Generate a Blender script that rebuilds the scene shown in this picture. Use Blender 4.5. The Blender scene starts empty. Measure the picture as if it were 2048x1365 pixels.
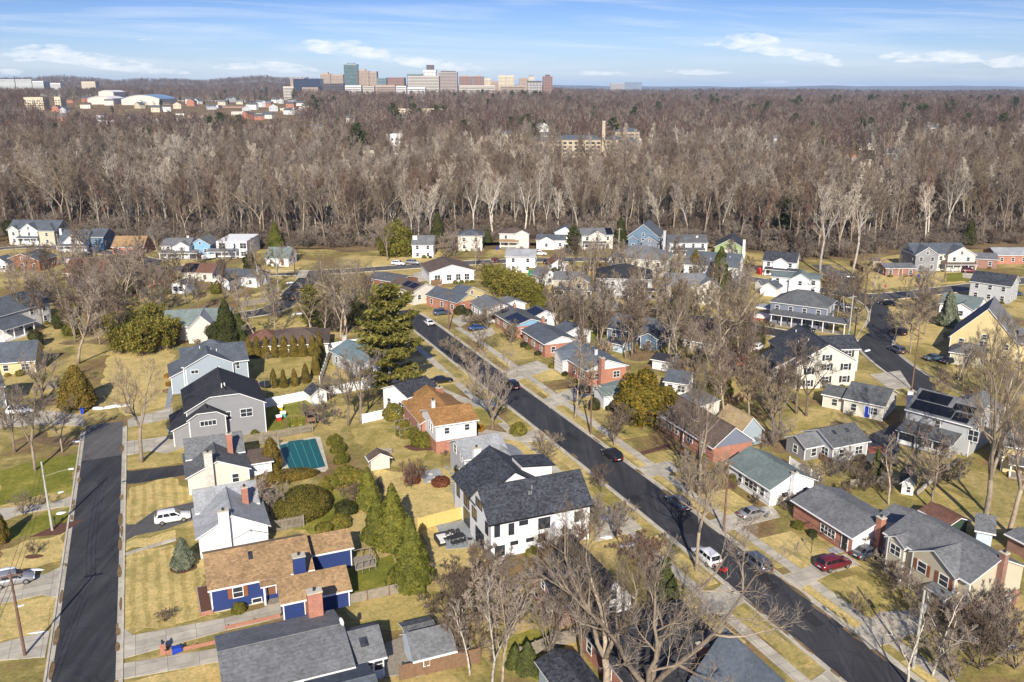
import bpy
import bpy, math, random
import numpy as np
from mathutils import Vector, Matrix
R=math.radians
random.seed(7); np.random.seed(7)
S=bpy.context.scene; C=S.collection
# ---------------------------------------------------------------- camera model
FPX=1750.0; CAMH=58.0; PITCH=math.atan(510/FPX)
SP,CP=math.sin(PITCH),math.cos(PITCH)
GA=R(22.6)                      # street grid angle
def G(x,y,z=0.0):
    """point of the place at height z seen at photo pixel x,y"""
    a=(x-1024)/FPX; b=(682.5-y)/FPX
    t=(z-CAMH)/(-SP+b*CP)
    return (a*t,(CP+b*SP)*t)
def PX(X,Y,Z=0.0):
    Z-=CAMH; d=Y*CP-Z*SP; u=Y*SP+Z*CP
    return (1024+FPX*X/d,682.5-FPX*u/d)
def sstep(a,b,x):
    t=min(1,max(0,(x-a)/(b-a))); return t*t*(3-2*t)
def TZ(X,Y):
    """terrain height"""
    rt=sstep(-.02,.16,X/max(Y,1))
    z=(24-11*rt)*sstep(800,1700,Y)-10*sstep(345,430,Y)*(1-sstep(540,690,Y))
    left=sstep(0.0,0.45,-X/max(Y,1)) 
    z+=3.0*left*sstep(800,1500,Y)
    z+=4.0*math.sin(X/230+1.3)*math.sin(Y/310)*sstep(760,1300,Y)
    far=sstep(3000,5200,Y)
    az=X/max(Y,1.0)
    prof=max(0.0,min(1.0,(-az+0.02)/0.25))
    z+=far*(-12*(1-prof)+44*prof+(3+6*prof)*math.sin(az*23+1)+(2+4*prof)*math.sin(az*61)+2*math.sin(az*140+2))
    far2=sstep(12500,16500,Y)
    z+=far2*(52+9*math.sin(az*17+.6)+7*math.sin(az*41)+3*math.sin(az*95)-40*prof)
    return z
# ---------------------------------------------------------------- materials
MATS={}
def nm(name):
    m=bpy.data.materials.new(name); m.use_nodes=True
    nt=m.node_tree; b=nt.nodes['Principled BSDF']
    return m,nt,b
def N(nt,t,**k):
    n=nt.nodes.new(t)
    for a,v in k.items():
        if a.startswith('i_'):
            key=a[2:]; key=int(key) if key.isdigit() else key.replace('_',' ')
            n.inputs[key].default_value=v
        else: setattr(n,a,v)
    return n
def L(nt,a,b): nt.links.new(a,b)
def ramp(nt,fac,stops):
    r=N(nt,'ShaderNodeValToRGB'); e=r.color_ramp.elements
    while len(e)<len(stops): e.new(0.5)
    for i,(p,c) in enumerate(stops):
        e[i].position=p; e[i].color=(*c,1)
    L(nt,fac,r.inputs[0]); return r.outputs[0]
def mixc(nt,fac,a,b,mode='MIX'):
    m=N(nt,'ShaderNodeMix',data_type='RGBA',blend_type=mode)
    if isinstance(fac,(int,float)): m.inputs[0].default_value=fac
    else: L(nt,fac,m.inputs[0])
    for i,v in ((6,a),(7,b)):
        if isinstance(v,tuple): m.inputs[i].default_value=(*v,1)
        else: L(nt,v,m.inputs[i])
    return m.outputs[2]
def noise(nt,vec,scale,detail=3,rough=.55,dist=0):
    n=N(nt,'ShaderNodeTexNoise',i_Scale=scale,i_Detail=detail,i_Roughness=rough,i_Distortion=dist)
    L(nt,vec,n.inputs['Vector']); return n.outputs['Fac']
def coords(nt,kind='Object'):
    return N(nt,'ShaderNodeTexCoord').outputs[kind]
def wpos(nt): return N(nt,'ShaderNodeNewGeometry').outputs['Position']
def sc(c,k): return tuple(min(1,max(0,v*k)) for v in c)
def bump(nt,b,h,strength=.3,dist=.02):
    n=N(nt,'ShaderNodeBump',i_Strength=strength,i_Distance=dist); L(nt,h,n.inputs['Height']); L(nt,n.outputs[0],b.inputs['Normal'])
def m_plain(name,c,rough=.7,var=.15,scale=1.5,metal=0.0,spec=.4):
    if name in MATS: return MATS[name]
    m,nt,b=nm(name); v=coords(nt)
    f=noise(nt,v,scale,4)
    L(nt,ramp(nt,f,[(.25,sc(c,1-var)),(.75,sc(c,1+var))]),b.inputs['Base Color'])
    b.inputs['Roughness'].default_value=rough; b.inputs['Metallic'].default_value=metal
    b.inputs['Specular IOR Level'].default_value=spec
    MATS[name]=m; return m
def m_siding(name,c,rows=.16):
    if name in MATS: return MATS[name]
    m,nt,b=nm(name); v=coords(nt)
    sep=N(nt,'ShaderNodeSeparateXYZ'); L(nt,v,sep.inputs[0])
    w=N(nt,'ShaderNodeMath',operation='MULTIPLY',i_1=1/rows); L(nt,sep.outputs[2],w.inputs[0])
    fr=N(nt,'ShaderNodeMath',operation='FRACT'); L(nt,w.outputs[0],fr.inputs[0])
    f=noise(nt,v,.6,4); f2=noise(nt,v,7,2)
    col=ramp(nt,f,[(.25,sc(c,.9)),(.7,sc(c,1.04))])
    lap=ramp(nt,fr.outputs[0],[(0,(.72,.72,.72)),(.14,(1,1,1)),(1,(1,1,1))])
    col=mixc(nt,1.0,col,lap,'MULTIPLY')
    col=mixc(nt,.12,col,ramp(nt,f2,[(.3,sc(c,.75)),(.7,c)]))
    L(nt,col,b.inputs['Base Color']); b.inputs['Roughness'].default_value=.6
    bump(nt,b,fr.outputs[0],.35,.02)
    MATS[name]=m; return m
def m_brick(name,c,mortar=(.42,.38,.34),sx=.23,sy=.075):
    if name in MATS: return MATS[name]
    m,nt,b=nm(name); v=coords(nt)
    sep=N(nt,'ShaderNodeSeparateXYZ'); L(nt,v,sep.inputs[0])
    ad=N(nt,'ShaderNodeMath',operation='ADD'); L(nt,sep.outputs[0],ad.inputs[0]); L(nt,sep.outputs[1],ad.inputs[1])
    cb=N(nt,'ShaderNodeCombineXYZ'); L(nt,ad.outputs[0],cb.inputs[0]); L(nt,sep.outputs[2],cb.inputs[1])
    t=N(nt,'ShaderNodeTexBrick',i_Scale=1,i_Mortar_Size=.008); t.inputs['Brick Width'].default_value=sx; t.inputs['Row Height'].default_value=sy
    t.inputs['Color1'].default_value=(*sc(c,.8),1); t.inputs['Color2'].default_value=(*sc(c,1.25),1); t.inputs['Mortar'].default_value=(*mortar,1)
    L(nt,cb.outputs[0],t.inputs['Vector'])
    f=noise(nt,v,.8,4)
    col=mixc(nt,1.0,t.outputs['Color'],ramp(nt,f,[(.3,(.8,.8,.8)),(.7,(1.1,1.08,1.05))]),'MULTIPLY')
    L(nt,col,b.inputs['Base Color']); b.inputs['Roughness'].default_value=.85
    MATS[name]=m; return m
def m_shingle(name,c,var=.35,stain=.25):
    if name in MATS: return MATS[name]
    m,nt,b=nm(name); v=coords(nt)
    vo=N(nt,'ShaderNodeTexVoronoi',i_Scale=3.4,i_Randomness=.9); vo.feature='F1'
    mp=N(nt,'ShaderNodeMapping'); mp.inputs['Scale'].default_value=(1,1,1.7); L(nt,v,mp.inputs[0]); L(nt,mp.outputs[0],vo.inputs['Vector'])
    sepc=N(nt,'ShaderNodeSeparateColor'); L(nt,vo.outputs['Color'],sepc.inputs[0])
    c1=ramp(nt,sepc.outputs[0],[(0,sc(c,1-var)),(.5,c),(1,sc(c,1+var*1.1))])
    f=noise(nt,v,.35,5,.6,.6)
    st=ramp(nt,f,[(.3,(1-stain,)*3),(.65,(1.08,1.08,1.08))])
    col=mixc(nt,1.0,c1,st,'MULTIPLY')
    sep=N(nt,'ShaderNodeSeparateXYZ'); L(nt,v,sep.inputs[0])
    w=N(nt,'ShaderNodeMath',operation='MULTIPLY',i_1=7.5); L(nt,sep.outputs[2],w.inputs[0])
    fr=N(nt,'ShaderNodeMath',operation='FRACT'); L(nt,w.outputs[0],fr.inputs[0])
    col=mixc(nt,1.0,col,ramp(nt,fr.outputs[0],[(0,(.8,.8,.8)),(.3,(1,1,1)),(1,(1,1,1))]),'MULTIPLY')
    L(nt,col,b.inputs['Base Color']); b.inputs['Roughness'].default_value=.85; b.inputs['Specular IOR Level'].default_value=.3
    bump(nt,b,sepc.outputs[0],.25,.02)
    MATS[name]=m; return m
def m_leaf(name,c1,c2,scale=.9,hue=.5):
    """foliage: two greens in clumps, a different tone for each plant and each leaf clump"""
    if name in MATS: return MATS[name]
    m,nt,b=nm(name); v=coords(nt)
    f=noise(nt,v,scale,3,.6)
    col=ramp(nt,f,[(.32,c1),(.68,c2)])
    oi=N(nt,'ShaderNodeObjectInfo'); gi=N(nt,'ShaderNodeNewGeometry')
    col=mixc(nt,1.0,col,ramp(nt,oi.outputs['Random'],[(0,(.8,.82,.8)),(1,(1.15,1.1,1.05))]),'MULTIPLY')
    col=mixc(nt,1.0,col,ramp(nt,gi.outputs['Random Per Island'],[(0,(.65,.7,.6)),(1,(1.3,1.22,1.1))]),'MULTIPLY')
    L(nt,col,b.inputs['Base Color']); b.inputs['Roughness'].default_value=.65; b.inputs['Specular IOR Level'].default_value=.2
    tr=N(nt,'ShaderNodeBsdfTranslucent'); L(nt,col,tr.inputs[0])
    mx=N(nt,'ShaderNodeMixShader',i_0=.3); L(nt,b.outputs[0],mx.inputs[1]); L(nt,tr.outputs[0],mx.inputs[2])
    L(nt,mx.outputs[0],nt.nodes['Material Output'].inputs[0])
    MATS[name]=m; return m
def m_bark(name,c1,c2,scale=1.2):
    if name in MATS: return MATS[name]
    m,nt,b=nm(name); v=coords(nt)
    f=noise(nt,v,scale,5,.65,.8)
    col=ramp(nt,f,[(.35,c1),(.65,c2)])
    oi=N(nt,'ShaderNodeObjectInfo'); gi=N(nt,'ShaderNodeNewGeometry')
    col=mixc(nt,1.0,col,ramp(nt,oi.outputs['Random'],[(0,(.68,.66,.66)),(.5,(.98,.95,.92)),(1,(1.3,1.25,1.2))]),'MULTIPLY')
    col=mixc(nt,1.0,col,ramp(nt,gi.outputs['Random Per Island'],[(0,(.7,.7,.7)),(1,(1.25,1.25,1.25))]),'MULTIPLY')
    L(nt,col,b.inputs['Base Color']); b.inputs['Roughness'].default_value=.9; b.inputs['Specular IOR Level'].default_value=.15
    MATS[name]=m; return m
def m_ground(name,stops,scale=.12,fine=2.2,extra=None,stripe=None):
    """ground cover coloured by world position: broad patches x fine tufts (x mowing stripes)"""
    if name in MATS: return MATS[name]
    m,nt,b=nm(name); v=wpos(nt)
    f=noise(nt,v,scale,6,.62,.7)
    col=ramp(nt,f,stops)
    f2=noise(nt,v,fine,4,.75)
    col=mixc(nt,1.0,col,ramp(nt,f2,[(.28,(.58,.6,.55)),(.5,(1,1,1)),(.75,(1.3,1.27,1.2))]),'MULTIPLY')
    f3=noise(nt,v,fine*.23,4,.6,1.0)
    col=mixc(nt,1.0,col,ramp(nt,f3,[(.3,(.72,.78,.7)),(.6,(1.08,1.05,1))]),'MULTIPLY')
    if stripe:
        mp=N(nt,'ShaderNodeMapping'); mp.inputs['Rotation'].default_value=(0,0,-GA+stripe[1]); L(nt,v,mp.inputs[0])
        w=N(nt,'ShaderNodeTexWave',i_Scale=stripe[0],i_Distortion=2.5,i_Detail=3); w.inputs['Detail Scale'].default_value=1.2; L(nt,mp.outputs[0],w.inputs[0])
        col=mixc(nt,ramp(nt,w.outputs['Fac'],[(.45,(0,0,0)),(.8,(.55,.55,.55))]),col,mixc(nt,1.0,col,(.62,.62,.5),'MULTIPLY'))
    if extra:
        f4=noise(nt,v,extra[0],5,.6,1.2)
        col=mixc(nt,ramp(nt,f4,[(extra[1],(0,0,0)),(extra[2],(1,1,1))]),col,extra[3])
    L(nt,col,b.inputs['Base Color']); b.inputs['Roughness'].default_value=.95; b.inputs['Specular IOR Level'].default_value=.1
    bump(nt,b,f2,.5,.08)
    MATS[name]=m; return m
WHITE=(.80,.80,.78)
def setup_mats():
    sd=m_siding
    sd('white',(.74,.74,.73)); sd('bright_white',(.84,.84,.84)); sd('cream',(.66,.625,.54)); sd('yellow',(.62,.51,.26)); sd('grey',(.27,.27,.28)); sd('pale_grey',(.47,.48,.49))
    sd('blue_grey',(.34,.40,.45)); sd('navy',(.022,.045,.17)); sd('blue',(.13,.2,.28)); sd('light_blue',(.55,.65,.75)); sd('green',(.30,.38,.17)); sd('dark_grey',(.13,.13,.14))
    sd('beige',(.56,.50,.37)); sd('sky_blue',(.22,.42,.6)); sd('tan',(.5,.42,.3)); sd('slate',(.19,.21,.27)); sd('red_shingle',(.28,.11,.055)); sd('khaki',(.52,.49,.36)); sd('dark_green',(.04,.07,.05))
    m_brick('brick',(.40,.12,.055)); m_brick('tan_brick',(.44,.36,.245),(.5,.45,.35)); m_brick('dark_brick',(.25,.09,.055)); m_brick('pale_brick',(.62,.56,.5),(.6,.56,.5))
    sh=m_shingle
    sh('r_char',(.050,.054,.066),.55); sh('r_black',(.035,.036,.042)); sh('r_grey',(.17,.175,.18),.2); sh('r_light',(.33,.34,.35),.14); sh('r_tan',(.33,.215,.11),.25); sh('r_orange',(.34,.18,.065),.25)
    sh('r_brown',(.13,.095,.075),.22); sh('r_green',(.17,.21,.20),.12); sh('r_blue',(.13,.155,.19),.15); sh('r_redbrown',(.17,.085,.06),.2); sh('r_slate',(.10,.115,.135),.2); sh('r_sand',(.42,.31,.17),.15); sh('r_mid',(.115,.12,.125),.25); sh('r_teal',(.15,.21,.23),.2)
    m_plain('trim',WHITE,.55,.05); m_plain('black_trim',(.018,.018,.02),.4,.1); m_plain('shutter_brown',(.25,.09,.035),.6); m_plain('shutter_dark',(.02,.025,.03),.6)
    m_plain('door_wood',(.22,.10,.05),.5); m_plain('concrete',(.52,.475,.375),.85,.22,.7); m_plain('stone',(.33,.34,.35),.85,.25,1.2); m_plain('wood_grey',(.27,.235,.185),.85,.25,3); m_plain('wood_brown',(.20,.12,.07),.85,.25,3); m_plain('wood_fresh',(.62,.47,.16),.75,.12,2.5)
    m_plain('wood_tan',(.42,.29,.15),.8,.2,3); m_plain('vinyl',(.83,.83,.83),.4,.04); m_plain('tyre',(.02,.02,.02),.8,.1); m_plain('rim',(.45,.45,.46),.3,.1,2,.8); m_plain('lamp_red',(.35,.01,.01),.2,.05); m_plain('lamp_white',(.75,.76,.78),.15,.05)
    m_plain('solar',(.008,.009,.014),.18,.2,.4,0,.5); m_plain('galv',(.55,.56,.57),.35,.1,2,.6); m_plain('pole_wood',(.17,.10,.07),.9,.25,2); m_plain('pole_pale',(.42,.42,.36),.9,.2,2); m_plain('wire',(.02,.02,.02),.6,.05); m_plain('bin_blue',(.02,.06,.42),.4,.08); m_plain('bin_dark',(.03,.035,.035),.5,.08)
    m_plain('snow',(.80,.82,.86),.8,.08,.8); m_plain('mulch',(.12,.055,.035),.95,.35,4); m_plain('pool_cover',(.012,.105,.115),.55,.08,.5); m_plain('rock',(.38,.36,.33),.9,.3,2); m_plain('cushion',(.7,.69,.66),.9,.05); m_plain('metal_dark',(.03,.03,.032),.5,.1)
    m_plain('slate_paver',(.26,.28,.30),.8,.2,2); m_plain('toy_red',(.5,.03,.03),.5,.1); m_plain('toy_yellow',(.65,.5,.03),.5,.1); m_plain('toy_teal',(.1,.4,.38),.5,.1); m_plain('pale_yellow',(.8,.72,.35),.6,.05); m_plain('orange_mesh',(.55,.12,.05),.7,.1); m_plain('sign_green',(.0,.2,.1),.5,.05); m_plain('sign_red',(.5,.02,.03),.5,.05)
    m,nt,b=nm('glass'); v=coords(nt); f=noise(nt,v,.8,3)
    L(nt,ramp(nt,f,[(.3,(.012,.015,.02)),(.75,(.07,.08,.095))]),b.inputs['Base Color']); b.inputs['Roughness'].default_value=.08; b.inputs['Specular IOR Level'].default_value=.6; MATS['glass']=m
    m,nt,b=nm('car_glass'); b.inputs['Base Color'].default_value=(.012,.014,.016,1); b.inputs['Roughness'].default_value=.06; b.inputs['Specular IOR Level'].default_value=.6; MATS['car_glass']=m
    # asphalt
    for nme,c,k in (('asphalt_dark',(.032,.032,.035),.3),('asphalt',(.048,.049,.054),.36),('asphalt_old',(.11,.108,.105),.25)):
        m,nt,b=nm(nme); v=wpos(nt)
        mp=N(nt,'ShaderNodeMapping'); mp.inputs['Rotation'].default_value=(0,0,-GA); mp.inputs['Scale'].default_value=(1.2,.09,1); L(nt,v,mp.inputs[0])
        f=noise(nt,mp.outputs[0],.8,5,.6,.4); f2=noise(nt,v,9,3,.7); f3=noise(nt,v,.09,5,.6,1)
        col=ramp(nt,f,[(.3,sc(c,1-k)),(.55,c),(.8,sc(c,1+k*1.6))])
        col=mixc(nt,1.0,col,ramp(nt,f3,[(.3,(.8,.8,.82)),(.7,(1.25,1.22,1.18))]),'MULTIPLY')
        col=mixc(nt,1.0,col,ramp(nt,f2,[(.3,(.8,.8,.8)),(.7,(1.2,1.2,1.2))]),'MULTIPLY')
        vo=N(nt,'ShaderNodeTexVoronoi',i_Scale=.2,i_Randomness=1); vo.feature='DISTANCE_TO_EDGE'; wv=N(nt,'ShaderNodeVectorMath',operation='ADD'); nv=N(nt,'ShaderNodeTexNoise',i_Scale=.7,i_Detail=4); L(nt,v,nv.inputs['Vector']); L(nt,v,wv.inputs[0]); L(nt,nv.outputs['Color'],wv.inputs[1]); L(nt,wv.outputs[0],vo.inputs['Vector'])
        col=mixc(nt,1.0,col,ramp(nt,vo.outputs['Distance'],[(0,(.74,)*3),(.008,(.82,)*3),(.02,(1,1,1))]),'MULTIPLY')
        L(nt,col,b.inputs['Base Color']); b.inputs['Roughness'].default_value=.8; b.inputs['Specular IOR Level'].default_value=.25; MATS[nme]=m
    # concrete with joints
    m,nt,b=nm('walk'); v=wpos(nt); mp=N(nt,'ShaderNodeMapping'); mp.inputs['Rotation'].default_value=(0,0,-GA); L(nt,v,mp.inputs[0])
    t=N(nt,'ShaderNodeTexBrick',i_Scale=1,i_Mortar_Size=.025); t.offset=0; t.inputs['Brick Width'].default_value=3.1; t.inputs['Row Height'].default_value=1.5
    t.inputs['Color1'].default_value=(.44,.405,.33,1); t.inputs['Color2'].default_value=(.56,.515,.415,1); t.inputs['Mortar'].default_value=(.22,.2,.17,1); L(nt,mp.outputs[0],t.inputs['Vector'])
    f=noise(nt,v,.5,6,.65,.5)
    L(nt,mixc(nt,1.0,t.outputs['Color'],ramp(nt,f,[(.3,(.68,.67,.66)),(.65,(1.05,1.04,1.02))]),'MULTIPLY'),b.inputs['Base Color']); b.inputs['Roughness'].default_value=.9; MATS['walk']=m
    TAN=(.50,.385,.165); OL=(.28,.24,.08); GR=(.15,.17,.03); BN=(.25,.17,.085)
    m_ground('g_mixed',[(.28,sc(BN,.75)),(.40,BN),(.47,sc(OL,.9)),(.56,sc(TAN,.9)),(.68,sc(TAN,1.05)),(.8,OL)],.055,2.2)
    m_ground('g_tan',[(.25,sc(TAN,.8)),(.5,sc(TAN,1.12)),(.75,sc(TAN,1.3))],.16,3,(.11,.60,.74,OL))
    m_ground('g_stripe',[(.25,sc(TAN,.85)),(.5,sc(TAN,1.12)),(.75,sc(TAN,1.25))],.16,3,(.13,.6,.72,OL),(.22,0))
    m_ground('g_green',[(.25,sc(GR,.85)),(.5,(.2,.2,.035)),(.72,(.36,.31,.08))],.15,3)
    m_ground('g_olive',[(.22,(.20,.185,.05)),(.40,(.30,.25,.08)),(.52,(.43,.34,.13)),(.64,(.50,.385,.165)),(.8,(.24,.19,.075))],.13,3)
    m_ground('g_litter',[(.25,(.13,.085,.05)),(.5,(.21,.145,.085)),(.75,(.30,.22,.12))],.05,1.4,(.02,.58,.7,(.30,.24,.11)))
    m_ground('g_far',[(.25,(.075,.055,.042)),(.5,(.11,.08,.06)),(.75,(.15,.115,.08))],.006,.05)
    m_leaf('f_ley',(.095,.108,.022),(.235,.235,.045)); m_leaf('f_arb',(.11,.09,.02),(.26,.19,.04)); m_leaf('f_pine',(.11,.12,.024),(.30,.27,.075)); m_leaf('f_dpine',(.05,.07,.024),(.13,.145,.045))
    m_leaf('f_spruce',(.12,.145,.115),(.24,.27,.21)); m_leaf('f_mag',(.075,.085,.012),(.30,.21,.035),1.4); m_leaf('f_shrub',(.10,.115,.02),(.27,.24,.04),1.2); m_leaf('f_bam',(.13,.145,.025),(.38,.31,.07),1); m_leaf('f_hedge',(.11,.11,.024),(.2,.165,.04),1); m_leaf('f_dark',(.04,.05,.018),(.10,.105,.03)); m_leaf('f_red',(.13,.04,.022),(.22,.09,.045)); m_leaf('f_gold',(.3,.15,.02),(.45,.25,.04))
    m_bark('bark',(.13,.105,.08),(.27,.225,.175)); m_bark('bark_pale',(.30,.27,.22),(.60,.56,.49)); m_bark('bark_tan',(.24,.195,.145),(.40,.335,.255)); m_bark('twig',(.13,.096,.072),(.22,.168,.128)); m_bark('twig_tan',(.18,.145,.10),(.29,.235,.165)); m_bark('twig_far',(.085,.060,.052),(.15,.105,.09)); m_bark('twig_farred',(.12,.064,.05),(.18,.10,.078)); m_bark('twig_pale',(.36,.32,.26),(.56,.51,.43)); m_bark('twig_red',(.15,.095,.072),(.235,.15,.115)); m_bark('twig_grey',(.21,.175,.145),(.32,.275,.23))
def MT(n): return MATS[n]
# ---------------------------------------------------------------- mesh builder
class MB:
    def __init__(s): s.v=[]; s.f=[]; s.m=[]
    def poly(s,pts,mi=0):
        i=len(s.v); s.v+= [tuple(p) for p in pts]; s.f.append(tuple(range(i,i+len(pts)))); s.m.append(mi)
    def box(s,x0,x1,y0,y1,z0,z1,mi=0,top=None,bot=True):
        i=len(s.v); s.v+=[(x0,y0,z0),(x1,y0,z0),(x1,y1,z0),(x0,y1,z0),(x0,y0,z1),(x1,y0,z1),(x1,y1,z1),(x0,y1,z1)]
        fs=[(0,1,5,4),(1,2,6,5),(2,3,7,6),(3,0,4,7),(4,5,6,7)]+([(3,2,1,0)] if bot else [])
        for k,f in enumerate(fs): s.f.append(tuple(i+a for a in f)); s.m.append(top if (k==4 and top is not None) else mi)
    def obox(s,c,sx,sy,z0,z1,rz=0,mi=0):
        ca,sa=math.cos(rz),math.sin(rz); i=len(s.v)
        for z in (z0,z1):
            for a,b in ((-1,-1),(1,-1),(1,1),(-1,1)):
                x,y=a*sx/2,b*sy/2; s.v.append((c[0]+x*ca-y*sa,c[1]+x*sa+y*ca,z))
        for f in ((0,1,5,4),(1,2,6,5),(2,3,7,6),(3,0,4,7),(4,5,6,7),(3,2,1,0)): s.f.append(tuple(i+a for a in f)); s.m.append(mi)
    def slab(s,pts,t,mi=0,side=1):
        """planar polygon pts (top, counter-clockwise) with thickness t downwards"""
        n=len(pts); i=len(s.v); s.v+=[tuple(p) for p in pts]+[(p[0],p[1],p[2]-t) for p in pts]
        s.f.append(tuple(range(i,i+n))); s.m.append(mi)
        s.f.append(tuple(range(i+2*n-1,i+n-1,-1))); s.m.append(side)
        for k in range(n):
            l=(k+1)%n; s.f.append((i+l,i+k,i+n+k,i+n+l)); s.m.append(side)
    def tube(s,pts,rad,n=6,mi=0,cap=True):
        i0=len(s.v); P=[Vector(p) for p in pts]
        for k,p in enumerate(P):
            d=(P[min(k+1,len(P)-1)]-P[max(k-1,0)]); d=d.normalized() if d.length>1e-9 else Vector((0,0,1))
            a=d.orthogonal().normalized() if k==0 else (a-d*a.dot(d)).normalized() if (a-d*a.dot(d)).length>1e-6 else d.orthogonal().normalized()
            b=d.cross(a)
            for j in range(n):
                t=2*math.pi*j/n; s.v.append(tuple(p+(a*math.cos(t)+b*math.sin(t))*rad[k]))
        for k in range(len(P)-1):
            for j in range(n):
                j2=(j+1)%n; s.f.append((i0+k*n+j,i0+k*n+j2,i0+(k+1)*n+j2,i0+(k+1)*n+j)); s.m.append(mi)
        if cap:
            s.f.append(tuple(i0+j for j in range(n))[::-1]); s.m.append(mi)
            e=i0+(len(P)-1)*n; s.f.append(tuple(e+j for j in range(n))); s.m.append(mi)
    def mesh(s,name,mats,smooth=False):
        me=bpy.data.meshes.new(name); me.from_pydata(s.v,[],s.f)
        for m in mats: me.materials.append(MT(m) if isinstance(m,str) else m)
        if len(mats)>1: me.polygons.foreach_set('material_index',s.m)
        if smooth: me.polygons.foreach_set('use_smooth',[True]*len(s.f))
        me.update(); return me
    def build(s,name,mats,parent=None,smooth=False,loc=None,rz=0):
        if isinstance(mats,str): mats=[mats]
        o=bpy.data.objects.new(name,s.mesh(name,mats,smooth)); C.objects.link(o)
        if parent: o.parent=parent
        if loc: o.location=loc
        if rz: o.rotation_euler[2]=rz
        return o
def npmesh(name,V,F,mats,mi=None):
    """V (n,3), F (m,k) arrays -> mesh"""
    me=bpy.data.meshes.new(name); k=F.shape[1]
    me.vertices.add(len(V)); me.vertices.foreach_set('co',np.asarray(V,np.float32).ravel())
    me.loops.add(F.size); me.loops.foreach_set('vertex_index',np.asarray(F,np.int32).ravel())
    me.polygons.add(len(F)); me.polygons.foreach_set('loop_start',np.arange(0,F.size,k,dtype=np.int32))
    for m in mats: me.materials.append(MT(m))
    if mi is not None: me.polygons.foreach_set('material_index',np.asarray(mi,np.int32))
    me.update(calc_edges=True); me.validate(); return me
ALL=[]      # (object, label) for the closing pass that keeps labels single
def tag(o,label,cat,group=None):
    o['label']=label; o['category']=cat
    if group: o['group']=group
    ALL.append(o); return o
def empty(name,loc,rz=0):
    o=bpy.data.objects.new(name,None); C.objects.link(o); o.location=loc; o.rotation_euler=(0,0,rz); o.empty_display_size=.5; return o
def struct(o,kind='structure'): o['kind']=kind; return o
# ---------------------------------------------------------------- houses
HLIST=[]
HOUSES=[]     # nick, centre, radius, footprint boxes
FOOT=[]       # world-space footprints (centre frame): (ax,ay,ang,x0,x1,y0,y1)
def inside_foot(X,Y,m=0.0):
    for ax,ay,an,x0,x1,y0,y1 in FOOT:
        dx,dy=X-ax,Y-ay; c,s=math.cos(an),math.sin(an)
        u=dx*c+dy*s; v=-dx*s+dy*c
        if x0-m<u<x1+m and y0-m<v<y1+m: return True
    return False
def snap(a):
    for k in range(-4,5):
        t=GA+k*math.pi/2
        if abs((a-t+math.pi)%(2*math.pi)-math.pi)<R(10): return t
    return a
SIDED={'white','bright_white','cream','yellow','grey','pale_grey','blue_grey','navy','blue','light_blue','green','dark_grey','beige','sky_blue','tan','slate','red_shingle','khaki'}
def wall_block(mb,b,mi=0,z0=0.0):
    x0,x1,y0,y1,ze,rf,p=b['x0'],b['x1'],b['y0'],b['y1'],b['ze'],b['roof'],b['pitch']
    W,D=x1-x0,y1-y0
    q=lambda x,y,z:(x,y,z)
    if rf=='x':
        r=ze+p*D/2; ym=(y0+y1)/2
        mb.poly([q(x0,y0,z0),q(x1,y0,z0),q(x1,y0,ze),q(x0,y0,ze)],mi); mb.poly([q(x1,y1,z0),q(x0,y1,z0),q(x0,y1,ze),q(x1,y1,ze)],mi)
        mb.poly([q(x1,y0,z0),q(x1,y1,z0),q(x1,y1,ze),q(x1,ym,r),q(x1,y0,ze)],mi); mb.poly([q(x0,y1,z0),q(x0,y0,z0),q(x0,y0,ze),q(x0,ym,r),q(x0,y1,ze)],mi)
    elif rf in('y','yc'):
        r=ze+p*W/2; xm=(x0+x1)/2; c=b.get('clip',.38) if rf=='yc' else 0
        if c: fr=[q(x0,y0,z0),q(x1,y0,z0),q(x1,y0,ze),q(xm+c*W/2,y0,r-c*p*W/2),q(xm-c*W/2,y0,r-c*p*W/2),q(x0,y0,ze)]
        else: fr=[q(x0,y0,z0),q(x1,y0,z0),q(x1,y0,ze),q(xm,y0,r),q(x0,y0,ze)]
        mb.poly(fr,mi); mb.poly([q(x1,y1,z0),q(x0,y1,z0),q(x0,y1,ze),q(xm,y1,r),q(x1,y1,ze)],mi)
        mb.poly([q(x1,y0,z0),q(x1,y1,z0),q(x1,y1,ze),q(x1,y0,ze)],mi); mb.poly([q(x0,y1,z0),q(x0,y0,z0),q(x0,y0,ze),q(x0,y1,ze)],mi)
    else:
        zz=ze+(.35 if rf=='f' else 0)
        mb.box(x0,x1,y0,y1,z0,zz,mi)
        if rf in('s','sl','sr'):
            r=ze+p*(D if rf=='s' else W)
            if rf=='s':
                mb.poly([(x1,y0,ze),(x1,y1,ze),(x1,y1,r)],mi); mb.poly([(x0,y1,ze),(x0,y0,ze),(x0,y1,r)],mi); mb.poly([(x1,y1,ze),(x0,y1,ze),(x0,y1,r),(x1,y1,r)],mi)
            elif rf=='sl':
                mb.poly([(x0,y0,ze),(x1,y0,ze),(x1,y0,r)],mi); mb.poly([(x1,y1,ze),(x0,y1,ze),(x1,y1,r)],mi); mb.poly([(x1,y0,ze),(x1,y1,ze),(x1,y1,r),(x1,y0,r)],mi)
            else:
                mb.poly([(x0,y0,ze),(x1,y0,ze),(x0,y0,r)],mi); mb.poly([(x1,y1,ze),(x0,y1,ze),(x0,y1,r)],mi); mb.poly([(x0,y1,ze),(x0,y0,ze),(x0,y0,r),(x0,y1,r)],mi)
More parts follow.
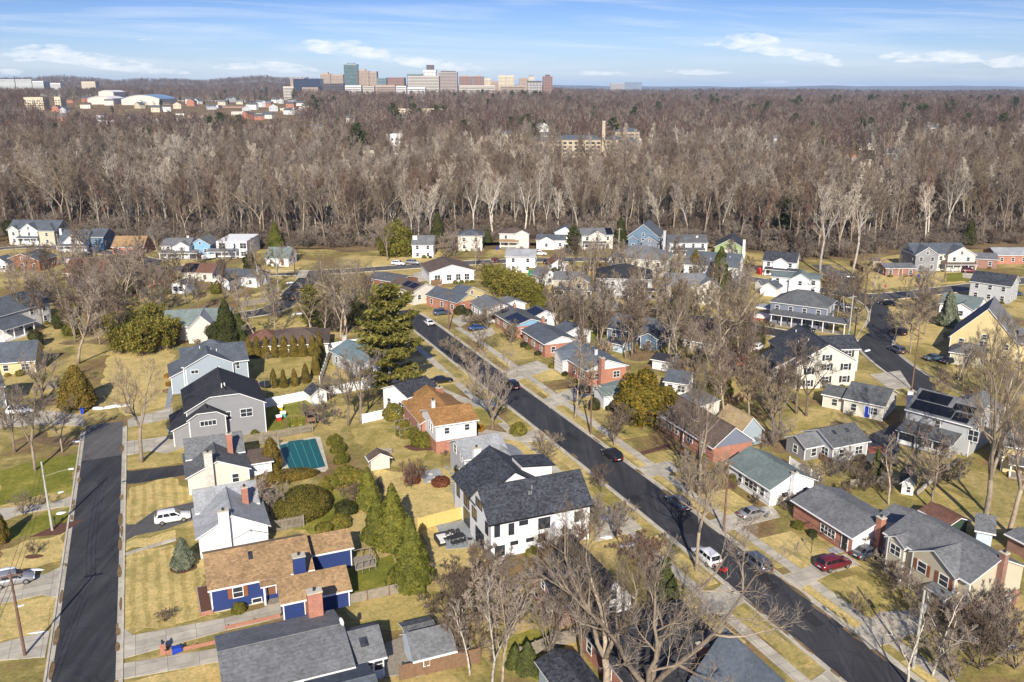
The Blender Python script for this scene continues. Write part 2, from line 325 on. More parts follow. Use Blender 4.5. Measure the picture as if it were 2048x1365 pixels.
def roof_polys(b,o=.4,g=.35):
    x0,x1,y0,y1,ze,rf,p=b['x0'],b['x1'],b['y0'],b['y1'],b['ze'],b['roof'],b['pitch']
    o=b.get('o',o); g=b.get('g',g); t=.15
    W,D=x1-x0,y1-y0; e=ze+t-p*o; xm=(x0+x1)/2; ym=(y0+y1)/2; P={}
    if rf=='x':
        r=ze+t+p*D/2
        P['f']=[(x0-g,y0-o,e),(x1+g,y0-o,e),(x1+g,ym,r),(x0-g,ym,r)]; P['b']=[(x1+g,y1+o,e),(x0-g,y1+o,e),(x0-g,ym,r),(x1+g,ym,r)]
    elif rf=='y':
        r=ze+t+p*W/2
        P['l']=[(x0-o,y1+g,e),(x0-o,y0-g,e),(xm,y0-g,r),(xm,y1+g,r)]; P['r']=[(x1+o,y0-g,e),(x1+o,y1+g,e),(xm,y1+g,r),(xm,y0-g,r)]
    elif rf=='yc':
        c=b.get('clip',.38); r=ze+t+p*W/2; dr=c*W/2; zc=r-p*dr
        P['l']=[(x0-o,y1+g,e),(x0-o,y0-g,e),(xm-dr,y0-g,zc),(xm,y0-g+dr,r),(xm,y1+g,r)]; P['r']=[(x1+o,y0-g,e),(x1+o,y1+g,e),(xm,y1+g,r),(xm,y0-g+dr,r),(xm+dr,y0-g,zc)]
        P['f']=[(xm-dr,y0-g,zc),(xm+dr,y0-g,zc),(xm,y0-g+dr,r)]
    elif rf=='h':
        k=min(W,D)/2; r=ze+t+p*k
        if W>=D:
            a,c=(x0+k,ym,r),(x1-k,ym,r)
            P['f']=[(x0-o,y0-o,e),(x1+o,y0-o,e),c,a]; P['b']=[(x1+o,y1+o,e),(x0-o,y1+o,e),a,c]; P['r']=[(x1+o,y0-o,e),(x1+o,y1+o,e),c]; P['l']=[(x0-o,y1+o,e),(x0-o,y0-o,e),a]
        else:
            a,c=(xm,y0+k,r),(xm,y1-k,r)
            P['f']=[(x0-o,y0-o,e),(x1+o,y0-o,e),a]; P['b']=[(x1+o,y1+o,e),(x0-o,y1+o,e),c]; P['r']=[(x1+o,y0-o,e),(x1+o,y1+o,e),c,a]; P['l']=[(x0-o,y1+o,e),(x0-o,y0-o,e),a,c]
    elif rf=='s': P['f']=[(x0-g,y0-o,e),(x1+g,y0-o,e),(x1+g,y1,ze+t+p*D),(x0-g,y1,ze+t+p*D)]
    elif rf=='sl': P['l']=[(x0-o,y1+g,e),(x0-o,y0-g,e),(x1,y0-g,ze+t+p*W),(x1,y1+g,ze+t+p*W)]
    elif rf=='sr': P['r']=[(x1+o,y0-g,e),(x1+o,y1+g,e),(x0,y1+g,ze+t+p*W),(x0,y0-g,ze+t+p*W)]
    elif rf=='f': P['f']=[(x0+.25,y0+.25,ze+.1),(x1-.25,y0+.25,ze+.1),(x1-.25,y1-.25,ze+.1),(x0+.25,y1-.25,ze+.1)]
    return P
_win={}
def win_mesh(w,h,style,near,rail=True):
    k=(round(w,2),round(h,2),style,near,rail)
    if k in _win: return _win[k]
    fm={'w':'trim','k':'black_trim'}[style]; t=.09 if style=='w' else .07
    a=MB(); d0,d1=-.07,.0
    a.box(-w/2-t,w/2+t,d0,d1,-t,0); a.box(-w/2-t,w/2+t,d0,d1,h,h+t); a.box(-w/2-t,-w/2,d0,d1,0,h); a.box(w/2,w/2+t,d0,d1,0,h)
    if rail: 
        if style=='w' and h>.8: a.box(-w/2,w/2,d0+.015,d1,h/2-.03,h/2+.03)
        if w>1.25: a.box(-.035,.035,d0+.02,d1,0,h)
        if w>2.2:
            for x in(-w/4,w/4): a.box(x-.035,x+.035,d0+.02,d1,0,h)
    p=MB()
    p.poly([(-w/2,-.025,0),(w/2,-.025,0),(w/2,-.025,h),(-w/2,-.025,h)])
    if near: _win[k]=(a.mesh('window_frame',[fm]),p.mesh('window_pane',['glass']))
    else:
        a.poly([(-w/2,-.025,0),(w/2,-.025,0),(w/2,-.025,h),(-w/2,-.025,h)],1); _win[k]=(a.mesh('window_whole',[fm,'glass']),None)
    return _win[k]
FACE={'f':(0,-1,0.0),'r':(1,0,math.pi/2),'l':(-1,0,-math.pi/2),'b':(0,1,math.pi)}
def obj(name,me,parent,loc=(0,0,0),rz=0,rx=0,ry=0):
    o=bpy.data.objects.new(name,me); C.objects.link(o); o.parent=parent; o.location=loc; o.rotation_euler=(rx,ry,rz); return o
class House:
    def __init__(s,name,label,cat,nick,A,B,ze,W,roof,rp,wall,rf,ext=(),ch=(),win='auto',st=1,door=None,base=None,porch=None,sol=(),vents=0,style='w',shut=None,trim=True,wh=1.25,ww=.95,ang=None,group=None,step=3.3,free=False,gap=None):
        a=G(*A,ze); b=G(*B,ze); an=math.atan2(b[1]-a[1],b[0]-a[0])
        an=an if free else snap(an)
        if ang is not None: an=ang
        s.an=an; c,sn=math.cos(an),math.sin(an); s.c,s.sn=c,sn
        Lx=(b[0]-a[0])*c+(b[1]-a[1])*sn
        # keep the pixel midpoint when snapping
        mx,my=(a[0]+b[0])/2,(a[1]+b[1])/2
        s.o=(mx-c*Lx/2,my-sn*Lx/2); s.L=Lx
        s.root=empty(name,(s.o[0],s.o[1],TZ(*s.o)),an); tag(s.root,label,cat,group); s.nick=nick
        s.dist=math.dist(s.o,(0,0)); s.near=s.dist<215
        s.style=style; s.blocks=[]; s.shut=shut; s.trim=trim
        s.add(0,Lx,0,W,ze,roof,rp,wall,rf)
        for e in ext:
            kw=e[-1] if isinstance(e[-1],dict) else {}
            e=e[:-1] if kw else e
            if e[0]=='m': s.add(*e[1:],**kw)
            else:
                _,A2,B2,ze2,W2,ro,rp2,wa,r2=e
                p=s.loc(G(*A2,ze2)); q=s.loc(G(*B2,ze2)); y=(p[1]+q[1])/2
                if abs(q[0]-p[0])>=abs(q[1]-p[1]): s.add(p[0],q[0],y,y+W2,ze2,ro,rp2,wa,r2,**kw)
                else: x=(p[0]+q[0])/2; s.add(x,x+W2,min(p[1],q[1]),max(p[1],q[1]),ze2,ro,rp2,wa,r2,**kw)
        s.base=base; s.make()
        if win=='auto': s.auto(range(len(s.blocks)),st,door,wh,ww,step)
        elif isinstance(win,list):
            for w in win: s.window(*w)
        for q in ch: s.chimney(*q)
        for q in sol: s.panel(*q)
        for i in range(vents): s.vent(i)
        if porch:
            for pq in (porch if isinstance(porch,list) else [porch]): s.porch(*pq)
        for bk in s.blocks: FOOT.append((s.o[0],s.o[1],an,bk['x0'],bk['x1'],bk['y0'],bk['y1']))
        HLIST.append(s); HOUSES.append((nick,s.wp(Lx/2,W/2),max(Lx,W)/2))
    def loc(s,p): dx,dy=p[0]-s.o[0],p[1]-s.o[1]; return (dx*s.c+dy*s.sn,-dx*s.sn+dy*s.c)
    def wp(s,x,y): return (s.o[0]+x*s.c-y*s.sn,s.o[1]+x*s.sn+y*s.c)
    def add(s,x0,x1,y0,y1,ze,roof,pitch,wall,rf,**kw):
        if x1<x0: x0,x1=x1,x0
        j=.004*len(s.blocks)
        if isinstance(pitch,tuple):
            best=(1e9,.5)
            for k in range(8,200):
                p=k/120
                if roof=='x': q=s.wp((x0+x1)/2,(y0+y1)/2); z=ze+.15+p*(y1-y0)/2
                elif roof in('y','yc'):
                    q=s.wp((x0+x1)/2,y0-.3); z=ze+.15+p*(x1-x0)/2
                else: q=s.wp((x0+x1)/2,(y0+y1)/2); z=ze+.15+p*min(x1-x0,y1-y0)/2
                if roof=='x':
                    # ridge is a line: take the height where its picture row at that column fits
                    d=1e9
                    for xx in (x0,(x0+x1)/2,x1):
                        q2=s.wp(xx,(y0+y1)/2); e=PX(q2[0],q2[1],z)
                        d=min(d,abs(e[1]-pitch[1])+.25*abs(e[0]-pitch[0]))
                else: e=PX(q[0],q[1],z); d=abs(e[1]-pitch[1])
                if d<best[0]: best=(d,p)
            pitch=min(1.3,max(.12,best[1]))
        b=dict(x0=x0+j,x1=x1-j*.7,y0=y0+j,y1=y1-j,ze=ze+j,roof=roof,pitch=pitch,wall=wall,rf=rf); b.update(kw); s.blocks.append(b)
    def make(s):
        s.roofs=[]; s.walls=[]
        for i,b in enumerate(s.blocks):
            if b.get('open'):           # open porch / carport: posts instead of walls
                m=MB(); nx=max(2,int((b['x1']-b['x0'])/2.6)+1)
                for k in range(nx):
                    x=b['x0']+.15+(b['x1']-b['x0']-.3)*k/(nx-1); q=MB(); q.box(x-.1,x+.1,b['y0']+.05,b['y0']+.25,.35,b['ze']-.25); q.build('post',['trim'],s.root)
                m.box(b['x0'],b['x1'],b['y0'],b['y1'],0,.35); m.box(b['x0'],b['x1'],b['y0']+.05,b['y0']+.2,b['ze']-.25,b['ze']-.01)
                m.build('porch_frame',['trim'],s.root); s.walls.append(None)
            else:
                m=MB(); wall_block(m,b,0); s.walls.append(m.build('wall',[b['wall']],s.root))
                bs=b.get('base',s.base if i==0 else None)
                if bs:
                    m=MB(); e=.025; m.box(b['x0']-e,b['x1']+e,b['y0']-e,b['y1']+e,0,bs[1]); m.build('brick_base',[bs[0]],s.root)
                if s.trim and s.near and b['wall'] in SIDED and b['wall'] not in('white','bright_white') and s.style=='w':
                    for x in(b['x0'],b['x1']):
                        m=MB(); m.box(x-.07,x+.07,b['y0']-.03,b['y0']+.1,.02,b['ze']-.03); m.build('corner_board',['trim'],s.root)
            P=roof_polys(b); m=MB()
            for k,p in P.items(): m.slab(p,.14,0,1)
            s.roofs.append(m.build('roof',[b['rf'],'black_trim' if s.style=='k' else 'trim'],s.root))
            if b['roof'] in('x','y','yc') and s.near:
                # ridge cap
                r=MB()
                if b['roof']=='x':
                    z=b['ze']+.17+b['pitch']*(b['y1']-b['y0'])/2; y=(b['y0']+b['y1'])/2; r.tube([(b['x0']-.33,y,z),(b['x1']+.33,y,z)],[.09,.09],5)
                else:
                    z=b['ze']+.17+b['pitch']*(b['x1']-b['x0'])/2; x=(b['x0']+b['x1'])/2; r.tube([(x,b['y0']-.3,z),(x,b['y1']+.3,z)],[.09,.09],5)
                r.build('ridge_cap',[b['rf']],s.roofs[-1])
            if s.near and b['roof'] in('x','s','h') and not b.get('open'):
                p=P['f']; g=MB(); z=p[0][2]-.08; g.box(p[0][0],p[1][0],p[0][1]-.11,p[0][1]-.005,z-.08,z+.05); g.build('gutter',['black_trim' if s.style=='k' else 'trim'],s.roofs[-1])
    def covered(s,i,x,y,z):
        for k,b in enumerate(s.blocks):
            if k!=i and b['x0']-.1<x<b['x1']+.1 and b['y0']-.1<y<b['y1']+.1 and (z<b['ze']+.2 and not b.get('open')): return True
            if k!=i and b.get('open') and b['x0']-.1<x<b['x1']+.1 and b['y0']-.1<y<b['y1']+.1 and z>b['ze']-.1 and z<b['ze']+.9: return True
        return False
    def facelen(s,b,f): return (b['x1']-b['x0']) if f in'fb' else (b['y1']-b['y0'])
    def place(s,i,f,u,z,e=.03):
        b=s.blocks[i]; nx,ny,rz=FACE[f]
        if f=='f': x,y=b['x0']+u,b['y0']-e
        elif f=='b': x,y=b['x1']-u,b['y1']+e
        elif f=='r': x,y=b['x1']+e,b['y0']+u
        else: x,y=b['x0']-e,b['y1']-u
        return x,y,rz
    def faces_cam(s,f):
        nx,ny,_=FACE[f]; wx,wy=nx*s.c-ny*s.sn,nx*s.sn+ny*s.c
        p=s.wp(s.L/2,0); d=math.hypot(*p); return (-p[0]*wx-p[1]*wy)/d
    def window(s,i,f,u,z,w,h,style=None,shut=None):
        style=style or s.style; x,y,rz=s.place(i,f,u,z)
        fm,pm=win_mesh(w,h,style,s.near); o=obj('window',fm,s.root,(x,y,z),rz)
        if pm: obj('pane',pm,o)
        sh=shut or s.shut
        if sh and w<1.7:
            m=MB(); m.box(-w/2-.58,-w/2-.12,-.06,-.001,-.05,h+.05); m.box(w/2+.12,w/2+.58,-.06,-.001,-.05,h+.05)
            if s.near: m.build('shutter',[sh],o)
        return o
    def door(s,i,f,u,mat='door_wood',z=.25,w=1.0,h=2.1):
        x,y,rz=s.place(i,f,u,z); m=MB()
        m.box(-w/2,w/2,-.05,0,0,h,0); m.box(-w/2-.1,-w/2,-.08,0,0,h+.1,1); m.box(w/2,w/2+.1,-.08,0,0,h+.1,1); m.box(-w/2,w/2,-.08,0,h,h+.1,1); m.box(w/2-.16,w/2-.1,-.1,-.05,1.0,1.06,1)
        o=m.build('door',[mat,'trim'],s.root); o.location=(x,y,z); o.rotation_euler[2]=rz
    def auto(s,idx,st,door,wh,ww,step):
        for i in idx:
            b=s.blocks[i]
            if b.get('open') or b.get('nowin'): continue
            for f in 'frl':
                if s.faces_cam(f)<-.12: continue
                Lf=s.facelen(b,f)
                if Lf<1.6: continue
                n=max(1,int(Lf/step)); ns=b.get('st',max(1,min(st,int((b['ze']+.5)/2.5))))
                for k in range(n):
                    u=(k+.5)*Lf/n
                    for t in range(ns):
                        z=b.get('zb',0)+ (b['ze']-ns*2.6)*.5 +.75+2.6*t
                        z=max(.5,min(z,b['ze']-wh-.2)); x,y,rz=s.place(i,f,u,z,.2)
                        if s.covered(i,x,y,z+.6): continue
                        if door==f and t==0 and k==n//2 and i==0: s.door(i,f,u); continue
                        s.window(i,f,u,z,ww if (k%2==0 or not s.near) else ww*1.5,wh)
                gab=(f=='f' and b['roof']=='y') or (f in'lr' and b['roof']=='x')
                rise=b['pitch']*Lf/2
                if gab and rise>1.9 and Lf>4:
                    z=b['ze']+.15; x,y,rz=s.place(i,f,Lf/2,z,.2)
                    if not s.covered(i,x,y,z+.5): s.window(i,f,Lf/2,z,.8,min(1.1,rise*.42))
    def plane(s,i,side):
        P=roof_polys(s.blocks[i]); p=[Vector(q) for q in P[side]]; return p if len(p)==4 else [p[0],p[1],p[2],p[2]]
    def onroof(s,i,side,u,v,up=0.0):
        p=s.plane(i,side); a=p[0].lerp(p[1],u); b=p[3].lerp(p[2],u); n=(p[1]-p[0]).cross(p[3]-p[0]).normalized(); return a.lerp(b,v)+n*up
    def panel(s,i,side,u0,u1,v0,v1,mat='solar',name='solar_panel',th=.09):
        m=MB(); q=[s.onroof(i,side,u,v,th) for u,v in((u0,v0),(u1,v0),(u1,v1),(u0,v1))]; q2=[s.onroof(i,side,u,v,.0) for u,v in((u0,v0),(u1,v0),(u1,v1),(u0,v1))]
        m.poly(q,0)
        for k in range(4): l=(k+1)%4; m.poly([q2[k],q2[l],q[l],q[k]],1)
        m.build(name,[mat,'metal_dark'],s.roofs[i])
    def skylight(s,i,side,u,v,du=.05,dv=.12):
        s.panel(i,side,u,u+du,v,v+dv,'glass','skylight',.12)
    def vent(s,k):
        rs=random.Random(hash(s.nick)%999+k if False else len(HOUSES)*7+k)
        i=0; sides=[x for x in roof_polys(s.blocks[i])]; sd=max(sides,key=lambda f:s.faces_cam(f)) 
        p=s.onroof(i,sd,rs.uniform(.15,.85),rs.uniform(.45,.88)); m=MB(); m.tube([tuple(p),(p.x,p.y,p.z+.5)],[.09,.09],6); m.build('vent_pipe',['trim' if s.style=='w' else 'galv'],s.roofs[i])
    def chimney(s,px,py,zt,w=.9,d=.7,mat='brick',z0=0):
        p=s.loc(G(px,py,zt)); m=MB(); m.box(p[0]-w/2,p[0]+w/2,p[1]-d/2,p[1]+d/2,z0,zt); m.box(p[0]-w/2-.07,p[0]+w/2+.07,p[1]-d/2-.07,p[1]+d/2+.07,zt,zt+.12,1)
        m.tube([(p[0],p[1],zt+.12),(p[0],p[1],zt+.45)],[.16,.14],7,2); m.build('chimney',[mat,'concrete','metal_dark'],s.roofs[0])
    def chimney_at(s,x,y,zt,w,d,mat): q=s.wp(x,y); p=PX(q[0],q[1],zt); s.chimney(p[0],p[1],zt,w,d,mat)
    def porch(s,i,f,u0,u1,d,h,rf,walled=None):
        b=s.blocks[i]; x0,y0,rz=s.place(i,f,(u0+u1)/2,0,0)
        r=empty('porch',(x0,y0,0),rz); r.parent=s.root; w=u1-u0
        m=MB(); m.slab([(-w/2-.3,-d-.3,h),(w/2+.3,-d-.3,h),(w/2+.3,-.01,h+.3*d),(-w/2-.3,-.01,h+.3*d)],.14,0,1); m.build('porch_roof',[rf,'trim'],r)
        n=max(2,int(w/2.5)+1)
        for k in range(n):
            m=MB(); x=-w/2+.12+(w-.24)*k/(n-1); m.box(x-.1,x+.1,-d,-d+.2,.3,h-.16); m.build('post',['trim'],r)
        m=MB(); m.box(-w/2,w/2,-d,-.02,0,.3); m.build('porch_floor',['wood_grey'],r)
        if walled:
            m=MB(); m.box(-w/2+.02,w/2-.02,-d+.04,-d+.1,.3,1.0); m.build('railing',['trim'],r)
            m=MB(); m.poly([(-w/2,-d+.12,1.0),(w/2,-d+.12,1.0),(w/2,-d+.12,h-.1),(-w/2,-d+.12,h-.1)]); m.build('screen',['glass'],r)
        FOOT.append((*s.wp(*s.loc(s.wp(x0,y0))),s.an+rz,-w/2,w/2,-d,0))
H=House
H=House
# ================================================================ the houses of the photograph
BL='black_trim'
def build_houses():
    # ---- the street on the left
    h=H('detached_house','large two storey grey house with dark clipped gable roofs beside the white fence','house','the big grey house',(373,826),(527,802),5.6,12,'yc',.52,'grey','r_black',
      ext=[('m',.2,6.0,-1.6,3,4.7,'yc',.62,'grey','r_black',{'clip':.55}),('m',-2.4,.2,-1.0,6.5,3.0,'sl',.42,'grey','r_black',{'nowin':1})],win=[(0,'f',9.6,3.4,1.9,1.35),(0,'f',6.6,3.2,.75,1.4),(1,'f',3.0,3.3,2.5,.8)],vents=4)
    h.door(1,'l',2.0)
    h=H('detached_house','two storey pale blue grey house with dark roof and wide front gable','house','the blue grey gabled house',(366,734),(494,719),5.6,11,'x',(420,690),'blue_grey','r_slate',
      ext=[('m',.4,9.2,-.7,5,5.55,'y',.5,'blue_grey','r_slate',{'nowin':1}),('m',-2.4,.1,.5,9,3.6,'sl',.42,'blue_grey','r_slate',{'nowin':1}),('m',2.5,9.5,5,11.3,6.2,'h',.62,'blue_grey','r_slate',{'nowin':1})],win=[(1,'f',1.6,4.2,1.3,.6),(1,'f',6.0,3.6,.6,1.3),(0,'f',10.2,4.0,.6,1.3)],vents=5)
    h=H('cottage','cream one storey house with grey roof and old brick chimney beside the pool','house','the cream chimney house',(376,954),(497,937),2.9,9,'y',(432,922),'cream','r_mid',
      ext=[('m',.3,8.4,5.5,11.5,3.6,'x',.62,'cream','r_grey',{'nowin':1}),('m',8.4,12.2,2.2,6.6,2.5,'s',.1,'bright_white','r_brown',{'nowin':1})],win=[(0,'f',6.6,1.0,.9,1.3)],ch=[(457,868,7.0,.8,.7,'brick')]).chimney_at(3.0,-.34,6.4,1.15,.7,'pale_brick')
    h=H('cottage','white one storey house with pale grey roof and tall white chimney','house','the white chimney house',(397,1075),(535,1050),3.1,8.2,'y',(461,1031),'bright_white','r_light',
      ext=[('m',.3,8.0,6.2,11.8,3.7,'x',.62,'bright_white','r_light',{'nowin':1}),('m',4.3,8.4,-.25,1.0,1.9,'y',.4,'bright_white','r_light',{'nowin':1,'o':.12,'g':.1})],win=[(0,'f',7.3,.6,.9,.9)],ch=[(488,975,6.6,.8,.7,'brick')]).chimney_at(3.2,-.34,6.3,1.3,.7,'bright_white')
    h=H('ranch_house','navy blue house with tan shingle roofs and a navy chimney','house','the navy house',(420,1171),(625,1143),3.2,8.6,'x',(510,1090),'navy','r_tan',ang=GA,
      ext=[('px',(566,1205),(697,1176),2.35,5.0,'x',(610,1145),'navy','r_tan',{'nowin':1}),('px',(622,1109),(701,1092),3.0,4.2,'x',(650,1066),'navy','r_tan',{'nowin':1})],win=[(0,'f',2.9,1.45,1.05,1.25,'w','shutter_brown'),(0,'f',4.9,.25,1.0,.5)],base=('concrete',.12),ch=[(597,1112,5.6,1.35,1.0,'navy')])
    h.door(0,'f',6.6,'door_wood',.9); h.door(1,'f',2.9,'shutter_brown',.2); h.skylight(0,'f',.41,.62,.04,.22)
    h.porch(0,'f',5.6,8.6,1.2,2.9,'r_tan')
    h=H('brick_house','brick house with long grey shingle roof, dish on its gable and a glazed sunroom','house','the long grey roofed brick house',(455,1398),(701,1326),3.4,9.8,'x',(560,1275),'brick','r_grey',ang=GA,
      ext=[('px',(701,1326),(766,1310),2.7,5.6,'x',(715,1259),'light_blue','r_grey',{'nowin':1})],win=[(0,'f',12.2,1.2,1.1,1.5),(0,'f',10.0,1.2,1.5,1.5),(0,'f',7.6,1.2,1.1,1.5)],ch=[(628,1183,6.6,1.5,1.0,'brick')])
    for u in(.7,1.75,2.8): h.window(1,'f',u,1.1,.85,1.35)
    h.skylight(1,'f',.42,.45,.2,.28)
    h=H('brick_house','slate roofed house cut by the bottom edge below the long grey roof','house','the slate roof at the bottom edge',(640,1452),(765,1424),3.0,7,'x',.35,'brick','r_slate',ang=GA)
    h=H('garden_shed','light blue garden shed with grey roof on the wooden deck','shed','the light blue shed',(830,1316),(906,1297),2.3,4.2,'x',(855,1257),'light_blue','r_grey',ext=[('m',.4,3.2,3.4,6.2,2.2,'x',.3,'light_blue','r_mid',{'nowin':1})],win=[(0,'f',1.2,1.1,.6,.6)],trim=False); h.door(0,'f',2.6,'wood_grey',.05,.9,1.95)
    H('garden_shed','small cream shed with brown roof beside the pool hedge','shed','the brown roofed shed',(730,913),(748,919),1.9,3.0,'x',.55,'cream','r_brown',win=None,ang=GA-math.pi/2,trim=False)
    # ---- the modern house and its neighbours on the near side of the diagonal street
    h=H('modern_house','large white modern house with charcoal roof and black framed windows','house','the white modern house',(980,1045),(1180,1005),5.35,7.2,'x',(1060,957),'bright_white','r_char',style='k',
      ext=[('m',.3,11.0,5.5,14.5,5.35,'y',.66,'bright_white','r_char',{'nowin':1}),('m',8.0,12.6,8.6,12.0,7.4,'sr',.12,'bright_white','r_char',{'nowin':1})],vents=3,
      win=[(0,'f',.95,3.15,.65,1.5),(0,'f',2.9,3.05,.65,1.5),(0,'f',4.6,4.1,1.1,.5),(0,'f',7.5,3.0,1.55,1.45),(0,'f',12.2,3.0,.55,1.35),(0,'f',1.3,.35,1.25,1.35),(0,'f',3.3,1.55,.95,.4),(0,'f',5.5,1.55,.95,.4),(0,'f',7.2,1.2,1.0,1.0),(0,'l',1.6,3.1,1.6,1.6),(0,'l',3.6,.3,2.9,2.1),(0,'l',6.2,3.2,.9,1.6),(0,'l',3.4,5.6,2.2,1.1),(1,'l',5.0,.3,2.3,2.2),(1,'l',5.0,3.0,2.0,1.8),(1,'l',1.6,3.0,1.1,1.8)])
    m=MB(); b=h.blocks[0]; m.box(b['x1']-.02,b['x1']+.06,b['y0']-.1,b['y0']-.02,.05,b['ze']-.1); m.box(b['x0']-.04,b['x0']+.04,b['y0']-.1,b['y0']-.02,.05,b['ze']-.1); m.build('downpipe',['black_trim'],h.root)
    h=H('detached_house','pale grey house with light grey roof and white chimney behind the modern house','house','the pale grey house',(931,919),(1012,903),4.3,7.0,'x',(960,873),'pale_grey','r_light',ext=[('m',3.0,9.5,-5.5,3.6,3.2,'y',.5,'pale_grey','r_light',{'nowin':1})],win=[(0,'l',2.6,3.6,1.1,1.3),(0,'l',5.4,3.3,.7,1.0),(0,'l',4,.8,.7,.7)],ch=[(953,896,6.9,1.15,.9,'bright_white')])
    h=H('split_level_house','split level house with orange tan roofs, white siding above red brick','house','the orange roofed house',(871,851),(953,839),5.0,7.4,'x',(905,813),'white','r_orange',base=('brick',2.1),ext=[('m',-.6,8.2,5.8,17,3.4,'y',.55,'brick','r_orange',{'nowin':1})],win=[(0,'f',1.9,3.3,.8,1.0),(0,'f',5.4,3.4,.8,1.0),(0,'l',4.2,3.2,.7,1.4),(0,'l',5.4,3.2,.7,1.4),(1,'l',9.6,.6,.9,1.9)],ch=[(866,802,6.7,.6,.6,'white')],style='w'); h.door(0,'f',5.6,'vinyl',.05,1.1,1.9)
    H('detached_house','white house with black roof standing under the big pine','house','the white house under the pine',(815,795),(874,776),4.4,7,'x',(860,752),'bright_white','r_char',ch=[(879,776,5.6,1.0,.9,'brick')],st=2)
    H('bungalow','bungalow with teal grey roof seen past the big pine','house','the teal roofed bungalow',(724,731),(792,716),3.0,13,'y',(757,707),'pale_grey','r_teal',ch=[(688,672,5.2,.8,.7,'pale_brick')])
    H('garden_shed','small white shed with dark roof in the corner of the white fence','shed','the shed in the white fence corner',(624,790),(653,784),2.1,3,'y',(637,776),'white','r_char',win=None,trim=False)
    # ---- long row on the far side of the diagonal street, far to near
    h=H('brick_house','brick house with grey roof and pale yellow gables at the far end of the row','house','the yellow gabled brick house',(853,590),(915,606),3.1,7.5,'x',(910,580),'brick','r_slate',ext=[('m',3,8,5,14,3.0,'x',.45,'yellow','r_slate')],ch=[(880,570,5.4,.7,.7,'brick')])
    m=MB(); b=h.blocks[0]; rr=b['ze']+b['pitch']*(b['y1']-b['y0'])/2; m.poly([(b['x1']+.03,b['y0']-.2,b['ze']),(b['x1']+.03,b['y1']+.2,b['ze']),(b['x1']+.03,(b['y0']+b['y1'])/2,rr)]); m.build('gable_siding',['yellow'],h.root)
    def gablesiding(h,mat):
        m=MB(); b=h.blocks[0]; rr=b['ze']+b['pitch']*(b['y1']-b['y0'])/2; x=b['x1']+.04
        m.poly([(x,b['y0'],b['ze']-.25),(x,b['y1'],b['ze']-.25),(x,b['y1'],b['ze']),(x,(b['y0']+b['y1'])/2,rr-.02),(x,b['y0'],b['ze'])]); m.build('gable_siding',[mat],h.root)
    h=H('ranch_house','white ranch house with light grey roof in the long row','house','the white ranch in the row',(937,605),(978,623),3.1,8,'x',(985,598),'bright_white','r_grey',ext=[('m',1,6,7,13,2.9,'x',.35,'white','r_grey')],ch=[(1029,609,5.0,.7,.7,'brick')])
    h=H('ranch_house','brick ranch house with bright sky blue gable and black solar panels','house','the blue gabled ranch',(988,627),(1033,652),3.1,8,'x',(1035,625),'brick','r_mid',ext=[('m',1.5,7,7.4,14,3.0,'x',.4,'white','r_mid')],ch=[(1086,636,5.0,.7,.7,'brick')],sol=[(0,'f',.05,.22,.3,.75),(0,'f',.45,.97,.12,.9),(1,'f',.1,.95,.2,.9)]); gablesiding(h,'sky_blue')
    h=H('ranch_house','brick ranch house with dark slate roof and white gable','house','the white gabled brick ranch',(1041,661),(1095,688),3.1,8,'x',(1095,658),'brick','r_slate',ext=[('m',1,6.5,7.6,14.5,3.0,'x',.4,'white','r_slate')]); gablesiding(h,'white')
    h=H('ranch_house','dark red brick ranch house with blue grey roof and tall gable chimney','house','the blue roofed brick ranch',(1109,703),(1177,741),3.3,9,'x',(1170,700),'brick','r_blue',ext=[('m',2,6,-1.3,2,3.25,'y',.6,'white','r_blue',{'nowin':1})],ch=[(1204,716,6.3,1.1,.8,'brick'),(1192,700,6.0,.5,.5,'white',3)],base=('brick',.5)); gablesiding(h,'white')
    h=H('ranch_house','white house with green grey roof half hidden by the magnolia','house','the house behind the magnolia',(1204,772),(1240,796),2.7,8.5,'x',(1240,762),'bright_white','r_green',ext=[('m',1.2,5,-2.2,2,2.6,'y',.45,'white','r_green',{'nowin':1}),('px',(1308,818),(1390,791),2.8,6,'s',.15,'cream','r_grey',{'nowin':1})])
    h=H('ranch_house','brick ranch with brown hipped roof and a sand coloured rear wing','house','the brown roofed ranch',(1319,829),(1432,893),2.8,7.4,'x',(1385,822),'brick','r_brown',ext=[('px',(1433,838),(1477,832),2.7,6.6,'x',(1420,809),'blue_grey','r_sand',{'nowin':1})],ch=[(1407,820,5.1,.7,.7,'bright_white')],win=[(0,'f',2.5,1.0,1.9,1.2),(0,'f',5.0,1.0,.9,1.2),(0,'f',9.0,1.0,1.5,1.2),(0,'f',12.6,1.0,1.5,1.2)],door=None); h.door(0,'f',6.6); gablesiding(h,'slate')
    h=H('ranch_house','white ranch house with plain pale green roof','house','the green roofed ranch',(1458,925),(1541,978),2.8,7.8,'x',(1540,918),'bright_white','r_green',win=[(0,'f',3,.95,.9,1.2),(0,'f',4.6,.95,.9,1.2),(0,'f',6.1,.95,1.9,1.2),(0,'f',8.2,.95,.9,1.2),(0,'r',2.6,1.0,1.2,.8),(0,'r',6.2,1.0,.8,.9)],ch=[(1590,946,4.9,.7,.7,'bright_white')])
    h=H('brick_house','red brick ranch house with plain grey roof and white bay window','house','the red brick ranch',(1589,1001),(1706,1074),2.8,8.2,'x',(1695,1004),'brick','r_grey',ext=[('m',8.5,10.9,6,13,2.7,'x',.4,'dark_brick','r_grey',{'nowin':1})],win=[(0,'r',6.3,1.0,1.1,.8),(0,'f',6.8,.85,2.6,1.15)],ch=[(1763,1036,5.1,.9,.8,'brick')])
    h.door(0,'f',9.9,'metal_dark',.4)
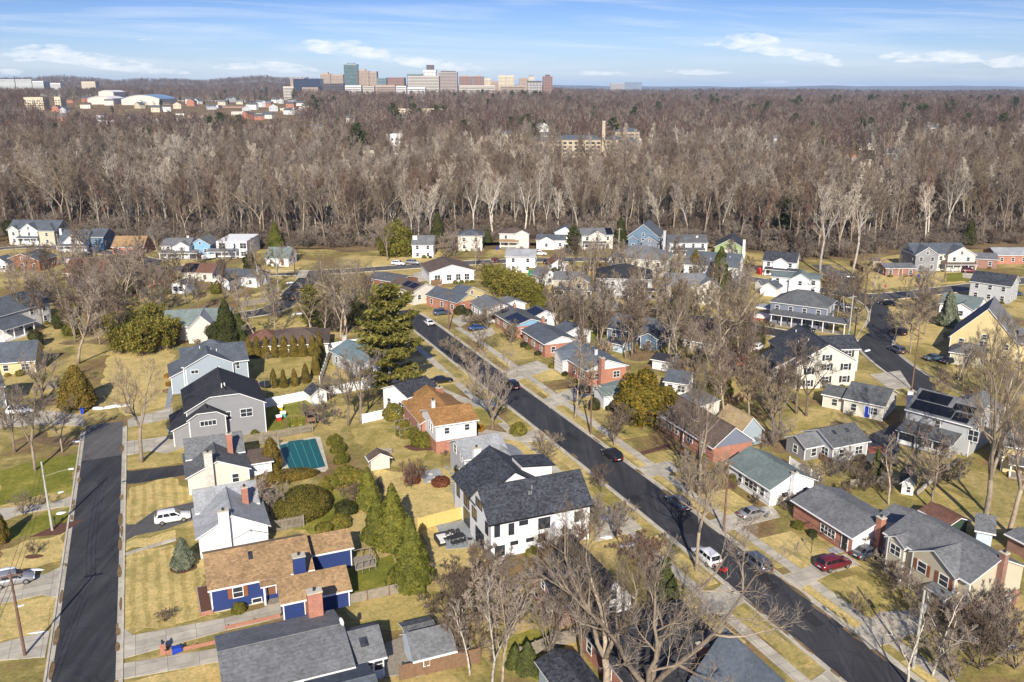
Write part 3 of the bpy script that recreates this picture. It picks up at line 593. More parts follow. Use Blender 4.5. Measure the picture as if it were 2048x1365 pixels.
    m=MB(); b=h.blocks[0]; m.box(b['x1']+.03,b['x1']+.06,b['y0'],b['y1'],.02,b['ze']-.01); m.poly([(b['x1']+.06,b['y0'],b['ze']-.01),(b['x1']+.06,b['y1'],b['ze']-.01),(b['x1']+.06,(b['y0']+b['y1'])/2,b['ze']+b['pitch']*(b['y1']-b['y0'])/2)]); m.build('gable_siding',['bright_white'],h.root)
    h=H('split_level_house','beige split level house with grey roof, brown shutters and tall brick chimney','house','the beige split level',(1774,1066),(1942,1163),5.0,8.4,'x',(1905,1066),'beige','r_grey',base=('brick',2.0),
      ext=[('m',.7,3.2,-.5,3,4.9,'y',.55,'beige','r_grey',{'nowin':1}),('m',4.6,10.6,-.6,4,4.95,'y',.55,'beige','r_grey',{'nowin':1})],win=[(1,'f',1.25,3.1,1.5,1.25),(0,'f',1.9,.7,1.7,1.15),(2,'f',1.5,3.0,1.2,1.3,'w','shutter_brown'),(2,'f',4.6,3.0,1.2,1.3,'w','shutter_brown'),(0,'r',2.8,.8,1.1,.8),(0,'r',6.6,.8,.8,.9)])
    h.chimney_at(h.L+.36,4.3,7.8,.75,.65,'dark_brick')
    h.porch(0,'f',8.2,10.6,1.7,2.5,'r_grey'); h.door(0,'f',9.4,'metal_dark',.3)
    # ---- houses under the big bare trees at the bottom
    h=H('brick_house','dark charcoal roofed house beneath the huge bare trees at the bottom','house','the charcoal roof under the trees',(1290,1405),(1478,1316),2.9,12,'h',(1270,1225),'brick','r_black',ang=GA,ext=[('m',-6.5,-2.6,3,8.5,2.6,'y',.4,'blue_grey','r_char')],ch=[(1405,1290,4.9,1.0,.8,'brick')])
    h=H('bungalow','charcoal gabled house beside the driveway of the white modern house','house','the gabled charcoal house',(1190,1210),(1262,1192),2.9,11,'y',(1222,1163),'white','r_black',ext=[('m',-4,1.5,1.5,8.5,2.9,'x',.6,'dark_brick','r_black'),],base=('brick',.8))
    h=H('detached_house','blue grey roof corner cut by the bottom edge beside the street','house','the roof at the bottom edge',(1500,1480),(1640,1450),4.0,9,'y',(1530,1330),'pale_grey','r_blue',ang=GA)
    # ---- middle right, inside the block
    h=H('detached_house','big cream two and a half storey house with dark roof and wide gable','house','the big cream house',(1595,724),(1712,721),5.3,15,'y',(1655,690),'cream','r_char',ext=[('m',-4.5,.2,2,10,3.2,'sl',.5,'cream','r_char'),('m',8,17,9,16,5.0,'x',.5,'cream','r_char'),('m',-.5,4.5,-1.2,5,4.6,'y',.6,'cream','r_char')],st=2,vents=3,shut='shutter_dark')
    h=H('detached_house','dark grey two storey house with hip roof and white columned porch','house','the columned porch house',(1542,603),(1652,617),5.6,10,'h',(1602,580),'slate','r_mid',st=2,free=True,porch=(0,'f',1.0,19.0,2.6,3.0,'r_mid'),ext=[('m',-5,-.4,3,8,2.8,'f',.3,'white','r_light',{'open':1})],step=3.0)
    h=H('detached_house','white house with dull green roof and wide centre gable','house','the green roofed white house',(1544,554),(1640,561),4.6,9,'x',(1590,552),'bright_white','r_green',st=2,free=True,ext=[('m',5,11,-1.5,5,4.5,'y',.6,'bright_white','r_green')])
    for A,B,t in(((1512,566),(1528,572),'left'),((1521,574),(1553,578),'right')): H('garage','%s white garage with grey roof behind the green roofed white house'%('small' if t=='left' else 'larger'),'garage','the white garages',A,B,2.4,5,'y',.6,'bright_white','r_slate',win=None,trim=False)
    H('detached_house','white house with dark roof and small centre gable near the wood','house','the white house by the red tarpaulin',(1527,521),(1592,526),4.8,8,'x',(1560,504),'bright_white','r_char',st=2,free=True,ext=[('m',3.2,7.5,-.6,3,4.7,'y',.6,'bright_white','r_char',{'nowin':1})],porch=(0,'f',1,11,1.8,2.4,'r_char'))
    H('detached_house','green gabled house with dark roof and a white chimney','house','the green gabled house',(1430,494),(1488,497),5.0,14,'y',(1460,479),'green','r_char',st=2,free=True,ch=[(1489,480,8,.8,.8,'bright_white')],ext=[('m',2.2,7.2,-1.2,3,3.4,'y',.7,'cream','r_char')])
    H('detached_house','long white house with plain navy roof behind two dark conifers','house','the long navy roofed house',(1368,528),(1476,536),5.4,11,'x',(1420,504),'bright_white','r_slate',st=2,free=True,vents=3)
    H('detached_house','large cream house with broad grey hip roof','house','the cream hip roofed house',(1218,514),(1328,522),5.6,14,'h',(1275,490),'cream','r_grey',st=2,free=True)
    h=H('detached_house','large white house with black hip roof and garage under','house','the black hip roofed house',(1193,556),(1304,559),5.8,13,'h',(1240,528),'pale_grey','r_black',st=2,free=True,step=2.6,porch=(0,'f',9,17,1.5,2.8,'r_black')); h.door(0,'f',3.2,'metal_dark',.05,3.6,2.3)
    H('detached_house','grey roofed cream house with a cross gable in front of the dark conifer','house','the cross gabled cream house',(1335,571),(1412,572),5.0,8,'x',(1370,546),'cream','r_grey',st=2,free=True,ext=[('m',8,14,-2,6,5.0,'y',.6,'cream','r_grey')])
    H('detached_house','blue house with steep navy roof and white trimmed gables','house','the steep blue house',(1256,472),(1317,475),5.4,13,'y',(1290,449),'blue','r_slate',st=2,free=True,ext=[('m',.3,4,-1.2,4,4.4,'y',.7,'blue','r_slate'),('m',5.5,11,-1.8,4,3.8,'y',.7,'slate','r_slate')],ch=[(1330,462,8,.9,.9,'pale_grey')])
    H('detached_house','white house with grey roof and long porch beside the steep blue house','house','the long porch house',(1340,486),(1415,486),4.8,9,'x',(1378,469),'bright_white','r_mid',st=2,free=True,porch=(0,'f',.5,12,2.2,2.5,'r_mid'),ch=[(1394,472,6.8,.7,.7,'bright_white')])
    H('detached_house','cream white house with a square black solar panel on its roof','house','the solar panelled cream house',(1164,472),(1226,471),5.0,9,'x',(1196,456),'cream','r_grey',st=2,free=True,sol=[(0,'f',.78,.98,.15,.95)],ext=[('m',2.5,8.5,-.6,4,5.0,'y',.55,'cream','r_grey')],porch=(0,'f',0.5,8.5,2.2,2.4,'r_mid'))
    H('detached_house','white house with a tall rear gable and low front wing','house','the stepped white house',(1073,480),(1130,481),3.4,7,'x',(1100,469),'bright_white','r_slate',free=True,ext=[('m',6.5,14,4.5,11,5.6,'y',.5,'bright_white','r_slate'),('m',1,6.5,-1,4,3.2,'y',.5,'bright_white','r_slate')])
    H('detached_house','cream house with brown hip roof and a columned front porch','house','the brown hip roofed house',(999,467),(1050,468),5.4,9,'h',(1022,455),'cream','r_brown',st=2,free=True,porch=(0,'f',0.5,7,2.2,2.6,'r_tan'),ext=[('m',6,11,-.5,4,5.4,'y',.5,'cream','r_brown',{'nowin':1})])
    H('detached_house','plain cream box house with grey pyramid roof by the wood','house','the pyramid roofed house',(916,472),(964,472),5.6,9,'h',(940,459),'cream','r_slate',st=2,free=True)
    H('detached_house','white house with broad white chimney on its left by the wood','house','the white house with the broad chimney',(824,490),(866,490),4.6,9,'x',(845,471),'bright_white','r_grey',st=2,free=True,ch=[(830,472,7.3,1.6,1.0,'bright_white')])
    H('detached_house','square white two storey house with grey roof standing before the street','house','the square white house',(1012,513),(1070,514),5.2,7,'x',(1041,498),'bright_white','r_light',st=2,free=True)
    h=H('detached_house','white house with one wide low gable and brown roof','house','the wide gabled white house',(859,546),(948,541),3.6,14,'y',(917,530),'bright_white','r_brown',free=True,win=None)
    for u,w in((3,1.8),(7.6,1.4),(11.2,1.4),(14.6,1.4)): h.window(0,'f',u*h.L/17.5,.9,w,1.8)
    h=H('ranch_house','cream house with brown roof carrying blue solar panels','house','the brown solar roof house',(778,569),(826,584),3.8,8,'x',(822,560),'cream','r_brown',sol=[(0,'f',.42,.62,.3,.8),(0,'f',.66,.9,.3,.8)])
    H('bungalow','dark shingled bungalow half hidden by the big bare oak','house','the dark shingled bungalow',(735,556),(795,566),2.8,9,'x',(770,543),'red_shingle','r_mid',free=True)
    H('garage','small white garage with arched gable behind the square white house','garage','the arched white garage',(1104,529),(1134,528),2.8,7,'y',(1120,517),'bright_white','r_redbrown',free=True)
    H('detached_house','grey two storey house with cross gable and porch behind bare trees','house','the grey porch house',(1107,560),(1164,562),5.0,9,'x',(1135,543),'tan','r_grey',st=2,free=True,ext=[('m',5,10,-1.5,4,5.0,'y',.6,'tan','r_grey')],porch=(0,'f',.5,11,2,2.6,'r_grey'))
    H('garage','pale garage with weathered gable beside the grey porch house','garage','the weathered garage',(1086,555),(1112,552),2.6,7,'y',(1098,540),'white','r_grey',free=True)
    # ---- houses between the two right hand streets
    H('bungalow','dark roofed bungalow with a blue gable among bare trees','house','the bungalow with the blue gable',(1215,655),(1322,672),2.8,9,'x',(1270,634),'slate','r_slate',ext=[('m',10,14,-3,5,2.8,'y',.5,'blue','r_char')])
    H('bungalow','low beige bungalow with grey brown roof behind bare trees','house','the low beige bungalow',(1366,676),(1440,690),2.8,8,'x',(1405,642),'beige','r_brown',free=True,step=2.6)
    H('garden_shed','pale blue and white shed with dark roof by the wooden fence','shed','the pale blue shed',(1215,683),(1244,690),2.0,3.4,'x',(1228,674),'light_blue','r_char',win=None,trim=False)
    H('garden_shed','white shed with black roof beside the tall twin trees','shed','the black roofed shed',(1305,718),(1338,724),2.2,4.2,'x',(1320,705),'white','r_black',win=None,trim=False)
    h=H('sunroom_house','white house end with dark glazed sunroom roof behind the magnolia','house','the sunroom behind the magnolia',(1330,762),(1374,768),2.6,6,'x',(1350,742),'bright_white','r_slate',free=True,step=2)
    h=H('cape_house','white cottage with grey roof, arched blue door and side chimney','house','the cottage with the blue door',(1690,796),(1768,812),3.0,8.5,'x',(1745,771),'cream','r_mid',ang=None,free=True,ext=[('m',-4.2,.1,1,6,2.6,'x',.4,'cream','r_mid')],ch=[(1822,782,5.6,.8,.8,'bright_white')],door=None,base=None); h.door(0,'f',4.2,'bin_blue',.2)
    h=H('detached_house','large pale grey house with black solar panels over its whole roof','house','the solar roofed house',(1815,818),(1944,852),5.4,9.5,'x',(1915,793),'pale_grey','r_grey',free=True,st=2,
      sol=[(0,'f',.06,.52,.55,.95),(0,'f',.06,.66,.1,.5),(0,'f',.68,.9,.06,.4),(0,'f',.6,.9,.5,.75)],ext=[('m',3.5,10,6,14,5.0,'y',.6,'pale_grey','r_grey')],win=[(0,'f',5.2,3.4,.8,1.4),(0,'f',10.9,2.9,1.5,1.8),(0,'r',2.4,3.2,1,1.4),(0,'r',6,3.2,1,1.4),(0,'r',4.5,5.6,1,1.2)],porch=(0,'f',.3,9.0,3.4,2.6,'r_mid',1))
    h=H('cottage','small grey cottage with two skylights in its plain roof','house','the skylight cottage',(1665,893),(1738,882),2.9,7,'x',(1692,846),'pale_grey','r_mid',ang=GA,ext=[('m',-3.4,.1,2.5,7,2.4,'x',.5,'grey','r_grey')]); h.skylight(0,'f',.28,.62,.07,.2); h.skylight(0,'f',.62,.62,.07,.2)
    H('playhouse','tiny white playhouse with dark roof and a door in the shrubs','playhouse','the white playhouse',(1805,964),(1829,968),2.0,4.4,'y',(1819,955),'white','r_black',win=[(0,'f',.95,.5,.5,.9)],free=True,trim=False)
    H('garden_shed','dark green shed with rusty red roof behind the beige split level','shed','the red roofed shed',(1845,1021),(1898,1050),1.9,3.4,'x',(1890,1020),'dark_green','r_redbrown',win=None,trim=False)
    H('garden_shed','low grey shed with white edged flat roof at the right edge','shed','the flat grey shed',(2016,1070),(2060,1090),2.1,3.5,'x',.2,'dark_brick','r_grey',win=None)
    H('garden_shed','pale blue shed wall behind the beige split level','shed','the pale blue lean-to',(1955,1060),(1986,1066),2.6,3,'s',.3,'light_blue','r_grey',win=None,trim=False,free=True)
    H('detached_house','cream yellow house at the right edge behind the huge tree','house','the house at the right edge',(2010,890),(2075,900),4.5,9,'x',.5,'yellow','r_grey',free=True,porch=(0,'f',1,7,2.2,2.4,'r_mid'))
    # ---- far right
    h=H('detached_house','big yellow house with grey roof, wide gable and green garage wing','house','the big yellow house',(1902,672),(2036,690),4.6,13,'y',(1975,618),'yellow','r_grey',free=True,st=2,ext=[('m',13,18,3,11,4.4,'x',.55,'yellow','r_grey'),('m',1.0,7.5,-6.5,.1,2.8,'h',.5,'khaki','r_mid')],step=3.4)
    H('bungalow','white bungalow with dark green roof behind the blue spruce','house','the bungalow by the blue spruce',(1880,606),(1955,617),2.8,9,'x',(1905,585),'bright_white','r_green',free=True,ext=[('m',3.5,8.5,-2.5,4,2.7,'y',.5,'bright_white','r_green')])
    H('detached_house','plain grey two storey house with charcoal roof at the far right','house','the plain grey house',(1942,562),(2022,573),5.0,8,'x',(1985,546),'pale_grey','r_char',free=True,st=2)
    H('detached_house','large cream and grey house with two gables at the edge of the wood','house','the two gabled house by the wood',(1830,508),(1936,508),5.6,11,'x',(1885,486),'cream','r_slate',free=True,st=2,ext=[('m',10,19,-1.5,6,5.5,'y',.55,'cream','r_slate'),('m',-.3,7,-1.5,8,5.5,'y',.65,'grey','r_slate')],porch=(0,'f',9,19,3.0,2.6,'r_brown'))
    H('cottage','low brick cottage with grey roof and white door on the far street','house','the low brick cottage',(1772,537),(1832,537),2.6,8,'x',(1800,526),'dark_brick','r_grey',free=True,step=2.8,door='f')
    H('brick_house','small brick house with white gable beside the two gabled house','house','the small brick house',(1937,517),(1996,520),3.0,9,'x',(1965,505),'dark_brick','r_grey',free=True)
    H('brick_house','brick house with pale metal roof at the far right edge','house','the pale roofed brick house',(1994,511),(2060,511),3.0,9,'x',(2030,495),'brick','r_light',free=True)
    H('garden_shed','tiny yellow shed with brown roof before the wood','shed','the tiny yellow shed',(1747,523),(1760,523),2.1,3,'x',.5,'yellow','r_brown',win=None,free=True,trim=False)
    # ---- far left
    H('detached_house','large cream house with three gables and a pillared porch','house','the three gabled house',(15,459),(112,460),5.8,10,'x',(60,440),'khaki','r_slate',free=True,st=2,ext=[('m',.6,4.6,-.8,5,5.7,'y',.7,'cream','r_slate'),('m',5.5,12,-.8,5,5.7,'y',.7,'white','r_slate'),('m',13,19,-1.5,7,5.7,'h',.7,'khaki','r_slate')],porch=(0,'f',4.5,12.5,2.4,2.9,'r_slate'))
    H('detached_house','white house with big front gable, long porch and a blue rear wing','house','the white gabled house with the blue wing',(117,487),(172,487),3.2,9,'x',(145,459),'bright_white','r_slate',free=True,ext=[('m',2,9,-.5,5,3.4,'y',.9,'bright_white','r_slate'),('m',9.5,15,3,13,5,'x',.45,'blue','r_slate')],porch=(0,'f',.2,10.5,2.2,2.6,'r_slate'),ch=[(121,458,8,.8,.8,'bright_white')])
    H('bungalow','brick bungalow with warm tan roof behind bare trees','house','the tan roofed bungalow',(224,494),(286,494),2.9,9,'x',(255,472),'brick','r_tan',free=True)
    H('detached_house','white porch house with grey cross gabled roof and blue rear wall','house','the cross gabled porch house',(322,492),(378,492),4.6,9,'x',(350,476),'white','r_grey',free=True,st=2,ext=[('m',5,10,-1,5,4.5,'y',.6,'white','r_grey'),('m',9,16,3,13,4.4,'y',.6,'sky_blue','r_grey')],porch=(0,'f',0,13,2.4,2.5,'r_grey'),ch=[(376,472,7.2,.7,.7,'bright_white')])
    h=H('modern_house','white cube house with flat dark roof and large square windows','house','the white cube house',(432,485),(493,485),5.4,16,'f',.1,'bright_white','r_black',free=True,style='w',win=[(0,'f',2,3.2,2.2,1.9),(0,'f',9.4,3.2,2.2,1.9),(0,'f',6.4,3.3,.5,1.7),(0,'f',9.4,.5,1.8,1.6),(0,'r',5,1.5,.9,3),(0,'r',9,3.3,1.2,1)],porch=(0,'f',-2.5,7.5,2.6,2.5,'r_grey'))
    H('cottage','small white cottage with moss green roof at the street corner','house','the green roofed cottage',(531,516),(576,517),2.8,8,'x',(548,494),'bright_white','r_green',free=True,door='f',ch=[(578,494,5.2,.8,.9,'white')])
    H('detached_house','gambrel fronted house with rust red shingles and white windows','house','the red shingled house',(10,520),(78,522),3.4,9,'y',(43,508),'red_shingle','r_slate',free=True,ext=[('m',-4,3,-2.5,2,2.6,'y',.6,'white','r_slate')])
    H('bungalow','long low brick bungalow with brown roof behind the sky blue boat','house','the long brown roofed bungalow',(128,545),(212,548),2.7,9,'x',(170,517),'dark_brick','r_redbrown',free=True)
    H('bungalow','brick bungalow with white windows deep among bare trees','house','the brick bungalow in the trees',(260,553),(318,556),2.8,8,'x',(290,530),'brick','r_brown',free=True)
    H('bungalow','white stepped bungalow with dark roof behind bare trees','house','the stepped white bungalow',(440,552),(512,556),3.0,8,'x',(480,538),'bright_white','r_slate',free=True,ext=[('m',.5,6,-5,3,2.8,'y',.6,'bright_white','r_mid')],ch=[(515,534,6,.6,.6,'bright_white')])
    H('bungalow','cream bungalow with navy solar panels and skylights in its roof','house','the cream solar bungalow',(364,545),(424,546),2.8,8,'x',(393,526),'cream','r_redbrown',free=True,sol=[(0,'f',.1,.45,.1,.9)])
    h=H('sunroom_house','white glazed sunroom with low gable among dark shrubs','sunroom','the glazed sunroom',(342,570),(370,571),2.6,5,'y',.45,'bright_white','r_grey',free=True,win=None)
    for u in(1.0,2.5): h.window(0,'f',u*h.L/3.4*.95,.8,1.1*h.L/3.4*.8,1.4)
    H('detached_house','tall white house with blue grey roof and a long columned veranda','house','the veranda house',(-30,640),(98,604),5.2,9,'x',(60,577),'white','r_slate',free=True,st=2,ext=[('m',0,9,-5,1,3.0,'s',.3,'white','r_slate',{'open':1})])
    H('detached_house','cream house with plain pale green grey roof and tall front gable','house','the tall cream gable house',(376,658),(430,655),3.6,9,'y',(398,632),'cream','r_light',ext=[('m',-5.5,9,3,11,3.6,'x',.7,'cream','r_green'),],free=True,win=None)
    H('bungalow','low bungalow with mottled brown roof behind the row of cone shrubs','house','the mottled brown bungalow',(528,692),(655,686),2.7,12,'h',(600,655),'cream','r_brown',ext=[('m',-4,3,4,11,2.7,'h',.5,'cream','r_redbrown')])
    H('bungalow','pale yellow bungalow wall with a dark grey roof at the left edge','house','the pale yellow bungalow',(-10,726),(68,720),2.8,9,'x',(40,683),'yellow','r_slate',free=True)
    H('detached_house','grey blue house edge on the left behind bare trees','house','the house on the left edge',(-40,780),(6,772),4.2,8,'x',.5,'blue_grey','r_mid',free=True)
# ---------------------------------------------------------------- trees and plants
def rodrigues(v,ax,a): return Matrix.Rotation(a,3,ax)@v
def ribbons(P,D,Ln,W,rng,kink=.25):
    """thin tapering twigs: P start, D direction, Ln length, W width -> verts, tris (2 per twig, gently kinked)"""
    n=len(P); r=rng.normal(size=(n,3)); s=np.cross(D,r); s/=np.linalg.norm(s,axis=1)[:,None]+1e-9
    k=rng.normal(size=(n,3))*kink; mid=P+D*(Ln*.5)[:,None]; D2=D+k; D2/=np.linalg.norm(D2,axis=1)[:,None]
    tip=mid+D2*(Ln*.5)[:,None]
    V=np.stack([P-s*W[:,None]*.5,P+s*W[:,None]*.5,mid+s*W[:,None]*.36,mid-s*W[:,None]*.36,tip],1).reshape(-1,3)
    i=np.arange(n)[:,None]*5
    return V,i+np.array([0,1,2,3]),i+np.array([3,2,4]),tip,D2
def gen_tree(name,seed,H=15,clear=.35,fork=0,spread=.35,n1=12,n2=5,n3=6,n4=4,r0=.25,tw=.03,bark='bark',twig='twig',up=.35,lean=0,crook=.06,top=1.0,a1=(35,68)):
    rs=random.Random(seed); rng=np.random.default_rng(seed)
    T=MB(); Cw=MB(); stems=[]
    def path(p,d,l,n,wob,upb):
        pts=[p.copy()]; d=d.normalized()
        for k in range(n):
            d=(d+Vector((rs.gauss(0,wob),rs.gauss(0,wob),rs.gauss(0,wob*.6)+upb/n))).normalized(); p=p+d*(l/n); pts.append(p.copy())
        return pts
    d0=Vector((lean,rs.gauss(0,.02),1))
    if fork==0:
        pts=path(Vector((0,0,-.25)),d0,H*.95,9,crook,.1); rad=[r0*(1.25 if k==0 else 1)*(1-.93*k/9)**.85+.012 for k in range(10)]
        T.tube([tuple(p) for p in pts],rad,7); stems.append((pts,rad,clear))
    else:
        pts=path(Vector((0,0,-.25)),d0,H*clear,4,crook*.7,.1); rad=[r0*1.3,r0*1.02,r0*.95,r0*.9,r0*.86]
        T.tube([tuple(p) for p in pts],rad,8)
        for k in range(fork):
            az=2*math.pi*(k+rs.uniform(-.2,.2))/fork+seed; tilt=rs.uniform(.25,.62)*(spread/.4)
            d=Vector((math.cos(az)*tilt,math.sin(az)*tilt,1)); l=H*(1-clear)*rs.uniform(.82,1.05)*(1+tilt*.2)
            q=path(pts[-1]-d.normalized()*r0*.4,d,l,8,crook*1.5,.25); r=[r0*.66*(1-.94*j/8)**.9+.012 for j in range(9)]
            T.tube([tuple(p) for p in q],r,6,cap=False); stems.append((q,r,.12))
            if k==0: mx=l
    b1=[];nst=len(stems)
    for pts,rad,cl in stems:
        m=max(3,n1//nst)
        for k in range(m):
            t=cl+(1-cl)*((k+rs.random())/m)**.9*.97; f=t*(len(pts)-1); i=min(int(f),len(pts)-2); p=pts[i].lerp(pts[i+1],f-i); sd=(pts[i+1]-pts[i]).normalized()
            az=k*2.4+rs.uniform(-.5,.5)+seed; a=R(rs.uniform(*a1))*(1-.35*t)
            side=rodrigues(sd.orthogonal().normalized(),sd,az); d=sd*math.cos(a)+side*math.sin(a)
            rel=(t-cl)/(1-cl+1e-6); l=H*spread*(.62+.55*math.sin(math.pi*min(1,rel*.9+.12)))*(1-.42*rel)*rs.uniform(.7,1.15)
            if nst>1: l*=.72
            rr=rad[i]*.55; q=path(p,d,l,5,.11,up); Cw.tube([tuple(x) for x in q],[max(.012,rr*(1-.9*j/5)) for j in range(6)],5,0,cap=False); b1.append((q,l,rr))
    P3=[];D3=[];L3=[]
    for q,l,rr in b1:
        for k in range(n2):
            t=.22+.78*(k+rs.random())/n2; f=t*5; i=min(int(f),4); p=q[i].lerp(q[i+1],f-i); sd=(q[i+1]-q[i]).normalized()
            side=rodrigues(sd.orthogonal().normalized(),sd,rs.uniform(0,6.28)); a=R(rs.uniform(25,60)); d=(sd*math.cos(a)+side*math.sin(a)+Vector((0,0,.25))).normalized()
            l2=l*rs.uniform(.3,.55)*(1.15-.5*t); w=path(p,d,l2,3,.14,up*.9); r2=max(.010,rr*(1-.8*t)*.5); Cw.tube([tuple(x) for x in w],[r2,r2*.75,r2*.5,r2*.2],3,1 if r2<.03 else 0,cap=False)
            for j in range(n3):
                t3=.15+.85*(j+rs.random())/n3; f=t3*3; i3=min(int(f),2); p3=w[i3].lerp(w[i3+1],f-i3); s3=(w[i3+1]-w[i3]).normalized()
                side=rodrigues(s3.orthogonal().normalized(),s3,rs.uniform(0,6.28)); a=R(rs.uniform(20,60)); d3=(s3*math.cos(a)+side*math.sin(a)+Vector((0,0,.2))).normalized()
                P3.append(p3);D3.append(d3);L3.append(l2*rs.uniform(.35,.7))
    P3=np.array(P3,float);D3=np.array(D3,float);L3=np.array(L3); n=len(P3)
    Vs=[];Q=[];Tr=[];off=0
    V,q,t,tip,d=ribbons(P3,D3,L3,np.full(n,tw*1.7),rng); Vs.append(V);Q.append(q);Tr.append(t);off=len(V)
    if n4:
        u=rng.uniform(.15,1,(n,n4)); P4=(P3[:,None]+D3[:,None]*(L3[:,None]*u)[...,None]).reshape(-1,3)
        D4=D3[:,None]+rng.normal(size=(n,n4,3))*.55+np.array([0,0,.2]); D4=D4.reshape(-1,3); D4/=np.linalg.norm(D4,axis=1)[:,None]
        L4=(L3[:,None]*rng.uniform(.35,.75,(n,n4))).ravel(); V,q,t,_,_=ribbons(P4,D4,L4,np.full(n*n4,tw),rng); Vs.append(V);Q.append(q+off);Tr.append(t+off)
    V=np.concatenate(Vs); i0=len(Cw.v); Cw.v+=V.tolist()
    for a in Q: Cw.f+=[tuple(x) for x in (a+i0).tolist()]; Cw.m+=[1]*len(a)
    for a in Tr: Cw.f+=[tuple(x) for x in (a+i0).tolist()]; Cw.m+=[1]*len(a)
    return dict(H=H,parts=[('trunk',T.mesh(name+'_trunk',[bark],True)),('crown',Cw.mesh(name+'_crown',[bark,twig]))])
def leaves(P,Nn,size,rng,aspect=1.6,jit=.6):
    n=len(P); Nn=Nn+rng.normal(size=(n,3))*jit; Nn/=np.linalg.norm(Nn,axis=1)[:,None]+1e-9
    r=rng.normal(size=(n,3)); a=np.cross(Nn,r); a/=np.linalg.norm(a,axis=1)[:,None]+1e-9; b=np.cross(Nn,a)
    s=size*rng.uniform(.6,1.35,n)
    V=np.stack([P-a*(s*aspect*.5)[:,None],P+b*(s*.5)[:,None]+Nn*(s*.12)[:,None],P+a*(s*aspect*.5)[:,None],P-b*(s*.5)[:,None]+Nn*(s*.12)[:,None]],1).reshape(-1,3)
    return V,(np.arange(n)[:,None]*4+np.array([0,1,2,3]))
def trunk_mesh(name,h,r,bark='bark'): m=MB(); m.tube([(0,0,-.2),(0,0,h*.5),(0,0,h)],[r*1.2,r*.8,r*.15],6); return m.mesh(name,[bark])
def gen_cone(name,seed,H,r,n,size,mat,pw=.75,base=.03,ragged=.25):
    rng=np.random.default_rng(seed); K=int(26+H*5)
    t=base+(1-base)*(1-np.sqrt(rng.uniform(0,1,n)))**.95; az=rng.uniform(0,2*np.pi,n)
    # lumps: sprays that stick out
    ct=rng.uniform(0,1,K)**1.2; ca=rng.uniform(0,2*np.pi,K); lump=np.zeros(n)
    for a,b in zip(ct,ca):
        d=((t-a)*H/ (r*.55))**2+(np.minimum(abs(az-b),2*np.pi-abs(az-b))/.5)**2; lump=np.maximum(lump,np.exp(-d))
    Rr=r*(1-t)**pw*(1-ragged+ragged*1.5*lump)*np.clip(.5+t*9,.5,1); rr=Rr*rng.uniform(.62,1.04,n)**.6
    P=np.stack([rr*np.cos(az),rr*np.sin(az),t*H+rng.normal(0,.05,n)+.12*lump*r],1)
    Nn=np.stack([np.cos(az),np.sin(az),np.full(n,.55)],1)
    V,F=leaves(P,Nn,size,rng,1.9,.55)
    return dict(H=H,parts=[('trunk',trunk_mesh(name+'_trunk',H*.9,r*.09+.04)),('crown',npmesh(name+'_crown',V,F,[mat]))])
def gen_blob(name,seed,rx,ry,rz,n,size,mat,clumps=40,lump=.3,z0=.35,trunk=True,jit=.6,part='foliage'):
    rng=np.random.default_rng(seed)
    d=rng.normal(size=(n,3)); d/=np.linalg.norm(d,axis=1)[:,None]
    c=rng.normal(size=(clumps,3)); c/=np.linalg.norm(c,axis=1)[:,None]
    dot=(d@c.T).max(1); k=np.clip((dot-.8)/.2,0,1)
    rad=(1-lump+lump*1.25*k)*rng.uniform(.72,1.03,n)**.55
    P=d*rad[:,None]*np.array([rx,ry,rz]); P[:,2]+=rz*(1-z0*.5)
    keep=P[:,2]>.03; P=P[keep]; Nn=(d/np.array([rx,ry,rz]))[keep]; Nn/=np.linalg.norm(Nn,axis=1)[:,None]
    V,F=leaves(P,Nn+np.array([0,0,.25]),size,rng,1.5,jit)
    ps=[(part,npmesh(name+'_leaves',V,F,[mat]))]
    if trunk: ps.insert(0,('trunk',trunk_mesh(name+'_trunk',rz*1.4,.06+rx*.045)))
    return dict(H=rz*2,parts=ps)
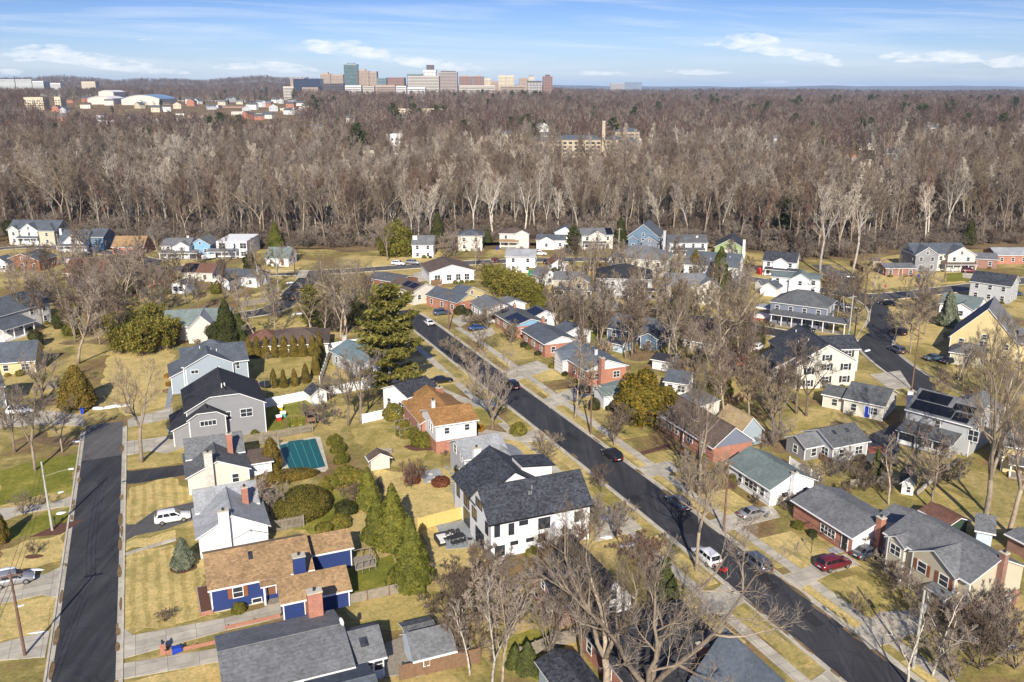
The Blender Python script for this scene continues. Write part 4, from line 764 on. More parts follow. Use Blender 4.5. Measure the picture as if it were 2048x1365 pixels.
def gen_pine(name,seed,H,r,mat,clear=.2,layers=13,tuft=26,size=.34,bark='bark_pale',dens=1.0,droop=.0):
    rs=random.Random(seed); rng=np.random.default_rng(seed); T=MB()
    pts=[(rs.gauss(0,.012)*H*k/8,rs.gauss(0,.012)*H*k/8,H*.97*k/8-.2) for k in range(9)]; r0=H*.017
    T.tube(pts,[r0*(1-.92*k/8) for k in range(9)],7); B=MB(); cen=[]
    for k in range(layers):
        t=clear+(1-clear)*(k+rs.uniform(-.3,.3))/layers; t=min(.98,max(clear*.8,t)); nb=rs.randint(4,6)
        for j in range(nb):
            if rs.random()<.24: continue
            az=j*6.283/nb+k*1.1+rs.uniform(-.4,.4); rel=(t-clear)/(1-clear); l=r*(.55+.5*math.sin(math.pi*(.15+.62*(1-rel))))*(1-rel)**.35*rs.uniform(.55,1.15); l=max(.6,l)
            p0=Vector((0,0,H*t)); d=Vector((math.cos(az),math.sin(az),.12+.5*rel-droop)); q=[p0+d*(l*s)+Vector((0,0,.10*l*s*s)) for s in(0,.35,.7,1)]
            B.tube([tuple(x) for x in q],[.075*(1-.5*rel),.055,.035,.012],4,0,cap=False)
            for s in np.arange(.32,1.05,.5/max(l,.5)):
                c=p0+d*(l*s)+Vector((0,0,.10*l*s*s)); side=Vector((-math.sin(az),math.cos(az),0))
                for e in(-1,0,1):
                    if rs.random()<.2: continue
                    w=l*.2*min(1,1.3-s*.6)+.2; cen.append(tuple(c+side*(e*w*rs.uniform(.5,1.1))+Vector((0,0,rs.gauss(.05,.12)))))
    for k in range(6): cen.append((0,0,H*(.9+.018*k)))
    cen=np.array(cen); m=int(tuft*dens); n=len(cen)*m
    P=np.repeat(cen,m,0)+rng.normal(size=(n,3))*np.array([.42,.42,.15]); Nn=np.tile(np.array([0,0,1.0]),(n,1))
    V,F=leaves(P,Nn,size,rng,2.6,.9)
    o=len(B.v); me=None
    B2=dict(V=np.array(B.v),F=B.f); Vall=np.concatenate([B2['V'],V]); Fall=np.concatenate([np.array(B.f),F+o]); mi=[0]*len(B.f)+[1]*len(F)
    # end caps off: every branch face is a quad
    return dict(H=H,parts=[('trunk',T.mesh(name+'_trunk',[bark],True)),('crown',npmesh(name+'_crown',Vall,Fall,[bark,mat],mi))])
def gen_bamboo(name,seed,H,r,n,mat):
    rng=np.random.default_rng(seed); K=70
    a=rng.uniform(0,2*np.pi,K); rr=r*np.sqrt(rng.uniform(0,1,K)); bx=rr*np.cos(a); by=rr*np.sin(a); hh=H*rng.uniform(.6,1,K); m=MB()
    lean=rng.normal(size=(K,2))*.22
    for i in range(K): m.tube([(bx[i],by[i],-.1),(bx[i]+lean[i,0]*hh[i]*.3,by[i]+lean[i,1]*hh[i]*.3,hh[i]*.6),(bx[i]+lean[i,0]*hh[i],by[i]+lean[i,1]*hh[i],hh[i])],[.03,.025,.008],3)
    k=rng.integers(0,K,n); t=rng.uniform(.15,1,n)**.8; P=np.stack([bx[k]+lean[k,0]*hh[k]*t**1.6,by[k]+lean[k,1]*hh[k]*t**1.6,hh[k]*t],1)+rng.normal(size=(n,3))*np.array([.38,.38,.25])
    V,F=leaves(P,np.tile(np.array([0,-.3,.8]),(n,1)),.30,rng,2.6,1.0)
    return dict(H=H,parts=[('stems',m.mesh(name+'_culms',['twig_tan'])),('foliage',npmesh(name+'_leaves',V,F,[mat]))])
PROTO={}
def make_protos():
    g=gen_tree
    PROTO['forest']=[g('forest',100+i,H=26+(i%4)*2,clear=.24+.06*(i%4),fork=[0,0,2,0,0,3,0,0][i],spread=[.17,.2,.3,.18,.22,.3,.16,.24][i],n1=18,n2=6,n3=7,n4=5,r0=.27+.04*(i%3),tw=.058,a1=(28,60),bark=['bark_tan','bark','bark_tan','bark_tan','bark','bark','bark_pale','bark_tan'][i],twig=['twig_grey','twig','twig_tan','twig_grey','twig_red','twig_grey','twig_pale','twig'][i],up=.6) for i in range(8)]
    PROTO['pale']=[g('pale',200+i,H=26,a1=(24,52),clear=.4 if i else .3,fork=[0,3,2][i],spread=[.22,.34,.3][i],n1=16,n2=5,n3=5,n4=4,r0=.36,tw=.045,bark='bark_pale',twig='twig_pale',up=.4) for i in range(3)]
    PROTO['yard']=[g('yard',300+i,H=15,clear=.28+.05*(i%2),fork=[0,3,2,4,0,3][i],spread=[.27,.4,.38,.4,.3,.42][i],n1=20,n2=7,n3=7,n4=5,r0=.26,tw=.042,bark=['bark','bark_tan','bark_tan','bark','bark_tan','bark'][i],twig=['twig','twig_grey','twig_tan','twig_grey','twig','twig_tan'][i],up=.4) for i in range(6)]
    PROTO['big']=[g('big',400+i,H=20,clear=.2+.08*i,fork=[4,3,3][i],spread=[.5,.45,.38][i],n1=28,n2=7,n3=7,n4=6,r0=.46,tw=.026,bark='bark_tan',twig=['twig_grey','twig_tan','twig_tan'][i],up=.3,crook=.11) for i in range(3)]
    PROTO['street']=[g('street',450+i,H=13,clear=.16,fork=5,spread=.42,n1=32,n2=7,n3=7,n4=5,r0=.3,tw=.034,bark='bark',twig='twig_grey' if i else 'twig_tan',up=.5,crook=.07) for i in range(2)]
    PROTO['slim']=[g('slim',500+i,H=14,clear=.25,fork=[0,2,2][i],spread=.24,n1=16,n2=6,n3=6,n4=5,r0=.17,tw=.036,bark='bark_pale' if i==1 else 'bark_tan',twig='twig_grey',up=.5,crook=.09) for i in range(3)]
    PROTO['orn']=[g('orn',600+i,H=6,clear=.14,fork=4+i%2,spread=.5,n1=26,n2=7,n3=7,n4=5,r0=.13,tw=.026,bark='bark',twig=['twig_tan','twig_grey','twig'][i],up=.35,crook=.1) for i in range(3)]
    PROTO['bush']=[g('bush',700+i,H=3.2,clear=.05,fork=7,spread=.6,n1=36,n2=7,n3=6,n4=5,r0=.045,tw=.028,bark=['twig','twig_red','twig_tan'][i],twig=['twig','twig_red','twig_tan'][i],up=.4,crook=.12) for i in range(3)]
    PROTO['thicket']=[g('thicket',750+i,H=7,clear=.06,fork=6,spread=.5,n1=38,n2=7,n3=7,n4=6,r0=.1,tw=.034,bark='bark',twig=['twig_grey','twig','twig_grey'][i],up=.35,crook=.12) for i in range(3)]
    PROTO['far']=[g('far',800+i,H=22,clear=.25,fork=[0,3,0,2][i],spread=[.26,.36,.3,.34][i],n1=12,n2=4,n3=5,n4=3,r0=.3,tw=.19,bark='bark' if i%2 else 'bark_tan',twig=['twig_far','twig_farred','twig_far','twig_grey'][i],up=.45) for i in range(4)]
    PROTO['ley']=[gen_cone('leyland',20+i,8,2.0,9000,.19,'f_ley',.82,.02,.45) for i in range(3)]
    PROTO['arb']=[gen_cone('arborvitae',30+i,5,1.15,4200,.15,'f_arb',.55,.02,.2) for i in range(2)]
    PROTO['fat']=[gen_cone('cypress',34,7,2.6,10000,.19,'f_arb',.55,.02,.45)]
    PROTO['spruce']=[gen_cone('spruce',40,5,1.9,6000,.17,'f_spruce',.75,.02,.45)]
    PROTO['cedar']=[gen_cone('cedar',44+i,10,2.6,6500,.28,'f_dark' if i==0 else 'f_dpine',.7,.03,.45) for i in range(2)]
    PROTO['pine']=[gen_pine('pine',50,23,6.2,'f_pine',.16,15,17,.34)]
    PROTO['pine2']=[gen_pine('dark_pine',55,17,4.6,'f_dpine',.15,12,22,.42)]
    PROTO['mag']=[gen_blob('magnolia',60,5.0,4.6,5.0,11000,.36,'f_mag',34,.52,.5,part='crown')]
    PROTO['holly']=[gen_blob('holly',63,3.2,3.2,4.2,6000,.30,'f_dark',26,.5,.5,part='crown'),gen_blob('holly',64,3.4,3.2,3.8,6000,.28,'f_shrub',26,.5,.5,part='crown')]
    PROTO['ball']=[gen_blob('ball_shrub',66+i,1.6,1.5,1.25,4200,.13,m_,26,.32,.9,trunk=False) for i,m_ in enumerate(('f_shrub','f_bam','f_dark'))]
    PROTO['dome']=[gen_blob('dome_hedge',70,3.4,2.9,1.8,18000,.12,'f_hedge',60,.10,.9,trunk=False,jit=.45)]
    PROTO['hedge']=[gen_blob('hedge',71,5.2,1.3,1.1,9000,.13,'f_arb',30,.08,.9,trunk=False,jit=.5)]
    PROTO['redball']=[gen_blob('red_shrub',72,1.2,1.2,.9,2600,.13,'f_red',40,.3,.9,trunk=False)]
    PROTO['goldball']=[gen_blob('gold_shrub',73,.8,.8,.7,1400,.13,'f_gold',30,.3,.9,trunk=False)]
    PROTO['bam']=[gen_bamboo('bamboo',80+i,8,3.2,7500,'f_bam') for i in range(2)]
PLANTS=[]
def plant(kind,px,py,h,desc,cat='tree',name=None,i=None,rot=None,wide=1.0,lean=(0,0),group=None,xy=None,label=None):
    P=PROTO[kind]; k=(len(PLANTS)*5+3)%len(P) if i is None else i; p=P[k%len(P)]
    X,Y=xy if xy else G(px,py); s=h/p['H']
    r=empty(name or 'bare_tree',(X,Y,TZ(X,Y)),random.uniform(0,6.28) if rot is None else rot); r.scale=(s*wide,s*wide,s)
    if lean!=(0,0): r.rotation_euler=(R(lean[1]),R(lean[0]),r.rotation_euler[2])
    for nme,me in p['parts']:
        o=bpy.data.objects.new(nme,me); C.objects.link(o); o.parent=r
    r['category']=cat; r['label']=label or '?'; ALL.append(r)
    if group: r['group']=group
    PLANTS.append((r,desc,X,Y,label is None)); return r
NICKS=[]
def label_plants():
    """where each plant stands: beside the nearest house"""
    c={}
    for r,desc,X,Y,auto in PLANTS:
        if not auto: continue
        best=min(HOUSES+NICKS,key=lambda h:max(0,math.dist((X,Y),h[1])-h[2]*.6)); hx,hy=best[1]
        a=PX(X,Y)[0]-PX(hx,hy)[0]; sc_=FPX/math.hypot(hx,hy)*best[2]
        if a<-sc_*.75: rel='left of'
        elif a>sc_*.75: rel='right of'
        elif Y<hy: rel='in front of'
        else: rel='behind'
        c.setdefault('%s %s %s'%(desc,rel,best[0]),[]).append((PX(X,Y)[0],r))
    ORD=['first','second','third','fourth','fifth','sixth','seventh','eighth','ninth','tenth','eleventh','twelfth','thirteenth','fourteenth','fifteenth','sixteenth','seventeenth','eighteenth']
    for lab,L_ in c.items():
        L_.sort(key=lambda t:t[0])
        if len(L_)==1: L_[0][1]['label']=lab
        elif len(L_)==2:
            for (x,r),w in zip(L_,('left of two','right of two')): r['label']='%s, %s'%(lab,w)
        else:
            for k,(x,r) in enumerate(L_): r['label']='%s, %s from left'%(lab,ORD[min(k,17)])
            
def build_plants():
    p=plant
    B='grey brown twigged bare tree'
    # -------- large bare trees one can point to
    p('big',283,925,17,'','tree',i=2,wide=.8,rot=2.2,label='tall pale barked bare tree standing beside the left road')
    p('yard',70,942,13,B,i=1); p('yard',30,905,11,B,i=3); p('yard',125,905,9,B,i=2); p('street',85,800,9,B,wide=1.1); p('yard',8,860,12,B)
    p('slim',157,728,20,'tall bare tree',wide=1.2); p('yard',250,642,19,'tall bare tree with dark twigs',i=1); p('slim',225,600,14,'slender bare tree')
    for q in((60,655,12),(130,648,13),(178,645,12),(212,622,11),(30,610,10),(160,600,10),(100,600,10),(290,612,11),(330,600,9),(200,690,8),(60,590,9)): p('yard',*q,'tan twigged bare tree',i=2)
    p('big',692,668,18,'',i=1,label='big bare oak with dark spreading crown behind the mottled brown bungalow'); p('slim',517,694,17,'tall thin bare tree'); p('yard',697,852,12,'bare tree with dense grey twigs',i=3); p('yard',722,847,14,'bare tree with forked pale trunk',i=1); p('thicket',650,850,6,'round bare tree with brown twigs'); p('thicket',660,800,5,'bare thicket',name='bare_shrub',cat='shrub')
    p('street',985,857,13.5,'',i=1,wide=.95,label='bare street tree with fan shaped crown right of the orange roofed house'); p('yard',1150,837,14,'leaning bare street tree with twin stems',i=2,lean=(-12,0)); p('orn',1229,892,7,'round bare ornamental tree with fine tan twigs',wide=1.2); p('thicket',1300,850,6,'bare thicket with purple grey twigs',name='bare_shrub',cat='shrub'); p('thicket',1330,870,5,'bare thicket with purple grey twigs',name='bare_shrub',cat='shrub')
    p('big',1393,1142,16,'',i=2,wide=.62,rot=.4,label='tall pale forked bare tree on the kerb by the white car'); p('big',1398,992,19,'',i=1,wide=.6,rot=1.2,label='tall bare tree with split trunk in the lawn of the green roofed ranch'); p('thicket',1375,985,7,'vase shaped bare shrub',name='bare_shrub',cat='shrub'); p('slim',1405,806,16,'tall bare tree')
    p('yard',1264,714,15,'tall bare tree'); p('big',1342,737,18,'',i=2,wide=.6,label='tall twin trunked bare tree beside the black roofed shed'); p('yard',1433,722,17,'leaning bare tree',lean=(10,0)); p('yard',1593,828,14,'bare tree with grey crown',i=3); p('yard',1612,832,13,'bare tree with wide grey crown',i=5); p('yard',1560,862,11,'bare tree with wide grey crown'); p('yard',1515,778,8,'bare tree')
    p('yard',1820,707,12,'bare street tree with tan twigs',i=2); p('slim',1738,644,14,'pale bare street tree with crooked trunk',i=1,lean=(7,0)); p('slim',1913,778,11,'bare tree'); p('slim',1938,760,9,'bare tree'); p('yard',1790,680,8,'bare tree')
    p('big',1968,1058,27,'',i=1,wide=.62,rot=.9,label='huge bare tree with thick mottled trunk behind the beige split level'); p('big',2018,1068,19,'',i=2,wide=.7,label='bare tree standing just right of the huge mottled trunk'); p('yard',2040,950,13,'bare tree'); p('slim',2000,850,11,'bare tree with dark twigs')
    p('big',1292,1440,20,'',i=0,rot=.3,wide=.95,label='huge spreading bare tree at the bottom before the charcoal roof'); p('big',1212,1405,18.5,'',i=1,rot=2.0,wide=.9,label='large forked bare tree at the bottom left of the charcoal roof'); p('yard',1385,1345,8,'',i=3,label='small bare tree growing against the charcoal roof at the bottom')
    p('slim',985,1372,12,'slender bare tree',i=1); p('slim',1003,1378,12,'slender bare tree',i=2); p('slim',940,1350,9,'slender bare tree')
    for q in((1118,1292,8.5),(1165,1335,9.5),(1075,1222,6.5),(1195,1290,8),(1100,1350,8)): p('yard',*q,'grey twigged bare tree',i=3,wide=1.1)
    T='dense grey bare thicket'
    for q in((905,1240,7),(955,1270,7.5),(985,1180,5.5),(960,1165,5),(1010,1250,5),(1040,1250,5),(930,1320,6),(1060,1190,4)): p('thicket',*q,T,name='bare_shrub',cat='shrub')
    for q in((1112,1118,3.4),(1145,1090,3.2),(1300,1150,3.5),(1265,1120,3.5),(1300,1110,3)): p('bush',*q,'reddish twigged bare shrub',name='bare_shrub',cat='shrub',i=1,wide=1.15)
    for q in((1200,1062,5),(1230,1075,5),(1165,1078,5.5),(1250,1050,3.5),(1175,1050,4)): p('orn',*q,'small pale twigged bare tree',i=1)
    p('orn',1092,918,5.0,'small spreading bare tree in the verge',wide=1.25,i=0); p('orn',1202,987,5,'small bare vase shaped tree in a mulch ring',i=2,wide=.8); p('thicket',541,1032,6.5,'multi stemmed bare tree',wide=.8); p('bush',822,975,4.5,'tall bare reddish shrub',name='bare_shrub',cat='shrub',i=1,wide=.6); p('bush',835,965,3,'tall bare reddish shrub',name='bare_shrub',cat='shrub',i=1,wide=.7)
    p('slim',1865,1352,10,'pale slim bare tree',i=1); p('slim',1815,1372,11,'pale slim bare tree',i=1); p('slim',1895,1330,8,'pale slim bare tree',i=1)
    for q in((1850,1262,4.5),(1930,1300,6),(1975,1280,6),(2010,1300,6.5),(1960,1340,6),(2030,1340,6),(1900,1365,5),(1785,1180,3.6),(1760,1140,3.4),(1990,1250,5)): p('thicket',*q,T,name='bare_shrub',cat='shrub')
    p('orn',1810,1200,4,'small dark bare tree'); p('orn',1715,1232,3.2,'small dark bare tree')
    p('pale',1640,546,27,'',i=1,label='huge pale silver tree standing left of the dark brown fence'); p('pale',1705,548,26,'',i=2,label='huge pale silver tree beside the dark brown fence')
    p('big',775,522,14,'',i=1,wide=.7,label='pale silver bare tree on the verge of the far street'); p('orn',895,516,8.5,'pale round bare tree',i=1); p('orn',908,514,8.5,'pale round bare tree',i=1); p('slim',952,538,13,'tall bare tree'); p('thicket',590,522,7,'pale bare thicket',name='bare_shrub',cat='shrub'); p('thicket',965,560,5,'dark bare thicket',name='bare_shrub',cat='shrub'); p('thicket',985,548,5,'dark bare thicket',name='bare_shrub',cat='shrub')
    for q in((1000,652,6),(975,660,6),(1020,690,6),(960,700,5),(905,720,5.5),(935,745,6)): p('orn',*q,'small round bare tree',i=0)
    # -------- evergreens
    p('pine',783,803,23,'',name='pine_tree',rot=1.0,wide=1.1,label='tall bushy yellow green pine standing over the white house')
    p('pine',622,657,11,'bushy green pine',name='pine_tree',wide=1.1); p('pine2',1573,492,17,'dark layered pine',name='pine_tree'); p('pine2',1580,470,11,'low dark pine',name='pine_tree'); p('pine2',1145,510,10,'dark pine',name='pine_tree')
    p('ley',552,498,10.5,'broad dark green conifer',name='conifer_tree',wide=1.15); p('holly',500,540,6,'round clipped evergreen',name='evergreen_tree'); p('holly',793,512,14,'tall dark evergreen',name='evergreen_tree',i=1); p('cedar',876,487,12,'dark conifer',name='conifer_tree'); p('cedar',976,486,6,'small dark conifer',name='conifer_tree'); p('cedar',1240,492,11,'dark conifer',name='conifer_tree'); p('cedar',1438,582,13,'broad dark conifer',name='conifer_tree',wide=1.08); p('arb',1388,562,10,'slim dark conifer',name='conifer_tree')
    for q in((105,455,9),(150,455,9),(190,458,8),(70,440,9),(225,452,8),(380,475,8),(445,470,8),(20,470,7),(20,450,9)): p('holly',*q,'dark evergreen below the wood',name='evergreen_tree',i=0)
    p('cedar',1937,490,10,'dark conifer',name='conifer_tree'); p('holly',2045,470,9,'dark evergreen below the wood',name='evergreen_tree',i=0); p('cedar',1870,470,7,'dark conifer',name='conifer_tree'); p('holly',1770,480,6,'dark evergreen at the foot of the wood',name='evergreen_tree')
    p('fat',157,815,8.2,'big rounded bronze green cypress',name='cypress_tree',wide=1.05)
    for q in((242,706,6.5),(285,710,8.2),(325,700,7.6),(262,686,7),(305,676,8.5),(340,688,6.2),(232,672,6)): p('bam',*q,'tall bamboo clump',name='bamboo',cat='bamboo',wide=.85)
    p('cedar',455,690,11,'tall dark cedar',name='conifer_tree'); p('cedar',478,685,8,'tall dark cedar',name='conifer_tree',i=1); p('holly',432,690,6,'low dark evergreen',name='evergreen_tree'); p('holly',650,660,6,'low dark evergreen',name='evergreen_tree',i=0); p('holly',722,650,6.5,'low dark evergreen',name='evergreen_tree',i=0); p('holly',700,640,6,'low dark evergreen',name='evergreen_tree',i=0)
    for k,x in enumerate((499,515,533,551,569,588,606,626)): p('arb',x,716-k*.6,5.0,'green cone arborvitae',name='arborvitae',wide=1.05)
    for x,y,h in((640,712,5.2),(636,725,5),(634,738,4.8),(632,750,4.6),(548,775,4),(568,775,3.8),(590,772,3.8),(612,766,4.2),(640,700,4.6)): p('arb',x,y,h,'small cone arborvitae',name='arborvitae')
    p('fat',545,940,5.4,'bronze cone conifer beside the pool',name='cypress_tree',wide=.85,label='bronze green cone conifer at the left corner of the covered pool')
    p('dome',607,1025,4.6,'',name='dome_hedge',cat='hedge',rot=1.1,label='large clipped green dome hedge in the garden of the white chimney house')
    p('hedge',566,962,2.3,'',name='clipped_hedge',cat='hedge',rot=GA,label='long bronze green hedge along the near side of the covered pool')
    p('ball',691,1028,2.6,'round dark green shrub',cat='shrub',name='round_shrub',i=2); 
    for q in((668,972,2.4),(690,966,2.3),(710,960,2.2),(690,950,2.0),(648,985,1.8),(725,968,2.0)): p('ball',*q,'bright broadleaf shrub',cat='shrub',name='broadleaf_shrub',i=1,wide=1.15)
    for q in((676,903,2.3),(682,925,2.2),(668,888,2.2)): p('ball',*q,'bronze shrub by the pool',cat='shrub',name='shrub',i=0)
    p('thicket',708,1010,3.6,'grey bare shrub',name='bare_shrub',cat='shrub'); p('ball',650,1068,2.2,'bright broadleaf shrub',cat='shrub',name='broadleaf_shrub',i=1); p('ball',680,1055,2.4,'bright broadleaf shrub',cat='shrub',name='broadleaf_shrub',i=1)
    p('ley',738,1020,6.6,'tall feathery green conifer',name='conifer_tree',wide=1.2); p('ley',788,1096,9.2,'tall feathery green conifer',name='conifer_tree',wide=1.08); p('ley',823,1174,9.4,'tall feathery green conifer',name='conifer_tree',wide=1.15); p('ley',756,1082,6.8,'tall feathery green conifer',name='conifer_tree',wide=1.2)
    p('spruce',368,1133,4.0,'',name='spruce_tree',label='small blue grey spruce on the lawn by the white chimney house'); p('spruce',1893,652,9,'tall blue spruce',name='spruce_tree',wide=.8)
    p('mag',1290,842,10.5,'',name='magnolia_tree',label='broad glossy bronze green magnolia by the diagonal street')
    p('ball',788,838,3.8,'',cat='shrub',name='round_shrub',i=1,wide=.85,label='round lime green shrub at the end of the white fence'); p('ball',845,890,2.9,'clipped round green shrub',cat='shrub',name='round_shrub',i=0,wide=1.1); p('ball',815,872,2.6,'loose green shrub',cat='shrub',name='shrub',i=1,wide=1.2); p('ball',805,858,2.2,'loose green shrub',cat='shrub',name='shrub',i=1); p('ball',832,878,2.4,'loose green shrub',cat='shrub',name='shrub',i=1); p('ball',1036,868,2.6,'',cat='shrub',name='round_shrub',i=1,label='round green shrub at the kerb right of the orange roofed house'); p('goldball',960,862,1.5,'golden shrub',cat='shrub',name='gold_shrub')
    p('redball',826,965,1.8,'dark red shrub',cat='shrub',name='red_shrub'); p('redball',881,970,1.7,'dark red shrub',cat='shrub',name='red_shrub',wide=1.2); p('ball',925,952,2.4,'dark green shrub',cat='shrub',name='shrub',i=2)
    p('cedar',1328,1196,5.5,'',name='conifer_tree',i=1,wide=1.1,label='green feathery conifer on the lawn by the gabled charcoal house'); p('ball',1188,820,3.0,'upright clipped shrub',cat='shrub',name='shrub',i=2,wide=.6); p('ball',1205,800,2.2,'round clipped shrub',cat='shrub',name='round_shrub',i=0)
    for q in((1003,592,8),(1030,596,8),(985,575,7),(1058,606,7)): p('bam',*q,'yellow green bamboo grove',name='bamboo',cat='bamboo')
    p('holly',1080,622,6,'dark evergreen',name='evergreen_tree',i=1); p('holly',1440,800,5.5,'broad green holly',name='evergreen_tree',i=1); p('holly',1425,815,5,'broad green holly',name='evergreen_tree',i=1); p('holly',1470,700,6,'broad green holly',name='evergreen_tree',i=1); p('bam',1365,625,7,'yellow green evergreen',name='bamboo',cat='bamboo'); p('ball',1081,700,2.6,'gold green shrub',cat='shrub',name='shrub',i=1)
    p('fat',2,1085,4.6,'',name='cypress_tree',wide=.7,label='bronze green cone conifer at the left edge of the lawn'); p('cedar',1055,1345,3.6,'feathery green conifer',name='conifer_tree',i=1,wide=1.3); p('cedar',1030,1335,2.6,'feathery green conifer',name='conifer_tree',i=1,wide=1.4)
    for q in((1560,990,2.4,2),(1580,980,2.2,2),(1545,985,2.2,0),(1475,965,2.2,1),(1490,1040,0.1,0)): 
        if q[2]>1: p('ball',q[0],q[1],q[2],'green shrub',cat='shrub',name='shrub',i=q[3])
    for q in((1625,1058),(1655,1078),(1680,1092)): p('bush',q[0],q[1],1.3,'low reddish bare shrub',name='bare_shrub',cat='shrub',i=1)
    for q in((1590,1010,2.2),(1570,1020,2),(1745,1070,2.4),(1720,1095,3)): p('bush',*q,'low bare tan shrub',name='bare_shrub',cat='shrub',i=2)
    for q in((1690,945,4),(1715,960,4),(1660,955,4),(1640,985,3.5),(1730,985,3.5),(1620,960,3),(1765,985,3.5),(1690,995,2.5)): p('thicket',*q,'brown bare thicket',name='bare_shrub',cat='shrub')
    p('cedar',1752,950,4.5,'dark conifer',name='conifer_tree',wide=.8); p('cedar',1768,958,4,'dark conifer',name='conifer_tree',wide=.8); p('arb',1684,918,3.6,'slim green conifer',name='conifer_tree',wide=.7)
    for q in((920,628,3),(935,632,2.4)): p('ball',*q,'dark green shrub',cat='shrub',name='shrub',i=2)
    for x in(940,955,970): p('bush',x,648,2.6,'brown bare hedge shrub',name='bare_shrub',cat='shrub',i=2,wide=1.3)
    p('ball',405,1000,1.8,'dark brown shrub',cat='shrub',name='shrub',i=0); p('bush',330,1243,1.6,'tiny bare shrub on the tan lawn',name='bare_shrub',cat='shrub',i=0); p('orn',68,1112,2.2,'',i=2,label='little bare tree in a mulch ring on the left lawn'); p('orn',45,1032,3.6,'low spreading bare tree',i=0,wide=1.3)
    p('goldball',335,756,1.2,'golden shrub',cat='shrub',name='gold_shrub'); p('goldball',338,772,1.2,'golden shrub',cat='shrub',name='gold_shrub')
    # -------- planting against the house fronts
    rs=random.Random(9)
    for hs in HLIST:
        if hs.dist>330 or hs.L<6: continue
        n=0
        for k in range(4):
            b=hs.blocks[0]; u=rs.uniform(.8,hs.L-.8); X,Y=hs.wp(u,b['y0']-rs.uniform(.8,1.5))
            if inside_foot(X,Y,.35) or on_road(X,Y,.6): continue
            if any(math.dist((X,Y),(a[2],a[3]))<1.6 for a in PLANTS): continue
            if rs.random()<.6: p('ball',0,0,rs.uniform(.8,1.6),'evergreen foundation shrub',cat='shrub',name='foundation_shrub',xy=(X,Y),i=rs.choice((0,0,1,2)))
            else: p('bush',0,0,rs.uniform(.9,1.6),'bare foundation shrub',cat='shrub',name='foundation_shrub',xy=(X,Y),i=rs.randrange(3))
    # -------- bare trees of the back gardens, scattered where the photograph has them thick
    rs=random.Random(11); n=0; tries=0
    zones=[((230,1.0),(330,560,520,640)),((0,0),(10,330,560,700)),((0,0),(1080,1340,600,720)),((0,0),(1330,1525,600,760)),((0,0),(1420,1560,740,900)),((0,0),(620,760,600,640)),((0,0),(1850,2040,735,860)),((0,0),(1100,1500,540,600)),((0,0),(150,330,500,600)),((0,0),(1640,1860,580,680)),((0,0),(1760,2040,930,1080)),((0,0),(540,720,640,700)),((0,0),(1160,1340,640,700))]
    cnt=[18,60,46,40,14,10,7,42,32,22,6,10,24]
    for (z,(x0,x1,y0,y1)),c in zip(zones,cnt):
        k=0; tries=0
        while k<c and tries<400:
            tries+=1; x=rs.uniform(x0,x1); y=rs.uniform(y0,y1); X,Y=G(x,y)
            if inside_foot(X,Y,1.6) or on_road(X,Y,1.2): continue
            if any(math.dist((X,Y),(a[2],a[3]))<2.3 for a in PLANTS): continue
            t=rs.random()
            if t<.5: p('yard',x,y,rs.uniform(8,13.5),'bare garden tree',name='garden_tree')
            elif t<.62: p('slim',x,y,rs.uniform(9,14),'slim bare garden tree',name='garden_tree')
            elif t<.85: p('thicket',x,y,rs.uniform(3.5,6),'bare garden thicket',name='bare_shrub',cat='shrub')
            elif t<.93: p('holly',x,y,rs.uniform(3,5.5),'small garden evergreen',name='evergreen_tree')
            else: p('bush',x,y,rs.uniform(2,3),'low bare garden shrub',name='bare_shrub',cat='shrub')
            k+=1
